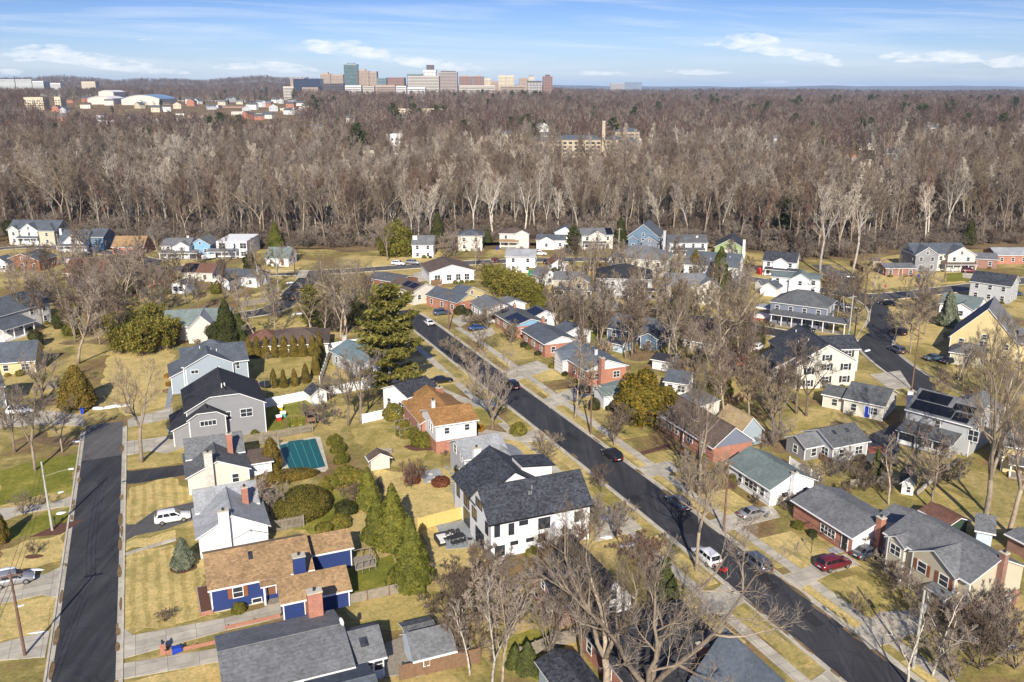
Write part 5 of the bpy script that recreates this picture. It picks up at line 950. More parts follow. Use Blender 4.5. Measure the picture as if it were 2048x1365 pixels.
# ---------------------------------------------------------------- the wood and everything behind it
def edge_y(px):
    xs=[-400,0,150,320,500,700,860,1000,1160,1300,1420,1520,1600,1700,1800,1950,2100,2500]; ys=[480,468,470,486,492,494,488,480,476,472,486,502,515,515,498,488,485,475]
    return float(np.interp(px,xs,ys))
def clear_far(X,Y):
    """open ground behind the wood: flats, car parks and the gap with the sheds"""
    for x,y,r in FARCLEAR:
        if math.dist((X,Y),(x,y))<r: return True
    return False
FARCLEAR=[]
def build_forest():
    rs=random.Random(5); pts=[]
    # jittered rows from the front edge backwards
    Y=268.0; row=0
    while Y<700:
        sp=6.6+ (Y-268)/432*3.0
        half=Y*.66+25; X=-half+rs.random()*sp
        while X<half:
            x=X+rs.uniform(-.42,.42)*sp; y=Y+rs.uniform(-.45,.45)*sp
            px,py=PX(x,y)
            if py<edge_y(px) and not inside_foot(x,y,2.5) and not clear_far(x,y): pts.append((x,y))
            X+=sp
        Y+=sp*.9; row+=1
    # how large each shows: nearest first, inside the frame
    vis=[q for q in pts if -10<PX(*q)[0]<2060]; vis.sort(key=lambda q:math.hypot(*q)); 
    first=vis[:292]; fs=set(first); n=0
    for k,(x,y) in enumerate(first):
        kind='pale' if rs.random()<(.22 if math.sin(x/31+2)>.55 else .04) else 'forest'
        r=plant(kind,0,0,rs.uniform(20,30)*(1 if kind=='forest' else .95),'','tree',name='forest_tree',xy=(x,y),rot=rs.uniform(0,6.28),wide=rs.uniform(.85,1.2),i=rs.randrange(8),group='bare trees along the front of the wood',lean=(rs.gauss(0,2),rs.gauss(0,2)),label='tall bare tree standing in the front ranks of the wood')
    rest=[(x,y,rs.uniform(.82,1.2),0 if rs.random()>(.24 if math.sin(x/31+y/90+2)>.5 else .04) else 1) for x,y in pts if (x,y) not in fs]
    scatter('bare_wood','mass of bare grey brown trees filling the wood behind the houses','wood',rest,PROTO['forest']+PROTO['pale'],[list(range(8)),[8,9,10]])
    # beyond: lower and wider spaced
    far=[]; Y=700.0
    while Y<3100:
        sp=9.5+(Y-700)/2400*13; half=Y*.63+30; X=-half+rs.random()*sp
        while X<half:
            x=X+rs.uniform(-.45,.45)*sp; y=Y+rs.uniform(-.45,.45)*sp
            if not clear_far(x,y) and not inside_foot(x,y,4) and math.sin(x/97+y/140)+math.sin(x/61-y/83+2)>-1.2-(.4 if y<1000 else 0):
                k_=1.0
                if -.52<x/y<-.24 and 1080<y<2150:
                    if rs.random()>.16: X+=sp; continue
                    k_=.5
                ev=.28 if math.sin(x/53+1)*math.sin(y/71+.5)>.74 else .03
                e_=0 if rs.random()>ev else 1
                far.append((x,y,k_*rs.uniform(.7,1.2)*(1.35 if e_ else 1),e_))
            X+=sp
        Y+=sp*.8
    scatter('distant_trees','bare reddish brown trees covering the land out to the skyline','wood',far,PROTO['far']+PROTO['pine2']+PROTO['cedar'],[[0,1,2,3],[4,5,6]])
    hill=[]
    for k in range(15000):
        y=3100+ (rs.random()**1.2)*2600; x=rs.uniform(-.66,.66)*y; hill.append((x,y,rs.uniform(1.0,1.7),0))
    scatter('hill_trees','bare trees on the low hills along the horizon','wood',hill,PROTO['far'],[[0,1,2,3]])
    # thickets of brush at the foot of the wood
    br=[]
    for k in range(1500):
        x=rs.uniform(-300,300); px=rs.uniform(-20,2068); X,Y=G(px,edge_y(px)-rs.uniform(2,70)); 
        if not inside_foot(X,Y,2): br.append((X,Y,rs.uniform(.7,1.5),0))
    for k in range(1700):
        x=rs.uniform(-230,230); px=rs.uniform(0,2048); e=edge_y(px); X,Y=G(px,e-rs.uniform(-3,22))
        if not inside_foot(X,Y,1.5): br.append((X,Y,rs.uniform(.35,.8),0))
    o=scatter('brushwood','low brown brush tangled along the foot of the wood','undergrowth',br,PROTO['thicket'],[[0,1,2]])
def scatter(name,label,cat,pts,protos,sets):
    """one object: its points carry the trees of a mass nobody could count"""
    rs=random.Random(3); col=bpy.data.collections.new(name+'_kinds')
    for k,p in enumerate(protos):
        M=[me for _,me in p['parts']]; V=[];
        # one joined mesh per kind
        me=join_meshes('%s_kind'%name,M); o=bpy.data.objects.new('%s_kind_%02d'%(name,k),me); col.objects.link(o)
    n=len(pts); me=bpy.data.meshes.new(name); me.vertices.add(n)
    me.vertices.foreach_set('co',np.array([(x,y,TZ(x,y)-.2) for x,y,_,_ in pts],np.float32).ravel())
    for nme,typ,val in(('kind_index','INT',[sets[k][rs.randrange(len(sets[k]))] for *_,k in pts]),('size','FLOAT',[s for *_,s,_ in pts]),('turn','FLOAT',[rs.uniform(0,6.28) for _ in pts])):
        a=me.attributes.new(nme,typ,'POINT'); a.data.foreach_set('value',np.array(val,np.int32 if typ=='INT' else np.float32))
    o=bpy.data.objects.new(name,me); C.objects.link(o); o['label']=label; o['category']=cat; o['kind']='stuff'
    ng=bpy.data.node_groups.new(name,'GeometryNodeTree'); ng.interface.new_socket('Geometry',in_out='INPUT',socket_type='NodeSocketGeometry'); ng.interface.new_socket('Geometry',in_out='OUTPUT',socket_type='NodeSocketGeometry')
    gi=ng.nodes.new('NodeGroupInput'); go=ng.nodes.new('NodeGroupOutput'); ip=ng.nodes.new('GeometryNodeInstanceOnPoints'); ci=ng.nodes.new('GeometryNodeCollectionInfo')
    ci.inputs['Collection'].default_value=col; ci.inputs['Separate Children'].default_value=True; ci.inputs['Reset Children'].default_value=True
    def attr(nme,t):
        a=ng.nodes.new('GeometryNodeInputNamedAttribute'); a.data_type=t; a.inputs['Name'].default_value=nme; return [s for s in a.outputs if s.enabled and s.name=='Attribute'][0]
    ng.links.new(gi.outputs[0],ip.inputs['Points']); ng.links.new(ci.outputs[0],ip.inputs['Instance']); ip.inputs['Pick Instance'].default_value=True
    ng.links.new(attr('kind_index','INT'),ip.inputs['Instance Index'])
    cx=ng.nodes.new('ShaderNodeCombineXYZ'); ng.links.new(attr('turn','FLOAT'),cx.inputs[2]); rt=ng.nodes.new('FunctionNodeEulerToRotation'); ng.links.new(cx.outputs[0],rt.inputs[0]); ng.links.new(rt.outputs[0],ip.inputs['Rotation'])
    ng.links.new(attr('size','FLOAT'),ip.inputs['Scale']); ng.links.new(ip.outputs[0],go.inputs[0])
    md=o.modifiers.new('trees','NODES'); md.node_group=ng; return o
def join_meshes(name,M):
    V=[];F=[];mi=[];mats=[];off=0
    for me in M:
        n=len(me.vertices); a=np.empty(n*3,np.float32); me.vertices.foreach_get('co',a); V.append(a.reshape(-1,3)); base=len(mats); mats+=list(me.materials)
        for p in me.polygons: F.append(tuple(v+off for v in p.vertices)); mi.append(base+p.material_index)
        off+=n
    out=bpy.data.meshes.new(name); out.from_pydata(np.concatenate(V).tolist(),[],F)
    for m in mats: out.materials.append(m)
    out.polygons.foreach_set('material_index',mi); out.update(); return out
# ---------------------------------------------------------------- ground, roads, walks
CG,SG=math.cos(GA),math.sin(GA)
def W(gx,gy,z=0.0): return (gx*CG-gy*SG,gx*SG+gy*CG,z)      # street grid -> place
def g_of(X,Y): return (X*CG+Y*SG,-X*SG+Y*CG)
ROADS=[]   # (polyline, half width)
def on_road(X,Y,m=0):
    for pl,hw in ROADS:
        for a,b in zip(pl,pl[1:]):
            dx,dy=b[0]-a[0],b[1]-a[1]; t=max(0,min(1,((X-a[0])*dx+(Y-a[1])*dy)/(dx*dx+dy*dy)))
            if math.hypot(X-a[0]-t*dx,Y-a[1]-t*dy)<hw+m: return True
    return False
def smooth(pl,n=3):
    for _ in range(n):
        q=[pl[0]]
        for a,b in zip(pl,pl[1:]): q+=[(a[0]*.75+b[0]*.25,a[1]*.75+b[1]*.25),(a[0]*.25+b[0]*.75,a[1]*.25+b[1]*.75)]
        pl=q+[pl[-1]]
    return pl
def offset(pl,d):
    out=[]
    for i,p in enumerate(pl):
        a=pl[max(0,i-1)]; b=pl[min(len(pl)-1,i+1)]; dx,dy=b[0]-a[0],b[1]-a[1]; l=math.hypot(dx,dy); out.append((p[0]-dy/l*d,p[1]+dx/l*d))
    return out
def crosses(p,own):
    for q,hw in ROADS:
        if q is own: continue
        for a,b in zip(q,q[1:]):
            dx,dy=b[0]-a[0],b[1]-a[1]; t=max(0,min(1,((p[0]-a[0])*dx+(p[1]-a[1])*dy)/(dx*dx+dy*dy)))
            if math.hypot(p[0]-a[0]-t*dx,p[1]-a[1]-t*dy)<hw-.3: return True
    return False
def ribbon(name,pl,a,b,z0,z1,mat,kind='structure',skip=None):
    """strip between offsets a<b (left positive) from z0 up to z1"""
    A=offset(pl,a); B=offset(pl,b); m=MB(); n=len(pl)
    for i in range(n-1):
        if skip is not None and crosses(((A[i][0]+B[i+1][0])/2,(A[i][1]+B[i+1][1])/2),skip): continue
        m.poly([(*A[i],z1),(*A[i+1],z1),(*B[i+1],z1),(*B[i],z1)])
        if z1-z0>.03:
            m.poly([(*A[i],z0),(*A[i+1],z0),(*A[i+1],z1),(*A[i],z1)][::-1]); m.poly([(*B[i],z0),(*B[i+1],z0),(*B[i+1],z1),(*B[i],z1)])
    # walk order decides facing; keep tops up
    for k,f in enumerate(m.f):
        p=[Vector(m.v[i]) for i in f[:3]]
        if abs(p[0].z-p[1].z)<1e-6 and abs(p[1].z-p[2].z)<1e-6 and (p[1]-p[0]).cross(p[2]-p[0]).z<0: m.f[k]=f[::-1]
    o=m.build(name,mat); o['kind']=kind; return o
_pad=[0]
def pad(name,pts,z,mat,px=True,kind='structure'):
    _pad[0]+=1; z+=.0003*_pad[0]
    P=[G(*q,0) if px else q for q in pts]
    ar=sum(a[0]*b[1]-b[0]*a[1] for a,b in zip(P,P[1:]+P[:1]))
    if ar<0: P=P[::-1]
    m=MB(); m.slab([(x,y,z) for x,y in P],z+.05); o=m.build(name,mat); o['kind']=kind; return o
def road(*a,**k): PEND.append((a,k)); ROADS.append((a[1],a[2]+.8))
PEND=[]
def lay_road(name,pl,hw,mat='asphalt',z=.04,kerb=True,gut=True):
    ribbon(name,pl,-hw,hw,0,z,mat)
    if kerb:
        for s in(1,-1):
            if gut: 
                a,b=sorted((s*hw,s*(hw+.5))); ribbon('gutter_strip',pl,a,b,0,z+.012,'walk',skip=pl)
            a,b=sorted((s*(hw+(.5 if gut else 0)),s*(hw+(.72 if gut else .2)))); ribbon('kerb',pl,a,b,0,.15,'concrete',skip=pl)
def blob(name,cx,cy,rx,ry,z,mat,rot=0,n=22,seed=0,kind='structure',hgt=.0,px=True):
    rs=random.Random(seed*7+int(cx)); X,Y=G(cx,cy) if px else (cx,cy); P=[]; k=[rs.uniform(.75,1.2) for _ in range(n)]
    for i in range(n):
        t=2*math.pi*i/n; r=(k[i]+k[i-1]+k[(i+1)%n])/3; x,y=rx*r*math.cos(t),ry*r*math.sin(t); P.append((X+x*math.cos(rot)-y*math.sin(rot),Y+x*math.sin(rot)+y*math.cos(rot)))
    m=MB()
    if hgt:
        i0=len(m.v); m.v+=[(x,y,0.0) for x,y in P]+[(X+(x-X)*.72,Y+(y-Y)*.72,hgt*rs.uniform(.6,1)) for x,y in P]+[(X,Y,hgt)]
        for i in range(n): j=(i+1)%n; m.f+=[(i0+i,i0+j,i0+n+j,i0+n+i),(i0+n+i,i0+n+j,i0+2*n)]; m.m+=[0,0]
    else: m.slab([(x,y,z) for x,y in P],z+.03)
    o=m.build(name,mat,smooth=bool(hgt)); o['kind']=kind; return o
def build_ground():
    # one sheet to the horizon, finer near by
    ys=[-60,-20,20,60,100,150,200,260,320,400,500,600,700,760]+[820+60*i for i in range(40)]+[3300,3700,4100,4500,4900,5300,5700,6200,6800,7400,8000,8800,9800,11000,12200,13200,14000,14800,15600,16500,17500,19000,22000]
    V=[];F=[];nx=140
    for y in ys:
        half=max(260,y*.7+140)
        for i in range(nx+1): x=(-1+2*i/nx)*half; V.append((x,y,TZ(x,y)))
    for j in range(len(ys)-1):
        for i in range(nx): a=j*(nx+1)+i; F.append((a,a+1,a+nx+2,a+nx+1))
    jn=next(j for j,y in enumerate(ys) if y>=320); jf=next(j for j,y in enumerate(ys) if y>=3300)
    me=bpy.data.meshes.new('ground'); me.from_pydata(V,[],F); 
    for m in('g_mixed','g_litter','g_far'): me.materials.append(MT(m))
    me.polygons.foreach_set('material_index',[0 if k//nx<jn else 1 if k//nx<jf else 2 for k in range(len(F))]); me.update()
    o=bpy.data.objects.new('ground',me); C.objects.link(o); o['kind']='structure'
    # leaf litter under the wood, with an uneven edge
    rs=random.Random(4); P=[]
    for px in range(-200,2260,60): P.append(G(px,edge_y(px)+rs.uniform(2,12)))
    P+= [(P[-1][0]+40,330),(P[0][0]-40,330)]
    m=MB(); n=len(P)-2
    for i in range(n-1): m.poly([(*P[i],.06),(*P[i+1],.06),(P[i+1][0],max(P[i+1][1]+5,352),.06),(P[i][0],max(P[i][1]+5,352),.06)])
    o=m.build('leaf_litter','g_litter'); o['kind']='structure'
    # ---- streets
    pl=[W(-11.1,55)[:2],W(-11.1,160)[:2]]; road('left_road',pl,3.0)
    o=ribbon('old_asphalt',[W(-11.1,146.5)[:2],W(-11.1,163)[:2]],-3.0,3.0,0,.052,'asphalt_old')
    pl=[(63.6,20),(63.6,60),(63.4,100),(62.6,140),(61.8,170),(61.3,205),(60,222)]; pl=smooth([W(*q)[:2] for q in pl],2); road('diagonal_street',pl,3.25)
    pl=smooth([G(*q) for q in((1705,590),(1745,600),(1772,625),(1768,650),(1745,690),(1765,712),(1800,740),(1850,772),(1930,820))],3); road('curved_street',pl,3.6)
    pl=smooth([G(*q) for q in((1745,692),(1690,690),(1620,678),(1520,660),(1430,645),(1330,628),(1180,606))],2); road('cross_street',pl,3.2,z=.045)
    pl=smooth([G(*q) for q in((380,556),(520,548),(640,546),(760,538),(860,531),(1000,523),(1150,519),(1310,520),(1400,540),(1480,556),(1600,575),(1705,590),(1760,596),(1880,582),(1960,572),(2100,556))],2); road('far_street',pl,3.6,'asphalt_old',z=.035,gut=False)
    pl=smooth([G(*q) for q in((628,548),(598,578),(575,604),(545,622),(480,632))],2); road('side_street',pl,3.4,'asphalt',z=.03,gut=False)
    pl=smooth([G(*q) for q in((-60,505),(60,492),(180,500),(300,520),(400,548))],2); road('left_far_street',pl,3.0,'asphalt_old',z=.03,gut=False)
    pl=smooth([G(*q) for q in((1700,590),(1690,565),(1668,548),(1640,530))],2); ribbon('lane',pl,-3,3,0,.05,'asphalt_old'); ROADS.append((pl,3.5))
    for a,k in PEND: lay_road(*a,**k)
    # ---- pavements
    ribbon('pavement',[W(69.8,40)[:2],W(69.9,100)[:2],W(69.3,185)[:2],W(68.5,200)[:2]],-.75,.75,0,.05,'walk'); ribbon('pavement',[W(56.6,40)[:2],W(55.8,85)[:2],W(54.6,122)[:2],W(54.3,188)[:2]],-.75,.75,0,.05,'walk')
    ROADS.append(([W(69.8,40)[:2],W(69,200)[:2]],.6)); ROADS.append(([W(56,40)[:2],W(54.4,188)[:2]],.6))
    rs=random.Random(17)
    for k in range(16):
        gx,gy=(63.2+rs.uniform(-1.8,1.8),rs.uniform(45,190)); w,l=rs.uniform(.8,1.8),rs.uniform(1.2,5)
        pad('asphalt_patch',[W(gx-w/2,gy-l/2)[:2],W(gx+w/2,gy-l/2)[:2],W(gx+w/2,gy+l/2)[:2],W(gx-w/2,gy+l/2)[:2]],.046,'asphalt_dark',px=False)
    for gx,gy in((-10.6,112),(-11.8,88),(63.0,78),(62.6,118),(62.4,150)):
        X,Y,_=W(gx,gy); m=MB(); m.tube([(X,Y,.03),(X,Y,.062)],[.36,.36],14); o=m.build('manhole_cover','metal_dark'); tag(o,'round dark manhole cover in the %s asphalt at %s'%(('left road','diagonal street')[gx>0],{112:'the white SUV driveway',88:'the concrete drives',78:'the dark grey minivan',118:'the small ornamental tree',150:'the fan shaped street tree'}[gy]),'manhole')
    for k in range(70):
        s_=(-14.25,-7.95,60.15,66.75)[k%4]; gy=rs.uniform(60,150) if k%4<2 else rs.uniform(45,130); X,Y,_=W(s_+rs.uniform(-.2,.2),gy); blob('leaf_drift',X,Y,rs.uniform(.5,1.9),rs.uniform(.12,.32),.058+.0002*k,'g_litter',GA+math.pi/2,seed=k,px=False)
    # ---- driveways and walks (photo corners on the ground)
    D=lambda n,mat,*q,z=.062: pad(n,list(q),z,mat)
    D('driveway','walk',(246,1256),(265,1272),(450,1237),(560,1208),(566,1236),(450,1262),(262,1314),(240,1320)); D('driveway','walk',(236,1330),(445,1296),(452,1322),(232,1362),(231,1350))
    D('driveway','walk',(131,1130),(95,1148),(60,1155),(0,1160),(-40,1166),(-40,1215),(0,1209),(85,1190),(113,1197))
    D('driveway','walk',(100,1262),(60,1272),(0,1288),(-40,1292),(-40,1325),(90,1315))
    D('driveway','asphalt_old',(248,1050),(270,1050),(310,1022),(400,1002),(402,1035),(330,1060),(270,1072),(246,1085)); D('driveway','asphalt',(253,940),(258,944),(370,930),(374,950),(270,968),(251,968))
    D('driveway','walk',(254,883),(300,878),(378,866),(384,890),(333,908),(300,902),(252,912)); D('driveway','walk',(255,840),(345,815),(348,836),(256,856)); D('driveway','walk',(168,832),(100,822),(30,826),(0,836),(0,856),(90,850),(168,852))
    D('driveway','walk',(150,992),(100,1008),(0,1018),(-30,1040),(-30,1056),(40,1030),(140,1012)); D('path','walk',(245,1108),(352,1076),(352,1082),(246,1113)); D('path','stone',(450,1216),(500,1196),(500,1206),(462,1222))
    D('path','slate_paver',(338,770),(352,768),(340,815),(330,818)); D('path','slate_paver',(334,860),(345,848),(352,860),(340,872))
    # right street: aprons and drives
    for a in(((1271,937),(1340,922),(1362,942),(1300,955)),((1408,1045),(1495,1020),(1545,1012),(1560,1035),(1480,1055),(1440,1070)),((1560,1153),(1645,1125),(1690,1108),(1720,1130),(1660,1148),(1598,1180)),((1705,1262),(1760,1225),(1850,1220),(1850,1260),(1770,1290),(1740,1300)),((1085,800),(1150,775),(1200,766),(1215,785),(1150,800),(1100,818)),((1000,745),(1075,722),(1105,738),(1025,765)),((900,640),(950,622),(968,628),(920,655)),((935,668),(985,655),(990,668),(950,685))): D('driveway','walk',*a)
    for a in(((1455,1165),(1405,1195),(1395,1225),(1450,1228),(1490,1205)),((1210,1015),(1190,1050),(1190,1085),(1285,1058),(1260,1035)),((1690,1365),(1640,1395),(1620,1365),(1655,1340)),((985,800),(940,800),(880,775),(885,790),(950,815),(1000,815)),((1070,860),(1040,870),(955,858),(955,870),(1045,885),(1095,882))): D('driveway','walk',*a)
    D('path','mulch',(1280,905),(1340,888),(1345,892),(1287,911)); D('path','walk',(1740,750),(1800,742),(1822,775),(1780,780)); D('path','asphalt_old',(1870,708),(1905,715),(1900,730),(1862,722)); D('path','stone',(1655,1100),(1695,1085),(1705,1100),(1665,1110))
    D('driveway','asphalt_old',(1740,870),(1790,850),(1800,905),(1730,930)); D('patio','brick',(1733,895),(1770,893),(1778,908),(1738,908),z=.07); D('patio','brick',(1465,632),(1500,630),(1545,622),(1540,640),(1490,645),z=.05)
    D('driveway','walk',(1202,600),(1240,600),(1236,622),(1196,622)); D('driveway','walk',(826,548),(862,540),(866,558),(830,566)); D('driveway','walk',(600,541),(618,541),(612,556),(592,556)); D('driveway','walk',(1475,532),(1518,532),(1505,550),(1480,548)); D('driveway','walk',(1925,547),(1960,548),(1962,558),(1925,556)); D('driveway','asphalt_old',(1700,618),(1640,602),(1640,612),(1700,630))
    # ---- lawns
    rl=random.Random(77)
    def LN(mat,*q,z=.022):
        P=[G(*a) for a in q]; out=[]
        for a,b in zip(P,P[1:]+P[:1]):
            l=math.dist(a,b); n=max(1,int(l/1.3)); nx,ny=-(b[1]-a[1])/max(l,.01),(b[0]-a[0])/max(l,.01); d=0
            for k in range(n):
                t=k/n; d=d*.5+rl.gauss(0,.42); e=d if k else d*.5; out.append((a[0]+(b[0]-a[0])*t+nx*e,a[1]+(b[1]-a[1])*t+ny*e))
        pad('lawn',out,z,mat,px=False)
    LN('g_stripe',(262,975),(340,955),(372,975),(388,1000),(300,1035),(248,1048)); LN('g_tan',(250,1088),(345,1062),(352,1074),(247,1106)); LN('g_stripe',(247,1118),(345,1090),(410,1110),(425,1205),(440,1228),(265,1270),(243,1255)); LN('g_olive',(255,918),(300,905),(376,895),(374,926),(258,940))
    LN('g_olive',(250,860),(345,838),(345,870),(252,880)); LN('g_tan',(345,690),(344,810),(258,832),(200,780),(215,700)); 
    LN('g_green',(0,940),(70,925),(165,905),(150,985),(0,1012)); LN('g_green',(0,1058),(140,1015),(131,1058),(0,1085)); LN('g_tan',(0,1100),(128,1065),(120,1120),(0,1150)); LN('g_tan',(0,1212),(110,1195),(98,1258),(0,1282)); LN('g_tan',(240,1365),(450,1322),(455,1400),(230,1400))
    LN('g_olive',(500,712),(645,712),(640,765),(560,785),(520,770)); LN('g_green',(525,862),(530,800),(615,790),(625,860)); LN('g_olive',(650,700),(690,710),(700,760),(660,760))
    LN('g_tan',(735,930),(835,950),(935,985),(935,1020),(836,1050),(790,1010)); LN('g_olive',(700,860),(790,845),(850,900),(840,945),(760,930),(735,920)); LN('g_tan',(840,1060),(985,1040),(985,1118),(880,1150),(850,1110)); LN('g_green',(590,980),(690,985),(700,1030),(640,1070),(590,1060)); LN('g_green',(695,1140),(780,1110),(830,1185),(700,1205)); LN('g_olive',(690,1222),(880,1185),(905,1245),(770,1262))
    for k in range(9): gy=44+k*16.5; pad('verge',[W(67.9,gy)[:2],W(69.0,gy)[:2],W(69.0,gy+13)[:2],W(67.9,gy+13)[:2]],.024,('g_tan','g_tan','g_olive')[k%3],px=False)
    for k in range(8): gy=44+k*16.5; pad('verge',[W(57.5,gy)[:2],W(59.2,gy)[:2],W(58.8,gy+13)[:2],W(56.6,gy+13)[:2]],.024,('g_tan','g_olive')[k%2],px=False)
    for k,gy in enumerate((62,74,88,104,121,138,154,170)): pad('lawn',[W(70.7,gy)[:2],W(76,gy)[:2],W(76,gy+10)[:2],W(70.7,gy+10)[:2]],.022,('g_olive','g_tan','g_tan','g_olive')[k%4],px=False)
    for k,gy in enumerate((50,66,100,120,136,160)): pad('lawn',[W(49,gy)[:2],W(55,gy)[:2],W(54,gy+10)[:2],W(48,gy+10)[:2]],.022,('g_olive','g_tan')[k%2],px=False)
    LN('g_green',(1010,1270),(1090,1240),(1130,1290),(1080,1365),(1010,1340)); LN('g_olive',(1030,1180),(1130,1140),(1200,1240),(1090,1280)); LN('g_olive',(1620,660),(1730,640),(1740,665),(1700,690),(1640,680)); LN('g_tan',(1780,610),(1900,640),(1880,690),(1800,680)); LN('g_olive',(1600,850),(1665,822),(1655,870),(1590,886)); LN('g_olive',(1850,730),(1930,760),(1920,800),(1870,780)); LN('g_olive',(1780,920),(1850,960),(1960,1010),(1900,1020),(1780,980)); LN('g_green',(1160,660),(1205,660),(1215,690),(1140,695)); LN('g_olive',(1420,760),(1530,745),(1540,790),(1450,800)); LN('g_tan',(470,600),(0,0) if False else (560,575),(560,600),(500,612)); LN('g_olive',(500,640),(640,632),(640,650),(500,655)); LN('g_tan',(530,540),(600,535),(600,545),(540,548)); LN('g_tan',(740,520),(880,505),(880,520),(740,534)); LN('g_tan',(320,512),(385,510),(390,530),(330,535)); LN('g_olive',(1420,500),(1500,520),(1490,545),(1430,530)); LN('g_tan',(1730,545),(1930,545),(1930,565),(1740,580)); LN('g_green',(1890,548),(1945,545),(1940,562),(1890,565))
    rs=random.Random(31)
    for k in range(110):
        x,y=rs.uniform(20,2040),rs.uniform(540,900)
        if 120<x<900 and y>690 or on_road(*G(x,y),2.5) or inside_foot(*G(x,y),1.0): continue
        blob('leaf_litter_patch',x,y,rs.uniform(2,5.5),rs.uniform(1.6,3.6),.026+.0002*k,'g_litter',rs.uniform(0,3),seed=k)
    # ---- planting beds, patios, decks
    D('mulch_bed','mulch',(120,1070),(170,1040),(120,1048),(60,1075),z=.04); blob('mulch_bed',1202,987,.95,.95,.05,'mulch'); blob('mulch_bed',68,1114,1.1,.6,.05,'mulch'); blob('mulch_bed',368,1136,1.6,1.4,.05,'mulch'); blob('mulch_bed',990,862,5.5,2.4,.045,'g_litter',GA); blob('mulch_bed',845,895,3.2,1.6,.045,'mulch'); blob('mulch_bed',530,965,3,2,.04,'mulch')
    pad('patio',[(872,1052),(935,1040),(985,1080),(985,1092),(893,1100)],.07,'slate_paver'); pad('patio',[(905,972),(932,970),(935,1005),(908,1008)],.05,'slate_paver')
    for k in range(9): t=k/8; x=893+20*t+6*math.sin(t*5); y=935+50*t; X,Y=G(x,y); m=MB(); m.obox((X,Y),.75,.5,0,.05,GA+.3*math.sin(k)); o=m.build('stepping_stone','slate_paver'); o['kind']='structure'
    pad('patio',[(843,945),(880,938),(888,960),(848,968)],.05,'stone')
    pad('pool_surround',[(549,892),(556,887),(634,874),(641,876),(657,938),(651,943),(574,948),(566,944)],.03,'concrete')
    # ---- snow left at the kerbs and in the shade
    for a in((196,818,1.7,.9,.5),(222,815,2.2,.8,.45),(248,813,2.2,.7,.4),(122,985,.8,.45,.15),(122,1027,1.2,.7,.2),(155,884,1.3,.5,.2),(15,1140,2.2,.8,.25),(70,1140,1.8,.35,.12),(40,1213,.9,.35,.12),(72,1266,1.6,.25,.1),(1222,1035,2.4,1.2,.25),(1255,1090,1.8,.7,.2),(1212,1075,1.5,.8,.15),(1700,683,1.6,.5,.25),(1735,702,2.2,.6,.3),(598,628,3.2,.7,.3),(580,566,2.0,.9,.3),(630,613,1.2,.4,.15),(1945,1215+60,1.6,1.2,.2),(2020,1290,1.2,1.0,.2),(158,842,1.6,.3,.1)):
        blob('snow_patch',a[0],a[1],a[2]*.62,a[3]*.7,0,'snow',GA+(int(a[0])%7-3)*.12,seed=int(a[0]),hgt=a[4]*.8)
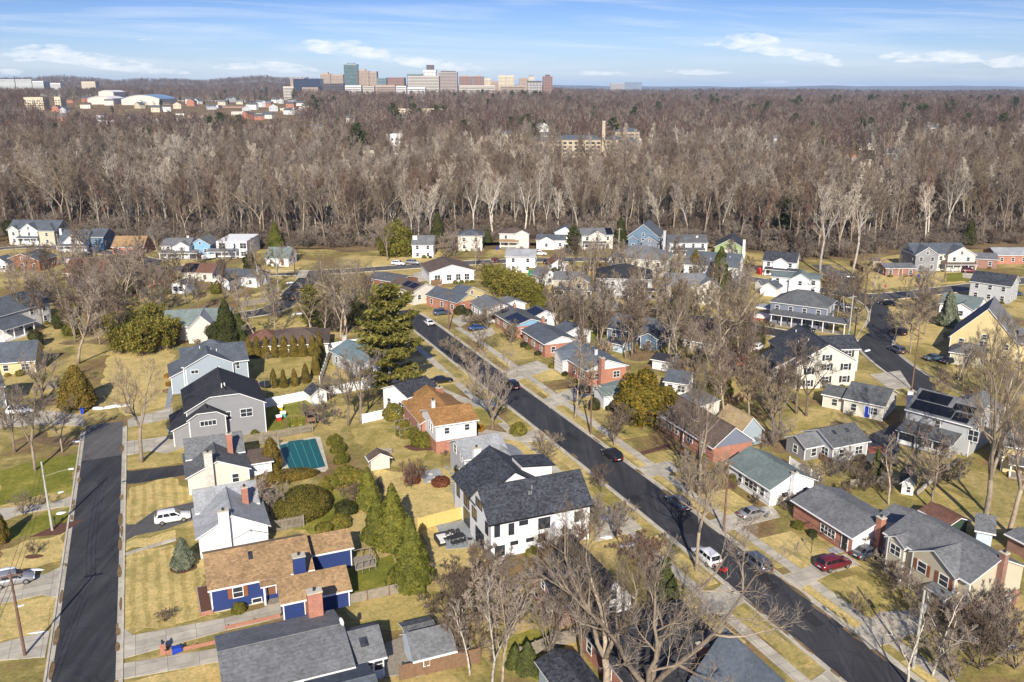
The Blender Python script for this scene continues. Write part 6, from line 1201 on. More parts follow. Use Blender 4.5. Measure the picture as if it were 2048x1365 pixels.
# ---------------------------------------------------------------- vehicles
_car={}
def car_meshes(kind):
    if kind in _car: return _car[kind]
    # side profile: x (front +), deck height; greenhouse: base x0..x1, roof x0..x1, roof height
    S_={'suv':dict(L=4.7,w=.93,hood=.98,belt=1.08,tail=1.08,roof=1.70,gb=(-2.22,1.12),gr=(-1.85,.35),wb=1.40,rw=.36),
        'sedan':dict(L=4.75,w=.91,hood=.82,belt=.93,tail=.98,roof=1.43,gb=(-1.75,1.10),gr=(-.95,.25),wb=1.42,rw=.32),
        'van':dict(L=5.0,w=.97,hood=1.0,belt=1.05,tail=1.05,roof=1.74,gb=(-2.38,1.65),gr=(-2.1,.75),wb=1.5,rw=.34),
        'pickup':dict(L=5.5,w=.97,hood=1.1,belt=1.15,tail=1.12,roof=1.85,gb=(-.9,1.15),gr=(-.7,.55),wb=1.75,rw=.40)}[kind]
    L2=S_['L']/2; w=S_['w']; m=MB()
    st=[(-L2,.42,.74,S_['tail']-.22,.86),(-L2+.10,.30,.62,S_['tail']-.03,.95),(-L2+.6,.24,.55,S_['tail'],1.0),(-.4,.22,.55,S_['belt'],1.0),(S_['gb'][1],.22,.55,S_['belt']-.03,1.0),(L2-.75,.24,.55,S_['hood']-.06,.97),(L2-.2,.28,.55,S_['hood']-.18,.88),(L2,.40,.55,S_['hood']-.38,.74)]
    rings=[]
    for x,zb,zm,zt,k in st:
        W_=w*k; rings.append([(x,-W_*.86,zb),(x,-W_,zm-.08),(x,-W_*.985,zt-.16),(x,-W_*.86,zt-.01),(x,0,zt+.03),(x,W_*.86,zt-.01),(x,W_*.985,zt-.16),(x,W_,zm-.08),(x,W_*.86,zb)])
    i0=0; 
    for r in rings: m.v+=r
    n=9
    for a in range(len(rings)-1):
        for j in range(n):
            k=(j+1)%n; m.f.append((a*n+j,(a+1)*n+j,(a+1)*n+k,a*n+k)); m.m.append(0)
    m.f.append(tuple(range(n))[::-1]); m.f.append(tuple((len(rings)-1)*n+j for j in range(n))); m.m+=[0,0]
    # greenhouse
    bx0,bx1=S_['gb']; rx0,rx1=S_['gr']; zb=S_['belt']-.03; zr=S_['roof']; wb=w*.9; wr=w*.74
    i=len(m.v); m.v+=[(bx0,-wb,zb),(bx1,-wb,zb),(bx1,wb,zb),(bx0,wb,zb),(rx0,-wr,zr-.06),(rx1,-wr,zr-.06),(rx1,wr,zr-.06),(rx0,wr,zr-.06),(rx0+.12,-wr*.84,zr),(rx1-.14,-wr*.84,zr),(rx1-.14,wr*.84,zr),(rx0+.12,wr*.84,zr)]
    for f in((0,1,5,4),(1,2,6,5),(2,3,7,6),(3,0,4,7),(4,5,9,8),(5,6,10,9),(6,7,11,10),(7,4,8,11),(8,9,10,11)): m.f.append(tuple(i+a for a in f)); m.m.append(0)
    if kind=='pickup':
        m.box(-L2+.12,-.95,-w*.86,-w*.78,S_['tail']-.05,S_['tail']+.12); m.box(-L2+.12,-.95,w*.78,w*.86,S_['tail']-.05,S_['tail']+.12)
    out={'body':(m.mesh('car_body',['trim'],True),None)}
    # shade flat where it should be flat
    me=out['body'][0]
    V=[Vector(v) for v in m.v[i:i+8]]
    def quad(a,b,c,d,u0,u1,v0,v1,e=.014):
        nrm=(b-a).cross(d-a).normalized()*e; P=lambda u,v:(a.lerp(b,u)).lerp(d.lerp(c,u),v)+nrm
        q=MB(); q.poly([P(u0,v0),P(u1,v0),P(u1,v1),P(u0,v1)]); return q
    parts=[]
    parts.append(('windscreen',quad(V[1],V[2],V[6],V[5],.06,.94,.06,.92).mesh('windscreen',['car_glass'])))
    parts.append(('rear_window',quad(V[3],V[0],V[4],V[7],.08,.92,.12,.90).mesh('rear_window',['car_glass'])))
    for a,b,c,d in((V[0],V[1],V[5],V[4]),(V[2],V[3],V[7],V[6])):
        q=MB(); cuts={'suv':((.06,.30),(.33,.60),(.63,.93)),'van':((.05,.30),(.33,.6),(.63,.92)),'sedan':((.10,.50),(.53,.92)),'pickup':((.08,.46),(.5,.92))}[kind]
        for u0,u1 in cuts:
            z=quad(a,b,c,d,u0 if a is V[0] else 1-u1,u1 if a is V[0] else 1-u0,.12,.88); k=len(q.v); q.v+=z.v; q.f+=[tuple(x+k for x in f) for f in z.f]; q.m+=z.m
        parts.append(('side_window',q.mesh('side_window',['car_glass'])))
    for s in(-1,1):
        q=MB(); y=s*w*.62; q.box(L2-.16,L2-.015,y-.2,y+.2,S_['hood']-.42,S_['hood']-.28); parts.append(('headlight',q.mesh('headlight',['lamp_white'])))
        q=MB(); y=s*w*.66; q.box(-L2-.012,-L2+.2,y-.16,y+.16,S_['tail']-.42,S_['tail']-.2); parts.append(('tail_light',q.mesh('tail_light',['lamp_red'])))
        q=MB(); y=s*(w+.08); q.box(bx1-.42,bx1-.26,y-.09,y+.09,zb+.02,zb+.16); parts.append(('wing_mirror',q.mesh('wing_mirror',['black_trim'])))
    q=MB(); q.box(-L2-.014,-L2+.1,-.26,.26,.62,.74); parts.append(('number_plate',q.mesh('number_plate',['vinyl'])))
    wheels=[]
    r=S_['rw']
    ty=MB(); ty.tube([(0,-.11,0),(0,-.085,0),(0,.085,0),(0,.11,0)],[r*.86,r,r,r*.86],16); ri=MB(); ri.tube([(0,-.116,0),(0,.116,0)],[r*.62,r*.62],12)
    tm,rm=ty.mesh('tyre',['tyre'],False),ri.mesh('rim',['rim'])
    _car[kind]=(out['body'][0],parts,tm,rm,[(x,y,r) for x in(-S_['wb'],S_['wb']-.02) for y in(-w+.10,w-.10)]); return _car[kind]
PAINT={}
def paint(c,metal=.0):
    k=tuple(round(v,3) for v in c)
    if k in PAINT: return PAINT[k]
    m,nt,b=nm('car_paint'); b.inputs['Base Color'].default_value=(*c,1); b.inputs['Roughness'].default_value=.32; b.inputs['Metallic'].default_value=metal; b.inputs['Coat Weight'].default_value=.6; b.inputs['Coat Roughness'].default_value=.08; PAINT[k]=m; return m
COL={'white':(.78,.78,.78),'silver':(.42,.42,.42),'grey':(.13,.14,.16),'black':(.012,.012,.014),'blue':(.035,.07,.19),'maroon':(.13,.012,.02),'red':(.45,.02,.02),'tan':(.3,.27,.22),'slate':(.09,.12,.18),'teal':(.06,.10,.12)}
def car(kind,col,px,py,rz,label,name='parked_car',cat='car'):
    X,Y=G(px,py); body,parts,tm,rm,wh=car_meshes(kind); r=empty(name,(X,Y,.06),rz); tag(r,label,cat,'cars parked and driving in the neighbourhood')
    o=obj('body',body,r); o.material_slots[0].link='OBJECT'; o.material_slots[0].material=paint(COL[col],.5 if col in('silver','grey','slate') else 0)
    for n,me in parts: obj(n,me,r)
    for p in wh: w=obj('wheel',tm,r,p); obj('rim',rm,w)
    return r
def build_cars():
    GX,GY=GA,GA+math.pi/2
    c=car
    c('suv','white',346,1043,GX,'white SUV parked on the short black driveway of the white chimney house'); c('suv','silver',28,1168,GX+.05,'silver SUV parked on the concrete drive at the left edge')
    c('suv','black',1224,917,GY,'black SUV at the far kerb of the diagonal street across from the modern house',name='car'); c('suv','slate',1357,1014,GY,'slate blue SUV half hidden behind the tall kerbside bare tree'); c('suv','white',1412,1122,GY,'white SUV parked just ahead of the red scooter'); c('van','grey',1510,1133,GY,'dark grey minivan parked at the kerb opposite the white SUV and scooter')
    c('sedan','silver',1508,1034,GX,'silver sedan parked on the drive beside the red brick ranch'); c('suv','maroon',1667,1136,GX,'maroon SUV parked in front of the red brick ranch'); c('sedan','grey',1735,1112,GX+.1,'grey car half hidden by shrubs beside the beige split level'); c('suv','black',1024,776,GY,'black car on the diagonal street behind the fan shaped bare tree')
    c('sedan','blue',955,660,GX,'blue sedan on the drive of the white ranch in the row'); c('suv','slate',884,630,GX,'blue grey SUV before the yellow gabled brick house'); c('sedan','white',858,650,GY,'white car at the top end of the diagonal street'); c('suv','black',1172,786,GX,'black SUV on the drive beside the house behind the magnolia'); c('sedan','black',884,766,GX,'black car on the drive beside the white house under the pine')
    c('suv','white',42,828,GX-.1,'white car behind the bare trees at the left edge'); c('sedan','white',1672,613,-.35,'white sedan on the drive of the columned porch house'); c('sedan','silver',1700,619,-.3,'silver sedan at the hedge beside the columned porch house'); c('sedan','black',1775,611,GY+.5,'black car at the top of the curved street'); c('suv','black',1796,669,GY-.1,'black car on the curved street beside the bare street tree'); c('suv','grey',1793,705,GY-.2,'grey car at the bend by the street corner')
    c('sedan','teal',1869,721,GX-.2,'blue green sedan on the drive of the big yellow house'); c('sedan','black',1900,727,GX-.2,'black sedan on the drive of the big yellow house')
    c('suv','white',797,531,-.25,'white car beside the pale silver bare tree'); c('suv','silver',826,529,-.25,'silver car on the far street below the white house with the broad chimney'); c('sedan','slate',862,535,-.2,'dark blue car on the drive by the wide gabled white house'); c('suv','white',1081,511,-.2,'white car on the far street right of the square white house'); c('suv','maroon',991,526,1.2,'maroon car left of the square white house'); c('suv','black',1098,528,.9,'black car beside the arched white garage'); c('sedan','silver',1161,617,-.3,'silver car before the black hip roofed house'); c('pickup','black',576,600,GY+.35,'black pickup on the side street nearer the bend',cat='pickup'); c('suv','black',590,582,GY+.35,'black SUV parked behind the pickup on the side street')
    c('suv','white',1515,700,1.0,'white off roader with black roof by the big cream house'); c('sedan','red',1474,720,.3,'red car under bare branches by the orange mesh fence'); c('suv','maroon',1938,546,-.2,'maroon SUV on the drive of the two gabled house by the wood'); c('sedan','slate',1681,551,-.4,'dark blue car under the trees by the lane'); c('sedan','grey',1669,563,1.2,'dark grey car at the mouth of the lane'); c('sedan','black',1498,536,.5,'dark car by the green gabled house'); c('suv','black',172,515,.6,'black car on the drive of the white gabled house with the blue wing'); c('sedan','silver',1704,558,-.2,'pale car under the bare trees across from the low brick cottage'); c('sedan','black',1612,663,-.5,'black car on the brick drive by the columned porch house'); c('sedan','blue',2030,592,.4,'dark blue car at the right edge behind the plain grey house')
# ---------------------------------------------------------------- poles, wires, fences, garden things
def pole(px,py,h,label,mat='pole_wood',arms=1,rz=GA,lean=(0,0),trans=False,light=False):
    X,Y=G(px,py); r=empty('utility_pole',(X,Y,0),rz); r.rotation_euler=(R(lean[0]),R(lean[1]),rz); tag(r,label,'utility pole','utility poles along the streets')
    m=MB(); m.tube([(0,0,-.3),(0,0,h*.5),(0,0,h)],[.17,.145,.11],8); m.build('pole',[mat],r)
    for k in range(arms): m=MB(); z=h-.5-.8*k; m.box(-1.1,1.1,-.05,.05,z,z+.12); m.build('crossarm',[mat],r)
    if trans: m=MB(); m.tube([(.32,0,h-2.6),(.32,0,h-1.7)],[.22,.22],9); m.build('transformer',['galv'],r)
    if light:
        m=MB(); m.tube([(0,0,h-2.2),(1.6,0,h-1.75),(3.2,0,h-1.5)],[.025,.022,.02],5); a=m.build('light_arm',['pole_pale'],r); m=MB(); m.box(3.1,3.75,-.14,.14,h-1.58,h-1.44); m.build('lamp_head',['vinyl'],a)
    return (X,Y,h)
def wire(a,b,name,label,off=(0,),drop=.8,sag=.9):
    m=MB()
    dx,dy=b[0]-a[0],b[1]-a[1]; l=math.hypot(dx,dy); nx,ny=-dy/l,dx/l
    for o in off:
        pts=[]
        for k in range(13):
            t=k/12; pts.append((a[0]+dx*t+nx*o,a[1]+dy*t+ny*o,(a[2]-drop)*(1-t)+(b[2]-drop)*t-sag*4*t*(1-t)))
        m.tube(pts,[.026]*13,3,cap=False)
    ob=m.build(name,'wire'); tag(ob,label,'power line','overhead lines between the poles')
def fence(name,pts,h,mat,label,kind='board',px=True,gap=2.4,post=None):
    P=[G(*q) for q in pts] if px else pts; r=empty(name,(*P[0],0)); tag(r,label,'fence'); o0=Vector((*P[0],0)); m=MB(); pm=MB(); 
    for a,b in zip(P,P[1:]):
        a=Vector((*a,0))-o0; b=Vector((*b,0))-o0; d=b-a; l=d.length; n=max(1,round(l/gap)); u=d/l; rz=math.atan2(d.y,d.x)
        for k in range(n+1):
            if k==n and b!=Vector((*P[-1],0))-o0: continue
            c=a+d*(k/n); pm=MB(); pm.obox((c.x,c.y),.13,.13,0,h+.12,rz); pm.build('post',[post or mat],r)
        if kind=='board':
            c=a+d*.5; m.obox((c.x,c.y),l-.02,.04,.06,h,rz)
        elif kind=='picket':
            k=int(l/.17)
            for i in range(k): c=a+u*(.09+i*.17); m.obox((c.x,c.y),.10,.025,.08,h,rz)
            for z in(.35,h-.3): c=a+d*.5+Vector((-u.y,u.x,0))*.035; m.obox((c.x,c.y),l,.03,z,z+.09,rz)
        elif kind=='rail':
            for z in(.35,.75,h-.08): c=a+d*.5; m.obox((c.x,c.y),l,.05,z,z+.1,rz)
            c=a+d*.5; m.obox((c.x,c.y),l-.1,.015,.05,h-.1,rz)
    m.build('panels',[mat],r); return r
def bin_(px,py,mat,label,rz=0.0,name='wheelie_bin',flat=False):
    X,Y=G(px,py); r=empty(name,(X,Y,0),rz); tag(r,label,'bin'); m=MB(); i=len(m.v)
    m.v+=[(-.24,-.26,.05),(.24,-.26,.05),(.24,.26,.05),(-.24,.26,.05),(-.31,-.36,1.0),(.31,-.36,1.0),(.31,.36,1.0),(-.31,.36,1.0)]
    for f in((0,1,5,4),(1,2,6,5),(2,3,7,6),(3,0,4,7),(3,2,1,0),(4,5,6,7)): m.f.append(f); m.m.append(0)
    b=m.build('bin_body',[mat],r); m=MB(); m.box(-.34,.34,-.40,.38,1.0,1.08); m.build('lid',[mat],r)
    for s in(-.28,.28): m=MB(); m.tube([(s-.04,.3,.12),(s+.04,.3,.12)],[.12,.12],9); m.build('wheel',['tyre'],r)
    if flat: r.rotation_euler=(R(86),0,rz); r.location.z=.36
    return r
def mailbox(px,py,rz,label,mat='brick'):
    X,Y=G(px,py); r=empty('mailbox',(X,Y,0),rz); tag(r,label,'mailbox'); m=MB()
    if mat=='brick': m.box(-.3,.3,-.3,.3,0,1.2)
    else: m.box(-.05,.05,-.05,.05,0,1.05)
    m.build('post',[mat],r); m=MB(); m.box(-.1,.1,-.26,.26,1.05 if mat!='brick' else 1.2,1.3 if mat!='brick' else 1.45); m.build('box',['metal_dark'],r)
def build_things():
    p1=pole(105,1062,10.2,'pale green grey street pole with long lamp arm on the left verge','pole_pale',0,light=True,trans=False,rz=GA-.1); p0=pole(50,1312,10.0,'brown wooden pole at the bottom left with lines running off it','pole_wood',1,lean=(0,0))
    p2=pole(1447,1065,10.5,'brown utility pole beside the silver sedan',trans=False); p3=pole(1181,870,10.5,'brown utility pole with white transformer left of the magnolia',trans=True); p4=pole(898,662,10,'dark pole at the top of the diagonal street'); p5=pole(1826,1337,9.2,'pale weathered pole behind branches at the bottom right','pole_pale',0,trans=True); p6=pole(1823,780,11,'tall brown pole by the curved street in front of the solar roofed house'); p7=pole(1728,618,10.5,'dark pole at the street corner by the white sedans'); p8=pole(1888,566,10.5,'dark pole before the two gabled house by the wood'); p9=pole(1697,676,10.5,'pale pole above the green street sign','pole_pale'); p10=pole(1237,506,9,'pale pole behind the solar panelled cream house','pole_pale'); p11=pole(590,549,8,'wooden pole beside the green roofed cottage')
    p12=pole(557,585,8.5,'pale pole among bushes by the side street','pole_pale',0); p13=pole(1190,560,8,'brown pole in front of the cream hip roofed house'); p14=pole(1707,690,7,'thin dark pole on the corner lawn','metal_dark',0)
    W_=lambda a,b,l,off=(-.9,0,.9): wire(a,b,'power_line',l,off)
    W_(p2,p3,'sagging lines between the silver sedan and the magnolia'); W_(p3,p4,'lines running up the diagonal street past the brick row'); W_(p5,p2,'lines crossing the lawns of the red brick ranch'); W_(p7,p9,'lines over the corner lawn'); W_(p9,p6,'lines over the curved street',(-.5,.5)); W_(p7,p8,'lines along the far street at right'); W_(p0,p1,'lines along the left road',(-.5,0,.5)); W_(p11,p13,'long lines across the far street in front of the wood',(-.4,.4)); wire(p5,(*W(50,30)[:2],9),'power_line','lines crossing the diagonal street at the bottom',(-.3,.3)); wire(p0,(*W(-22,55)[:2],10),'power_line','lines leaving the bottom left corner',(-.5,0,.5))
    # fences
    fence('vinyl_fence',((524,818),(600,803),(720,780)),1.85,'vinyl','white vinyl fence running right from the big grey house'); fence('vinyl_fence',((720,780),(760,772),(800,764)),1.85,'vinyl','short white vinyl fence behind the forked bare tree'); fence('vinyl_fence',((503,716),(580,714),(640,706),(720,692)),1.85,'vinyl','long white vinyl fence behind the cone arborvitae row'); fence('vinyl_fence',((725,848),(776,836)),1.8,'vinyl','white vinyl fence ending at the lime green round shrub'); fence('vinyl_fence',((640,770),(652,735),(660,712)),1.8,'vinyl','white fence seen end on beyond the arborvitae')
    fence('picket_fence',((490,888),(555,877),(625,864)),1.5,'wood_grey','weathered grey picket fence above the pool','picket'); fence('picket_fence',((520,890),(558,892)),1.5,'wood_grey','short grey picket gate section beside the pool','picket'); fence('board_fence',((534,1068),(608,1054)),1.75,'wood_grey','grey board fence right of the white chimney house','picket'); fence('board_fence',((836,1062),(935,1036)),1.9,'wood_fresh','new yellow board fence left of the modern house'); fence('rail_fence',((640,1222),(735,1201),(822,1181)),1.3,'wood_grey','brown split rail fence behind the navy house','rail',post='wood_brown'); fence('board_fence',((1040,1325),(1100,1300),(1150,1285)),1.8,'wood_grey','mossy grey board fence at the bottom behind the huge bare tree'); fence('board_fence',((800,1362),(905,1338),(960,1326)),1.8,'wood_brown','red brown board fence below the light blue shed')
    fence('board_fence',((1192,703),(1252,702)),1.8,'wood_tan','brown board fence below the pale blue shed'); fence('board_fence',((1348,742),(1378,752)),1.8,'wood_tan','tan board fence behind the magnolia'); fence('board_fence',((1454,806),(1505,800)),1.8,'wood_tan','tan board fence in front of the big cream house'); fence('board_fence',((1445,732),(1495,730)),1.4,'orange_mesh','orange mesh and board fence under the red car'); fence('vinyl_fence',((1578,935),(1605,952),(1636,972)),1.8,'vinyl','white vinyl fence behind the green roofed ranch','picket'); fence('board_fence',((1335,607),(1410,585)),1.8,'wood_grey','grey board fence behind the cross gabled cream house'); fence('board_fence',((1545,582),(1590,585),(1635,590)),1.7,'wood_brown','dark picket fence in front of the green roofed white house','picket'); fence('board_fence',((1700,532),(1726,546)),1.9,'wood_brown','dark brown fence under the tall pale trees'); fence('rail_fence',((1640,920),(1665,935)),1.2,'wood_brown','low brown rail fence by the skylight cottage','rail'); fence('board_fence',((1175,552),(1195,556)),1.8,'wood_fresh','bright tan fence panel left of the black hip roofed house'); fence('board_fence',((92,780),(114,776)),1.6,'wood_grey','short grey fence beside the bronze cypress'); fence('board_fence',((862,570),(930,563)),1.4,'wood_brown','brown fence in front of the wide gabled white house'); fence('board_fence',((484,615),(540,605)),1.6,'wood_grey','pale board fence along the side street'); fence('board_fence',((1700,975),(1770,965)),1.2,'wood_grey','low grey fence hidden in the shrubs','rail')
    fence('retaining_wall',((452,1260),(560,1236)),.5,'brick','low brick wall along the drive of the navy house'); fence('retaining_wall',((330,1311),(445,1286)),.5,'brick','low brick wall beside the blue bin at the bottom')
    # pool cover
    P=[G(558,892),G(575,888),G(578,884),G(606,880),G(608,882),G(631,878),G(651,934),G(618,941),G(578,938)]; o=P[0]; m=MB(); m.slab([(x-o[0],y-o[1],.10) for x,y in P][::-1],.08)
    ob=m.build('pool_cover','pool_cover'); ob.location=(*o,0); tag(ob,'teal pool cover pulled taut over the backyard pool','pool cover')
    m=MB()
    for t in(.2,.4,.6,.8):
        a=Vector((P[0][0]*(1-t)+P[5][0]*t-o[0],P[0][1]*(1-t)+P[5][1]*t-o[1],.112)); b=Vector((P[8][0]*(1-t)+P[6][0]*t-o[0],P[8][1]*(1-t)+P[6][1]*t-o[1],.112)); d=(b-a).normalized()*.03; n=Vector((-d.y,d.x,0)); m.poly([a-n,a+n,b+n,b-n][::-1])
    m.build('strap',['toy_teal'],ob)
    # decks
    def deck(pts,z,label,rail=True):
        Q=[G(*q) for q in pts]; o=Q[0]; ar=sum(a[0]*b[1]-b[0]*a[1] for a,b in zip(Q,Q[1:]+Q[:1])); Q=Q if ar>0 else Q[::-1]; o=Q[0]; r=empty('wooden_deck',(*o,0)); tag(r,label,'deck'); m=MB(); m.slab([(x-o[0],y-o[1],z) for x,y in Q],.2); m.build('deck_floor',['wood_grey'],r)
        if rail:
            m=MB()
            for a,b in zip(Q[:-1],Q[1:]):
                l=math.dist(a,b); n=max(2,int(l/.8)); rz=math.atan2(b[1]-a[1],b[0]-a[0])
                for k in range(n+1): m.obox((a[0]+(b[0]-a[0])*k/n-o[0],a[1]+(b[1]-a[1])*k/n-o[1]),.08,.08,0,z+.95,rz)
                m.obox(((a[0]+b[0])/2-o[0],(a[1]+b[1])/2-o[1]),l,.09,z+.9,z+.98,rz)
            m.build('railing',['wood_grey'],r)
    deck(((772,1290),(830,1268),(835,1320),(843,1345),(768,1358)),.25,'weathered plank deck between the sunroom and the light blue shed',False); deck(((706,1125),(740,1118),(752,1140),(712,1150)),.7,'small raised timber deck behind the navy house'); deck(((790,862),(845,850),(848,868),(800,880)),.9,'grey deck with railing at the orange roofed house')
    # furniture and small things
    def chair(x,y,rz,mat,label,cat='chair',name='garden_chair',grp=None):
        X,Y=G(x,y); r=empty(name,(X,Y,.05),rz); tag(r,label,cat,grp); m=MB(); m.box(-.3,.3,-.3,.3,.32,.38); m.build('seat',[mat],r); m=MB(); i=len(m.v); m.v+=[(-.3,.26,.36),(.3,.26,.36),(.3,.34,.36),(-.3,.34,.36),(-.26,.46,1.0),(.26,.46,1.0),(.26,.52,1.0),(-.26,.52,1.0)]
        for f in((0,1,5,4),(1,2,6,5),(2,3,7,6),(3,0,4,7),(4,5,6,7),(3,2,1,0)): m.f.append(f); m.m.append(0)
        m.build('backrest',[mat],r)
        for sx in(-.27,.27):
            m=MB(); m.box(sx-.05,sx+.05,-.3,.3,.55,.59); m.build('armrest',[mat],r)
            for sy in(-.27,.27): m=MB(); m.box(sx-.03,sx+.03,sy-.03,sy+.03,0,.56); m.build('leg',[mat],r)
    for x,y,rz,l in((1441,748,2.6,'pale yellow garden chair at the left of the three'),(1461,747,3.4,'pale yellow garden chair in the middle of the three'),(1503,745,3.0,'pale yellow garden chair nearest the big cream house')): chair(x,y,rz,'pale_yellow',l,grp='yellow garden chairs on the lawn')
    # patio of the modern house
    def at(x,y,rz,name,label,cat): X,Y=G(x,y); r=empty(name,(X,Y,.07),rz); tag(r,label,cat); return r
    r=at(888,1078,GA,'garden_sofa','dark wicker corner sofa with white cushions on the slate patio','sofa')
    for nme,b,mt in(('base',(-1.2,1.3,-.5,.4,0,.38),'metal_dark'),('base',(-1.2,-.35,-1.9,-.5,0,.38),'metal_dark'),('backrest',(-1.3,-1.15,-1.9,.4,0,.75),'metal_dark'),('backrest',(-1.15,1.3,.4,.55,0,.75),'metal_dark'),('cushion',(-1.1,1.2,-.45,.35,.38,.55),'cushion'),('cushion',(-1.1,-.4,-1.85,-.5,.38,.55),'cushion')):
        m=MB(); m.box(*b); m.build(nme,[mt],r)
    r=at(903,1068,GA,'coffee_table','square black coffee table before the corner sofa','table'); m=MB(); m.box(-.4,.4,-.4,.4,.34,.42); m.build('table_top',['metal_dark'],r)
    for sx in(-.33,.33):
        for sy in(-.33,.33): m=MB(); m.box(sx-.03,sx+.03,sy-.03,sy+.03,0,.34); m.build('leg',['metal_dark'],r)
    r=at(913,1083,GA+.1,'dining_table','long black outdoor dining table on the slate patio','table'); m=MB(); m.box(-1.1,1.1,-.5,.5,.70,.76); m.build('table_top',['metal_dark'],r)
    for sx in(-1,1):
        for sy in(-.4,.4): m=MB(); m.box(sx-.03,sx+.03,sy-.03,sy+.03,0,.7); m.build('leg',['metal_dark'],r)
    X0,Y0=G(913,1083); ca,sa=math.cos(GA+.1),math.sin(GA+.1)
    for k in range(6):
        u=(-.75,0,.75)[k%3]; v=(-.85,.85)[k//3]; x,y=PX(X0+u*ca-v*sa,Y0+u*sa+v*ca); chair(x,y,GA+.1+(math.pi if v<0 else 0),'metal_dark','black dining chair at the long table, %s side, %s'%(('near','far')[k//3],('left end','middle','right end')[k%3]),name='dining_chair',grp='black chairs round the patio table')
    r=at(940,1092,GA,'condenser_unit','grey air conditioner unit against the modern house wall','air conditioner'); m=MB(); m.box(-.42,.42,-.42,.42,0,.95); m.build('casing',['galv'],r); m=MB(); m.tube([(0,0,.95),(0,0,.98)],[.36,.34],12); m.build('fan_grille',['metal_dark'],r)
    # bins
    bin_(893,902,'bin_blue','blue wheelie bin against the brick base of the orange roofed house',GA); bin_(597,1231,'bin_blue','blue wheelie bin beside the navy garage wall',GA); bin_(578,1233,'bin_dark','black wheelie bin beside the navy garage wall',GA); bin_(611,1228,'bin_dark','dark grey bin between the blue bin and the brick chimney',GA); bin_(366,1302,'bin_blue','blue bin lying on its side by the low brick wall',GA-1.4,flat=True); bin_(165,828,'bin_blue','blue bin at the end of the left road by the snow',GA); bin_(536,552,'bin_blue','blue bin on the verge before the green roofed cottage'); bin_(994,500,'bin_blue','blue bin left of the square white house'); bin_(1914,1262,'bin_blue','blue bin at the corner of the beige split level',GA); bin_(1908,1265,'toy_yellow','yellow bin at the corner of the beige split level',GA); bin_(1837,556,'bin_blue','blue bin right of the low brick cottage'); bin_(1428,699,'bin_blue','blue bin against the low beige bungalow')
    mailbox(327,1306,GA,'brick pier mailbox at the foot of the drive'); mailbox(111,1052,GA,'small dark mailbox at the pale street pole','metal_dark')
    # satellite dish
    X,Y=G(686,1252,5.0); r=empty('satellite_dish',(X,Y,5.0),GA-1.2); tag(r,'white satellite dish on the gable of the long grey roof','satellite dish'); m=MB(); n=14
    ring=[(.42*math.cos(6.283*k/n),-.12,.45*math.sin(6.283*k/n)+.55) for k in range(n)]; m.v+=ring+[(0,.02,.55)]
    for k in range(n): m.f.append((k,(k+1)%n,n)); m.m.append(0)
    m.build('dish',['vinyl'],r); m=MB(); m.tube([(0,.02,.5),(0,.15,-.5)],[.03,.03],5); m.build('mast',['galv'],r)
    # playset, trampoline, toys
    r=at(622,853,GA,'playset','brown wooden playset with a roofed tower and swing beam','playset')
    for sx in(-.7,.7):
        for sy in(-.7,.7): m=MB(); m.box(sx-.06,sx+.06,sy-.06,sy+.06,0,2.5); m.build('post',['wood_brown'],r)
    m=MB(); m.box(-.75,.75,-.75,.75,1.1,1.2); m.box(-.75,.75,-.78,-.72,1.2,1.8); m.box(-.75,.75,.72,.78,1.2,1.8); m.build('platform',['wood_brown'],r); b=dict(x0=-.8,x1=.8,y0=-.8,y1=.8,ze=2.5,roof='h',pitch=.6); m=MB()
    for q in roof_polys(b,.2,.2).values(): m.slab(q,.08)
    m.build('roof',['r_brown'],r); m=MB(); m.tube([(-.7,0,2.2),(-4.2,0,2.2)],[.07,.07],6); m.tube([(-4.2,0,2.2),(-4.3,-1,0)],[.06,.06],6); m.tube([(-4.2,0,2.2),(-4.3,1,0)],[.06,.06],6); m.build('swing_beam',['wood_brown'],r)
    for k in range(2):
        x=-1.8-1.3*k; m=MB()
        for s in(-.22,.22): m.tube([(x+s,0,2.15),(x+s,0,.5)],[.015,.015],4)
        m.box(x-.25,x+.25,-.1,.1,.46,.5); m.build('swing',['toy_yellow'],r)
    r=at(535,775,0,'trampoline','round black trampoline with safety net behind the big grey house','trampoline'); m=MB(); m.tube([(0,0,.72),(0,0,.78)],[1.7,1.7],20); m.build('mat',['metal_dark'],r)
    for k in range(8):
        a=6.283*k/8; m=MB(); m.tube([(1.72*math.cos(a),1.72*math.sin(a),0),(1.72*math.cos(a),1.72*math.sin(a),2.3)],[.03,.03],5); m.build('net_pole',['galv'],r)
    m=MB(); m.tube([(0,0,2.28),(0,0,2.34)],[1.75,1.75],20,cap=False); m.tube([(0,0,.7),(0,0,.82)],[1.75,1.75],20,cap=False); m.build('rim',['metal_dark'],r)
    for x,y,mt,l in((558,842,'toy_red','red toy house on the lawn behind the big grey house'),(566,835,'toy_teal','teal toy slide beside the red toy house'),(560,822,'toy_yellow','pale toy heap nearest the big grey house')):
        r=at(x,y,.5,'garden_toy',l,'toy'); m=MB(); wall_block(m,dict(x0=-.4,x1=.4,y0=-.35,y1=.35,ze=.7,roof='x',pitch=.8)); m.build('toy_walls',[mt],r); m=MB()
        for q in roof_polys(dict(x0=-.4,x1=.4,y0=-.35,y1=.35,ze=.7,roof='x',pitch=.8),.1,.1).values(): m.slab(q,.05)
        m.build('toy_roof',['vinyl'],r)
    # red scooter behind the white car
    r=at(1442,1148,GA+math.pi/2,'motor_scooter','red motor scooter at the kerb behind the white SUV','scooter')
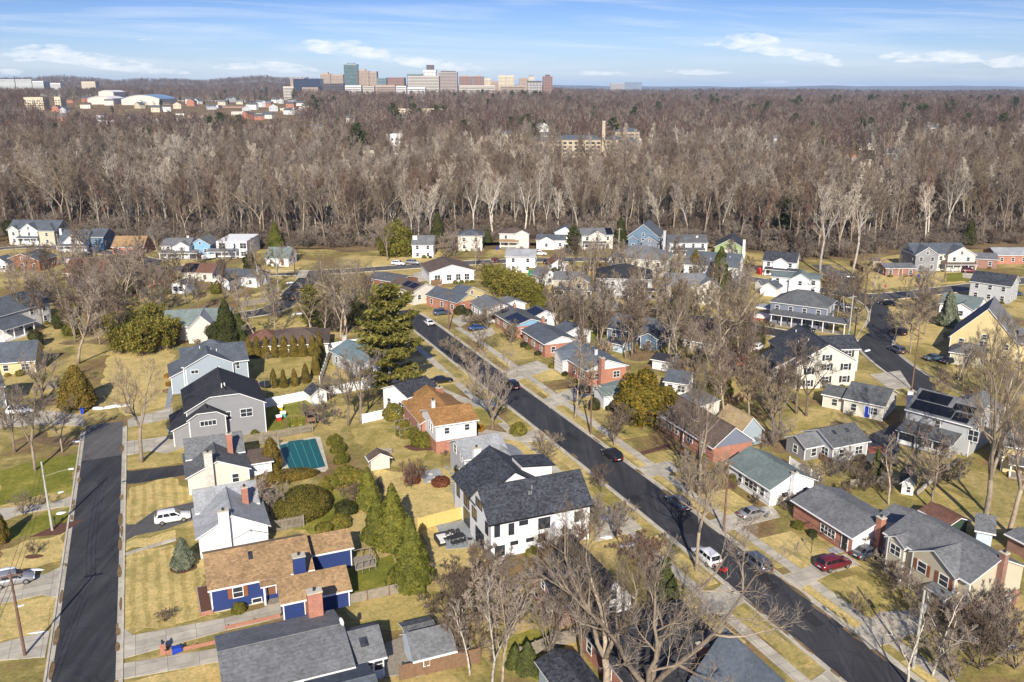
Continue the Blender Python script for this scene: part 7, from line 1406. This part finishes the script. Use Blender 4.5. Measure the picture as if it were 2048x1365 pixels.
    m=MB(); m.tube([(-.75,0,.62),(-.3,0,.7),(.1,0,.42),(.45,0,.42),(.62,0,.75),(.58,0,1.0)],[.12,.2,.14,.12,.12,.06],8); m.build('body',['toy_red'],r)
    for x in(-.58,.66): m=MB(); m.tube([(x,-.05,.25),(x,.05,.25)],[.25,.25],14); m.build('wheel',['tyre'],r)
    m=MB(); m.box(-.75,-.1,-.13,.13,.78,.88); m.build('seat',['metal_dark'],r); m=MB(); m.tube([(.56,-.34,1.03),(.56,.34,1.03)],[.025,.025],5); m.build('handlebar',['metal_dark'],r); m=MB(); m.box(-1.0,-.7,-.18,.18,.9,1.2); m.build('top_box',['toy_red'],r)
    # leaning dead log
    a=G(1832,990); m=MB(); d=(9.5*math.cos(.55),9.5*math.sin(.55)); m.tube([(0,0,.1),(d[0]*.5,d[1]*.5,2.0),(d[0],d[1],3.6)],[.32,.26,.16],8); o=m.build('fallen_trunk','bark_pale'); o.location=(*a,0); tag(o,'pale leaning dead trunk beside the tiny white playhouse','log')
    # street sign, stop sign, lamp post on lawn, tarpaulin, boats
    r=at(1700,683,.3,'street_sign','small green street sign on the corner lawn','sign'); m=MB(); m.tube([(0,0,0),(0,0,2.3)],[.03,.03],5); m.build('post',['galv'],r); m=MB(); m.box(-.5,.5,-.015,.015,2.05,2.3); m.build('sign_plate',['sign_green'],r)
    r=at(1768,588,0,'stop_sign','red stop sign at the top of the curved street','sign'); m=MB(); m.tube([(0,0,0),(0,0,2.1)],[.03,.03],5); m.build('post',['galv'],r); m=MB(); m.tube([(0,-.02,2.3),(0,.02,2.3)],[.4,.4],8); m.build('sign_plate',['sign_red'],r)
    cu=bpy.data.curves.new('stop_word','FONT'); cu.body='STOP'; cu.size=.28; cu.align_x='CENTER'; cu.align_y='CENTER'; cu.extrude=.004; t=bpy.data.objects.new('stop_word',cu); me=bpy.data.meshes.new_from_object(t); bpy.data.objects.remove(t); me.materials.append(MT('vinyl')); obj('lettering',me,r,(0,-.03,2.3),0,math.pi/2)
    r=at(1622,1108,0,'lawn_lamp','thin black lamp post on the lawn of the red brick ranch','lamp post'); m=MB(); m.tube([(0,0,0),(0,0,2.0)],[.04,.03],6); m.build('post',['metal_dark'],r); m=MB(); m.box(-.13,.13,-.13,.13,2.0,2.3); m.build('lantern',['metal_dark'],r)
    r=at(1524,548,.2,'tarpaulin_heap','bright red tarpaulin over a heap by the white garages','tarpaulin'); m=MB(); wall_block(m,dict(x0=-1.4,x1=1.4,y0=-1.2,y1=1.2,ze=1.1,roof='x',pitch=.7)); m.build('cover',['toy_red'],r)
    for q in roof_polys(dict(x0=-1.4,x1=1.4,y0=-1.2,y1=1.2,ze=1.1,roof='x',pitch=.7),.05,.05).values(): m=MB(); m.slab(q,.04); m.build('top_sheet',['toy_red'],r)
    r=at(142,527,.1,'covered_boat','white boat under a bright blue cover before the long brown roof','boat'); m=MB(); m.tube([(-2.8,0,.9),(-1.5,0,.95),(1.2,0,1.0),(2.9,0,1.2)],[.75,.95,.85,.1],8); m.build('hull',['vinyl'],r); m=MB(); m.slab([(-2.8,-.8,1.9),(1.6,-.7,1.9),(2.6,0,1.95),(1.6,.7,1.9),(-2.8,.8,1.9)],.15); m.build('cover',['bin_blue'],r)
    r=at(418,520,.9,'covered_trailer','pale covered trailer beside the white cube house','trailer'); m=MB(); m.box(-2.2,2.2,-.9,.9,.5,1.7); m.build('cover',['vinyl'],r); m=MB(); m.tube([(0,-.95,.35),(0,.95,.35)],[.35,.35],10); m.build('wheel',['tyre'],r)
    r=at(755,578,.2,'garden_pool','round blue covered garden pool by the dark shingled bungalow','pool'); m=MB(); m.tube([(0,0,0),(0,0,1.1)],[2.6,2.6],20); m.build('pool_wall',['galv'],r); m=MB(); m.tube([(0,0,1.1),(0,0,1.16)],[2.5,2.3],20); m.build('cover',['bin_blue'],r)
    r=at(1066,551,0,'garden_shed','bright green storage box below the square white house','storage box'); m=MB(); wall_block(m,dict(x0=-1.5,x1=1.5,y0=-1,y1=1,ze=1.7,roof='x',pitch=.5)); m.build('walls',['sign_green'],r); m=MB()
    for q in roof_polys(dict(x0=-1.5,x1=1.5,y0=-1,y1=1,ze=1.7,roof='x',pitch=.5),.1,.1).values(): m.slab(q,.05)
    m.build('roof',['f_bam'],r)
    r=at(345,880,GA,'grill','two black covered grills beside the big grey house porch','grill'); m=MB(); m.box(-.6,.6,-.3,.3,.3,1.0); m.tube([(-.6,0,1.0),(.6,0,1.0)],[.3,.3],8); m.build('cover',['metal_dark'],r)
    # raised bed and rocks
    r=at(410,1208,GA+.02,'raised_bed','raised brick planting bed at the end wall of the navy house','planter'); m=MB(); m.box(-.7,.7,-2.6,3.2,0,.45); m.build('border',['brick'],r); m=MB(); m.box(-.58,.58,-2.48,3.08,.45,.47); m.build('soil',['mulch'],r)
    rs=random.Random(2)
    for k in range(9):
        x,y=rs.uniform(840,890),rs.uniform(938,968); X,Y=G(x,y); s=rs.uniform(.25,.55); d=gen_rock(k); o=bpy.data.objects.new('garden_rock',d); C.objects.link(o); o.location=(X,Y,s*.2); o.scale=(s,s*.8,s*.6); o.rotation_euler[2]=rs.random()*6; tag(o,'grey garden rock beside the dark red shrubs behind the pale grey house','rock','rocks edging the stone patio')
    r=at(766,908,.2,'log_pile','heap of grey logs on the lawn behind the orange roofed house','log pile')
    m=MB()
    for k in range(9): m.tube([(-1.4+rs.uniform(-.3,.3),-.4+.11*k,.14+.2*(k%3)),(1.3+rs.uniform(-.3,.3),-.35+.1*k,.14+.2*(k%3))],[.13,.11],6)
    m.build('logs',['wood_grey'],r)
def gen_rock(seed):
    rng=np.random.default_rng(seed); m=MB(); n=8
    m.v=[(0,0,-1)]+[(math.cos(6.283*j/n)*c*rng.uniform(.85,1.15),math.sin(6.283*j/n)*c*rng.uniform(.85,1.15),z) for z,c in((-.6,.8),(.1,1),(.65,.75)) for j in range(n)]+[(0,0,1)]
    for j in range(n):
        k=(j+1)%n; m.f.append((0,1+k,1+j))
        for a in(0,1): m.f.append((1+a*n+j,1+a*n+k,1+(a+1)*n+k,1+(a+1)*n+j))
        m.f.append((1+2*n+j,1+2*n+k,1+3*n))
    m.m=[0]*len(m.f); return m.mesh('rock',['rock'])
# ---------------------------------------------------------------- the far town and the sky
def FP(px,py,Y):
    """point on the upright plane at distance Y"""
    a=(px-1024)/FPX; b=(682.5-py)/FPX; t=Y/(CP+b*SP); return a*t,CAMH+(-SP+b*CP)*t
def tower(name,px0,px1,py,Y,dep,wall,label,glass='glass',floor=3.4,style='band',z0=None,top=None,cat='building',roofm='r_grey',turn=0.0,bay=3.2):
    x0,z1=FP(px0,py,Y); x1,_=FP(px1,py,Y); w=x1-x0; zb=min(TZ(x0,Y),TZ(x1,Y),z1-3.5)-1 if z0 is None else z0
    r=empty(name,((x0+x1)/2,Y,zb),turn); tag(r,label,cat); h=z1-zb; m=MB(); m.box(-w/2,w/2,0,dep,0,h); m.build('wall',[wall],r); m=MB(); m.box(-w/2-.3,w/2+.3,-.3,dep+.3,h,h+.8); m.build('parapet',[wall if style!='glass' else 'galv'],r)
    n=max(1,int(h/floor)); cols=max(1,int(w/bay))
    for k in range(n):
        z=k*floor+floor*.3; m=MB()
        if style=='band': m.box(-w/2+.6,w/2-.6,-.12,0,z,z+floor*.5); m.box(w/2,w/2+.12,1,dep-1,z,z+floor*.5); m.box(-w/2-.12,-w/2,1,dep-1,z,z+floor*.5)
        elif style=='glass': m.box(-w/2+.25,w/2-.25,-.12,0,z-.6,z+floor*.62); m.box(w/2,w/2+.12,.5,dep-.5,z-.6,z+floor*.62); m.box(-w/2-.12,-w/2,.5,dep-.5,z-.6,z+floor*.62)
        else:
            for c in range(cols): x=-w/2+(c+.5)*w/cols; m.box(x-w/cols*.28,x+w/cols*.28,-.12,0,z,z+floor*.5)
            for c in range(int(dep/bay)): y=(c+.5)*bay; m.box(w/2,w/2+.12,y-.9,y+.9,z,z+floor*.5)
        m.build('window_row',[glass],r)
    if top: 
        m=MB(); m.box(-w*top[0]/2,w*top[0]/2,dep*.25,dep*.75,h+.8,h+.8+top[1]); m.build('roof_block',[top[2]],r)
    FOOT.append(((x0+x1)/2,Y,turn,-w/2,w/2,0,dep)); return r
def build_town():
    m_plain('t_tan',(.40,.31,.245),.8,.1,.05); m_plain('t_brick',(.27,.17,.14),.8,.1,.05); m_plain('t_beige',(.60,.55,.47),.8,.06,.05); m_plain('t_white',(.72,.71,.68),.7,.05,.05); m_plain('t_grey',(.36,.34,.32),.8,.06,.05); m_plain('t_dark',(.10,.08,.08),.6,.1,.05); m_plain('t_teal',(.17,.23,.25),.4,.1,.05); m_plain('t_green',(.2,.27,.27),.35,.25,.08); m_plain('t_navy',(.02,.035,.10),.3,.1,.05); m_plain('t_cream',(.62,.53,.38),.8,.06,.05); m_plain('t_orange',(.32,.21,.15),.8,.1,.05); m_plain('t_slate',(.2,.26,.34),.6,.1,.05); m_plain('t_roofblue',(.2,.3,.45),.5,.1,.02)
    m_plain('g_tealglass',(.07,.11,.12),.15,.4,.15,0,.6); m_plain('g_dim',(.09,.085,.09),.3,.3,.1); m_plain('g_brown',(.16,.10,.085),.4,.3,.1)
    T=tower
    T('glass_tower',687,713,129,2300,30,'t_green','green glass tower, tallest of the left half of the skyline','g_tealglass',3.3,'glass',top=(.6,3,'t_teal'))
    T('apartment_tower',713,737,143,2330,30,'t_tan','pinkish brown apartment tower touching the green glass tower','g_dim',style='grid',top=(.4,4,'t_tan')); T('apartment_tower',737,753,144,2335,26,'t_tan','narrow pinkish brown apartment tower right of its wider twin','g_dim',style='grid')
    T('apartment_tower',640,660,149,2400,30,'t_tan','stepped tan apartment tower left of the glass tower','g_dim',style='grid',top=(.45,4,'t_tan')); T('apartment_tower',661,686,150,2380,30,'t_tan','tan apartment block between the stepped tower and the glass tower','g_dim',style='grid')
    T('office_block',586,639,159,2200,45,'t_navy','long dark navy glass office block','glass',3.6,'band'); T('office_block',645,686,168,2100,30,'t_dark','low black banded office block before the tan apartments','glass',3.6,'band'); T('office_block',580,608,157,2600,30,'t_tan','low tan block behind the navy office','g_dim',style='grid')
    T('office_block',754,772,157,2250,25,'t_teal','small teal office block','g_tealglass',3.4,'band'); T('office_block',773,808,156,2350,40,'t_brick','red brown rounded block right of the teal office','g_brown',3.4,'band')
    T('office_block',814,845,149,2300,40,'t_teal','blue green office block behind the beige office','g_tealglass',3.6,'band'); T('office_block',816,877,153,2220,40,'t_beige','wide beige banded office block at the centre of the skyline','g_dim',3.5,'band'); T('office_tower',847,872,141,2290,30,'t_white','white office tower with square openings under a dark cap','glass',4,'grid',top=(.58,12,'t_dark')); T('office_tower',877,914,145,2260,36,'t_grey','grey banded office tower right of the white tower','g_brown',3.4,'band',top=(.8,2.5,'t_dark'))
    T('apartment_tower',918,942,154,2350,30,'t_brick','brick and tan apartment tower, left of a close pair','g_dim',style='grid',top=(.4,3,'t_tan')); T('apartment_tower',944,967,154,2350,30,'t_brick','brick and tan apartment tower, right of a close pair','g_dim',style='grid',top=(.4,3,'t_tan')); T('apartment_block',969,982,158,2400,24,'t_cream','slim cream apartment block right of the brick pair','g_dim',style='grid'); T('apartment_block',983,996,163,2450,24,'t_tan','low tan block between the cream blocks','g_dim',style='grid')
    T('apartment_tower',997,1012,152,2380,28,'t_cream','cream apartment tower with vertical bays, left half','g_dim',style='grid'); T('apartment_tower',1013,1028,152,2385,28,'t_cream','cream apartment tower with vertical bays, right half','g_dim',style='grid'); T('apartment_tower',1038,1056,157,2350,28,'t_tan','tan apartment tower behind the dark framed block','g_dim',style='grid'); T('apartment_tower',1057,1069,154,2370,24,'t_beige','slim beige tower with dark cap behind the dark framed block','g_dim',style='grid',top=(.9,2,'t_dark')); T('office_block',1055,1084,163,2100,36,'t_dark','dark block framed with white windows','t_white',3.6,'grid'); T('apartment_tower',1086,1105,154,2150,26,'t_brick','dark brick tower at the right end of the skyline','glass',3.5,'grid',top=(.5,4,'t_dark'))
    for k,(a,b,y,Y) in enumerate(((690,722,172,2080),(726,748,174,2050),(752,790,171,2070),(792,812,173,2040),(566,600,174,2250),(604,636,176,1930),(815,850,176,1980),(918,990,172,2150),(1000,1050,172,2120))): T('low_building',a,b,y,Y,20,('t_white','t_beige','t_tan')[k%3],'low %s building at the foot of the skyline, %s'%(('white','beige','tan')[k%3],('below the glass tower','right of the glass tower','below the red brown block','left of the beige office','below the navy office','before the navy office','before the beige office','below the brick pair','below the cream towers')[k]),'g_dim',3.6,'band')
    # left distance
    for a,b,y,l in((-20,28,160,'left'),(30,62,160,'middle'),(64,86,163,'right')): T('office_block',a,b,y,2900,40,'t_white','long white and glass office wing on the left horizon, %s piece'%l,'g_tealglass',3.6,'band')
    T('apartment_block',162,190,164,3000,30,'t_cream','cream block among trees on the left horizon','g_dim',3.4,'grid'); T('low_building',100,120,167,2900,20,'t_white','pale low block right of the white office wings','g_dim')
    def hall(px0,px1,py,Y,dep,label,roofm,rise=6):
        x0,z1=FP(px0,py,Y); x1,_=FP(px1,py,Y); w=x1-x0; zb=TZ((x0+x1)/2,Y)-2; h=z1-zb; r=empty('sports_hall',((x0+x1)/2,Y,zb)); tag(r,label,'hall'); m=MB(); n=14
        pr=[(-w/2+w*k/n,h-rise+rise*math.sin(math.pi*min(1,(k/n)*.9+.05))**.8) for k in range(n+1)]
        for k in range(n): m.poly([(pr[k][0],0,0),(pr[k+1][0],0,0),(pr[k+1][0],0,pr[k+1][1]),(pr[k][0],0,pr[k][1])])
        m.poly([(w/2,0,0),(w/2,dep,0),(w/2,dep,pr[-1][1]),(w/2,0,pr[-1][1])]); m.poly([(-w/2,dep,0),(-w/2,0,0),(-w/2,0,pr[0][1]),(-w/2,dep,pr[0][1])]); m.build('wall',['t_beige'],r); m=MB()
        for k in range(n): m.slab([(pr[k][0],-1,pr[k][1]+.3),(pr[k+1][0],-1,pr[k+1][1]+.3),(pr[k+1][0],dep,pr[k+1][1]+.3),(pr[k][0],dep,pr[k][1]+.3)],.4)
        m.build('roof',[roofm],r); FOOT.append(((x0+x1)/2,Y,0,-w/2,w/2,0,dep))
    hall(241,321,190,1500,70,'large sports hall with curved white and blue roof','t_roofblue',9); hall(174,224,193,1520,50,'smaller hall with curved pale roof left of the large hall','t_white',5); hall(196,226,181,1900,60,'distant white domed hall','t_white',5)
    for k,(a,b,y,Y,wl) in enumerate(((47,85,196,1350,'t_cream'),(108,120,195,1360,'t_cream'),(420,436,212,1430,'t_white'),(492,510,211,1430,'t_white'),(440,490,214,1450,'t_orange'),(462,498,225,1300,'t_beige'),(560,575,218,1400,'t_cream'),(585,602,218,1400,'t_white'),(486,520,229,1270,'t_white'),(372,408,233,1220,'t_orange'),(312,360,239,1170,'t_grey'),(510,545,253,1060,'t_tan'),(797,840,219,1370,'t_cream'),(842,896,219,1370,'t_cream'),(702,713,306,690,'t_orange'),(1672,1700,309,680,'t_orange'),(1704,1742,322,640,'t_beige'),(1221,1250,167,5200,'t_grey'),(1250,1284,165,5200,'t_slate'),(780,806,271,760,'t_white'),(960,985,277,770,'t_tan'))):
        T('low_building',a,b,y,Y,18,wl,'%s low building in the distant trees, %s'%({'t_cream':'cream','t_white':'white','t_orange':'orange brick','t_beige':'beige','t_grey':'grey','t_tan':'tan','t_slate':'blue grey'}[wl],('left of the small hall','just left of the small hall','near the car parks','right of the car parks','along the car parks','below the car parks','left of a close pair','right of a close pair','with a pale roof below the car parks','nearest the dark conifers','with long grey roofs','at the back edge of the wood','left half of a long row','right half of a long row','small and alone inside the wood','at the right inside the wood','low beside the right brick wall','under the horizon right of the skyline','on the horizon right of the skyline','small, in the middle of the wood','left of the tan apartments')[k]),'g_dim',3.4,'grid'); 
        x,_=FP((a+b)/2,y,Y)
        for dd in (18,45,75): FARCLEAR.append((x*(1-dd/Y),Y-dd,16+(b-a)*.28))
    # tan apartments beyond the wood
    def apt(px0,px1,py,Y,label,turn=0.0,dep=13):
        r=T('apartment_block',px0,px1,py,Y,dep,'tan_brick',label,'glass',3.1,'grid',turn=turn,bay=4.4); x0,z1=FP(px0,py,Y); x1,_=FP(px1,py,Y); w=x1-x0; h=z1-r.location.z; b=dict(x0=-w/2-.2,x1=w/2+.2,y0=-.2,y1=dep+.2,ze=h+.85,roof='h',pitch=.42); m=MB()
        for q in roof_polys(b,.5,.4).values(): m.slab(q,.2)
        m.build('roof',['r_slate'],r); FARCLEAR.append(((x0+x1)/2,Y-30,42)); FARCLEAR.append(((x0+x1)/2-w*.35,Y-25,32)); FARCLEAR.append(((x0+x1)/2+w*.35,Y-25,32))
    apt(1113,1203,281,735,'long tan brick apartment block left of the tall chimney'); apt(1211,1246,281,745,'tan brick gabled block right of the tall chimney'); apt(1231,1279,265,860,'tan brick apartment block behind the gabled block'); apt(1252,1282,285,735,'tan apartment block with balconies at the right of the group',.4); apt(1003,1036,270,800,'small tan block left end of the apartment group'); apt(1046,1108,284,780,'dim tan apartment row half hidden by bare trees')
    x0,z1=FP(1204.7,244,728); x1,_=FP(1210.6,244,728); w=(x1-x0)/2; r=empty('brick_chimney',((x0+x1)/2,728,0)); tag(r,'tall square tan brick chimney rising above the wood','chimney'); m=MB(); i=0; zz=z1
    m.v=[(-w*1.15,-w*1.15,0),(w*1.15,-w*1.15,0),(w*1.15,w*1.15,0),(-w*1.15,w*1.15,0),(-w,-w,zz),(w,-w,zz),(w,w,zz),(-w,w,zz)]; m.f=[(0,1,5,4),(1,2,6,5),(2,3,7,6),(3,0,4,7),(4,5,6,7)]; m.m=[0]*5; m.build('shaft',['tan_brick'],r); m=MB(); m.box(-w-.15,w+.15,-w-.15,w+.15,zz,zz+.7); m.build('cap',['concrete'],r); FARCLEAR.append(((x0+x1)/2,715,22))
    for k in range(5):
        for yy in(690,640,590,540): FARCLEAR.append((yy*(1122+k*26-1024)/1823,yy,16))
    # pale house roofs scattered through the far trees
    rs=random.Random(21); k=0
    spots=[(1085,213,1100),(1095,226,980),(1105,238,900),(1085,246,850),(1118,250,840),(1255,242,900),(1270,248,880),(1240,222,1050),(1560,240,900),(1545,262,820),(1570,252,860),(1735,255,850),(1850,243,930),(1870,240,950),(1890,236,980),(340,250,860),(300,228,960),(370,243,880),(545,190,1400),(610,188,1450),(520,182,1500),(280,170,1700)]
    for q in range(46):
        px=rs.uniform(110,600); Y=rs.uniform(1120,1720); spots.append((px,200,Y))
    for q in range(34): spots.append((rs.uniform(600,2040),200,rs.uniform(700,1350)))
    walls=['white','cream','brick','pale_grey','beige']; roofs=['r_grey','r_slate','r_brown','r_mid']
    for px,py,Y in spots:
        x,_=FP(px,py,Y); z=TZ(x,Y)-.3; w=rs.uniform(10,15); d=rs.uniform(8,10); h=rs.uniform(5,8); wl=walls[k%5]; r=empty('distant_house',(x,Y,z),rs.uniform(-.6,.6)); b=dict(x0=-w/2,x1=w/2,y0=-d/2,y1=d/2,ze=h,roof='x' if k%3 else 'y',pitch=.6)
        m=MB(); wall_block(m,b); m.build('wall',[wl],r); m=MB()
        for q in roof_polys(b).values(): m.slab(q,.2)
        m.build('roof',[roofs[k%4]],r)
        for u in(-.3,.3): m=MB(); m.box(u*w-.5,u*w+.5,-d/2-.06,-d/2-.01,h*.5,h*.5+1.3); m.build('window',['glass'],r)
        r['category']='house'; r['group']='houses scattered in the far trees'; r['label']='distant house with pitched roof peeping out of the trees beyond the wood'; k+=1; FOOT.append((x,Y,0,-w/2,w/2,-d/2,d/2)); FARCLEAR.append((x,Y-14,15)); FARCLEAR.append((x*(1-36/Y),Y-36,13)); FARCLEAR.append((x*(1-58/Y),Y-58,11)); FARCLEAR.append((x*(1-82/Y),Y-82,10)); FARCLEAR.append((x*(1-105/Y),Y-105,9))
    # open flats with car parks at the left distance
    for q in((330,420,198,1880),(420,500,205,1800),(250,330,206,1700)): 
        for t in(.2,.5,.8): x,_=FP(q[0]+(q[1]-q[0])*t,q[2],q[3]); FARCLEAR.append((x,q[3],46))
    x,_=FP(420,198,1880); m=MB(); n=10
    V=[];
    for j in range(6):
        for i in range(n+1): X=x-110+22*i; Y=1780+36*j; m.v.append((X,Y,TZ(X,Y)+.4))
    for j in range(5):
        for i in range(n): a=j*(n+1)+i; m.f.append((a,a+1,a+n+2,a+n+1)); m.m.append(0)
    o=m.build('car_park','asphalt_old'); o['kind']='structure'
    m=MB(); cols=['t_white','t_dark','t_grey','t_brick']
    for k in range(420): X=x-105+rs.randrange(42)*5; Y=1785+rs.randrange(24)*7; z=TZ(X,Y)+.45; c=rs.randrange(4); m.box(X-.9,X+.9,Y-2.2,Y+2.2,z,z+.8,c); m.box(X-.75,X+.75,Y-1.2,Y+1.0,z+.8,z+1.4,c)
    o=m.build('parked_cars_far',cols); o['kind']='stuff'; o['label']='hundreds of tiny parked cars filling the distant car park'; o['category']='cars'
SUN_EL=31.0
def build_light():
    w=bpy.data.worlds.new('World'); S.world=w; w.use_nodes=True; nt=w.node_tree; bg=nt.nodes['Background']
    sky=N(nt,'ShaderNodeTexSky',sky_type='NISHITA'); sky.sun_disc=False; sky.sun_elevation=R(SUN_EL); sky.sun_rotation=R(180); sky.altitude=100; sky.air_density=1.0; sky.dust_density=.6; sky.ozone_density=2.2
    tc=N(nt,'ShaderNodeTexCoord'); sep=N(nt,'ShaderNodeSeparateXYZ'); L(nt,tc.outputs['Generated'],sep.inputs[0])
    def M(op,a,b=None,c=None):
        n=N(nt,'ShaderNodeMath',operation=op)
        for i,v in enumerate((a,b,c)):
            if v is None: continue
            if isinstance(v,(int,float)): n.inputs[i].default_value=v
            else: L(nt,v,n.inputs[i])
        return n.outputs[0]
    y=M('MAXIMUM',sep.outputs[1],.05); az=M('DIVIDE',sep.outputs[0],y); el=M('DIVIDE',sep.outputs[2],y)
    tint=ramp(nt,M('MULTIPLY',el,6.0),SKY_TINT)
    base=mixc(nt,1.0,sky.outputs[0],tint,'MULTIPLY')
    cb=N(nt,'ShaderNodeCombineXYZ'); L(nt,M('MULTIPLY',az,26.0),cb.inputs[0]); L(nt,M('MULTIPLY',el,84.0),cb.inputs[1])
    n1=noise(nt,cb.outputs[0],1.6,8,.6,.25)
    mask=None
    for px,py,rx,ry,sl,k in CLOUDS:
        a0=(px-1024)/1823; e0=(172-py)/1899; ra=rx/1823; re=ry/1899
        da=M('SUBTRACT',az,a0); de=M('SUBTRACT',M('SUBTRACT',el,e0),M('MULTIPLY',da,sl))
        # flat base, billowing top
        de=M('MAXIMUM',de,M('MULTIPLY',de,-1.9))
        q=M('ADD',M('POWER',M('ABSOLUTE',M('DIVIDE',da,ra)),2.0),M('POWER',M('ABSOLUTE',M('DIVIDE',de,re)),2.0)); q=M('MULTIPLY',M('MAXIMUM',M('SUBTRACT',1.0,q),0.0),k)
        mask=q if mask is None else M('MAXIMUM',mask,q)
    dens=ramp(nt,M('ADD',M('MULTIPLY',mask,.5),M('MULTIPLY',M('SUBTRACT',n1,.5),2.1)),[(.04,(0,0,0)),(.32,(.45,)*3),(.80,(.92,)*3)])
    gate=M('MINIMUM',M('MULTIPLY',mask,3.0),1.0); dens=M('MULTIPLY',dens,gate)
    # thin cirrus drawn out across the upper sky
    cb2=N(nt,'ShaderNodeCombineXYZ'); L(nt,M('MULTIPLY',M('ADD',az,M('MULTIPLY',el,2.0)),2.6),cb2.inputs[0]); L(nt,M('MULTIPLY',M('ADD',el,M('MULTIPLY',az,.03)),48.0),cb2.inputs[1])
    n2=noise(nt,cb2.outputs[0],1.3,7,.6,.6); cir=M('MULTIPLY',ramp(nt,n2,[(.46,(0,0,0)),(.76,(1,1,1))]),.42)
    veil=M('MULTIPLY',M('SUBTRACT',1.0,M('MINIMUM',M('MULTIPLY',M('ABSOLUTE',el),24.0),1.0)),.35)
    tot=M('MINIMUM',M('ADD',M('MAXIMUM',dens,cir),M('MULTIPLY',veil,0.0)),1.0)
    col=mixc(nt,tot,base,CLOUD_COL); L(nt,col,bg.inputs['Color']); bg.inputs['Strength'].default_value=SKY_STR
    sd=bpy.data.lights.new('sun','SUN'); sd.energy=SUN_E; sd.angle=R(.5); sd.color=(1.0,.92,.79); so=bpy.data.objects.new('sun',sd); C.objects.link(so); so.rotation_euler=(R(90-SUN_EL),0,R(0)); so.location=(0,-100,200)
    cam=bpy.data.cameras.new('camera'); cam.sensor_width=36; cam.lens=FPX/2048*36; cam.clip_start=1; cam.clip_end=30000; co=bpy.data.objects.new('camera',cam); C.objects.link(co); co.location=(0,0,CAMH); co.rotation_euler=(math.pi/2-PITCH,0,0); S.camera=co
    if HAZE>0:
        m=bpy.data.materials.new('haze'); m.use_nodes=True; nt=m.node_tree; nt.nodes.remove(nt.nodes['Principled BSDF']); v=nt.nodes.new('ShaderNodeVolumePrincipled'); v.inputs['Color'].default_value=(.5,.7,1,1); v.inputs['Density'].default_value=HAZE; v.inputs['Anisotropy'].default_value=-.15; L(nt,v.outputs[0],nt.nodes['Material Output'].inputs['Volume'])
        b=MB(); b.box(-16000,16000,-300,22500,-4,HAZE_TOP); b.mesh; o=b.build('haze',[m]); o['kind']='stuff'; o['label']='thin pale air fading the far hills'; o['category']='haze'
    S.view_settings.view_transform='Standard'; S.view_settings.look='None'; S.view_settings.exposure=EXPO; S.view_settings.gamma=1
    S.render.engine='CYCLES'; S.cycles.use_denoising=True; S.cycles.max_bounces=5; S.cycles.diffuse_bounces=3; S.cycles.glossy_bounces=2; S.cycles.transmission_bounces=3; S.cycles.transparent_max_bounces=6; S.cycles.volume_bounces=0; S.cycles.caustics_reflective=False; S.cycles.caustics_refractive=False; S.cycles.sample_clamp_indirect=6
SKY_TINT=[(0,(.92,1.06,1.55)),(.22,(.70,.86,1.34)),(.6,(.38,.54,1.0))]; CLOUD_COL=(10.0,10.1,10.4); SKY_STR=.08; SUN_E=5.0; HAZE=.000045; HAZE_TOP=150; EXPO=.42
CLOUDS=[(90,112,90,26,.05,1),(200,128,150,24,-.12,1),(320,140,70,12,-.1,.9),(480,135,60,10,.0,.8),(560,138,90,16,-.06,1),(640,98,50,20,-.1,.9),(720,105,90,26,-.12,1),(860,130,130,18,-.1,1),(1200,148,70,8,0,.8),(1390,146,80,9,0,.8),(1500,92,70,30,-.05,1.1),(1570,108,90,24,-.15,1.1),(1645,122,60,16,-.2,1),(1800,118,60,16,0,1),(1900,118,90,20,0,1),(2010,128,70,20,0,1),(20,146,40,10,0,.9),(1545,165,60,5,0,.6),(310,80,30,5,0,.6),(1430,88,40,8,.1,.6)]
# ---------------------------------------------------------------- put the place together
import time; _t=time.time()
def lap(n): print('LAP %s %.1f'%(n,time.time()-_t))
setup_mats(); build_houses(); lap('houses')
build_ground(); build_cars(); build_things(); lap('ground/things')
build_town(); lap('town')
make_protos(); lap('protos')
build_plants(); label_plants(); lap('plants')
build_forest(); lap('forest')
build_light()
# copies share a label only inside a group; names stay plain
seen={}
for o in ALL: seen.setdefault(o['label'],[]).append(o)
for l,os_ in seen.items():
    if len(os_)>1 and 'group' not in os_[0]: print('DUP',len(os_),l)
    n=len(l.split())
    if n>16 or n<4: print('LEN',n,l)
print('OBJECTS',len(S.objects),'TOP',len(ALL))
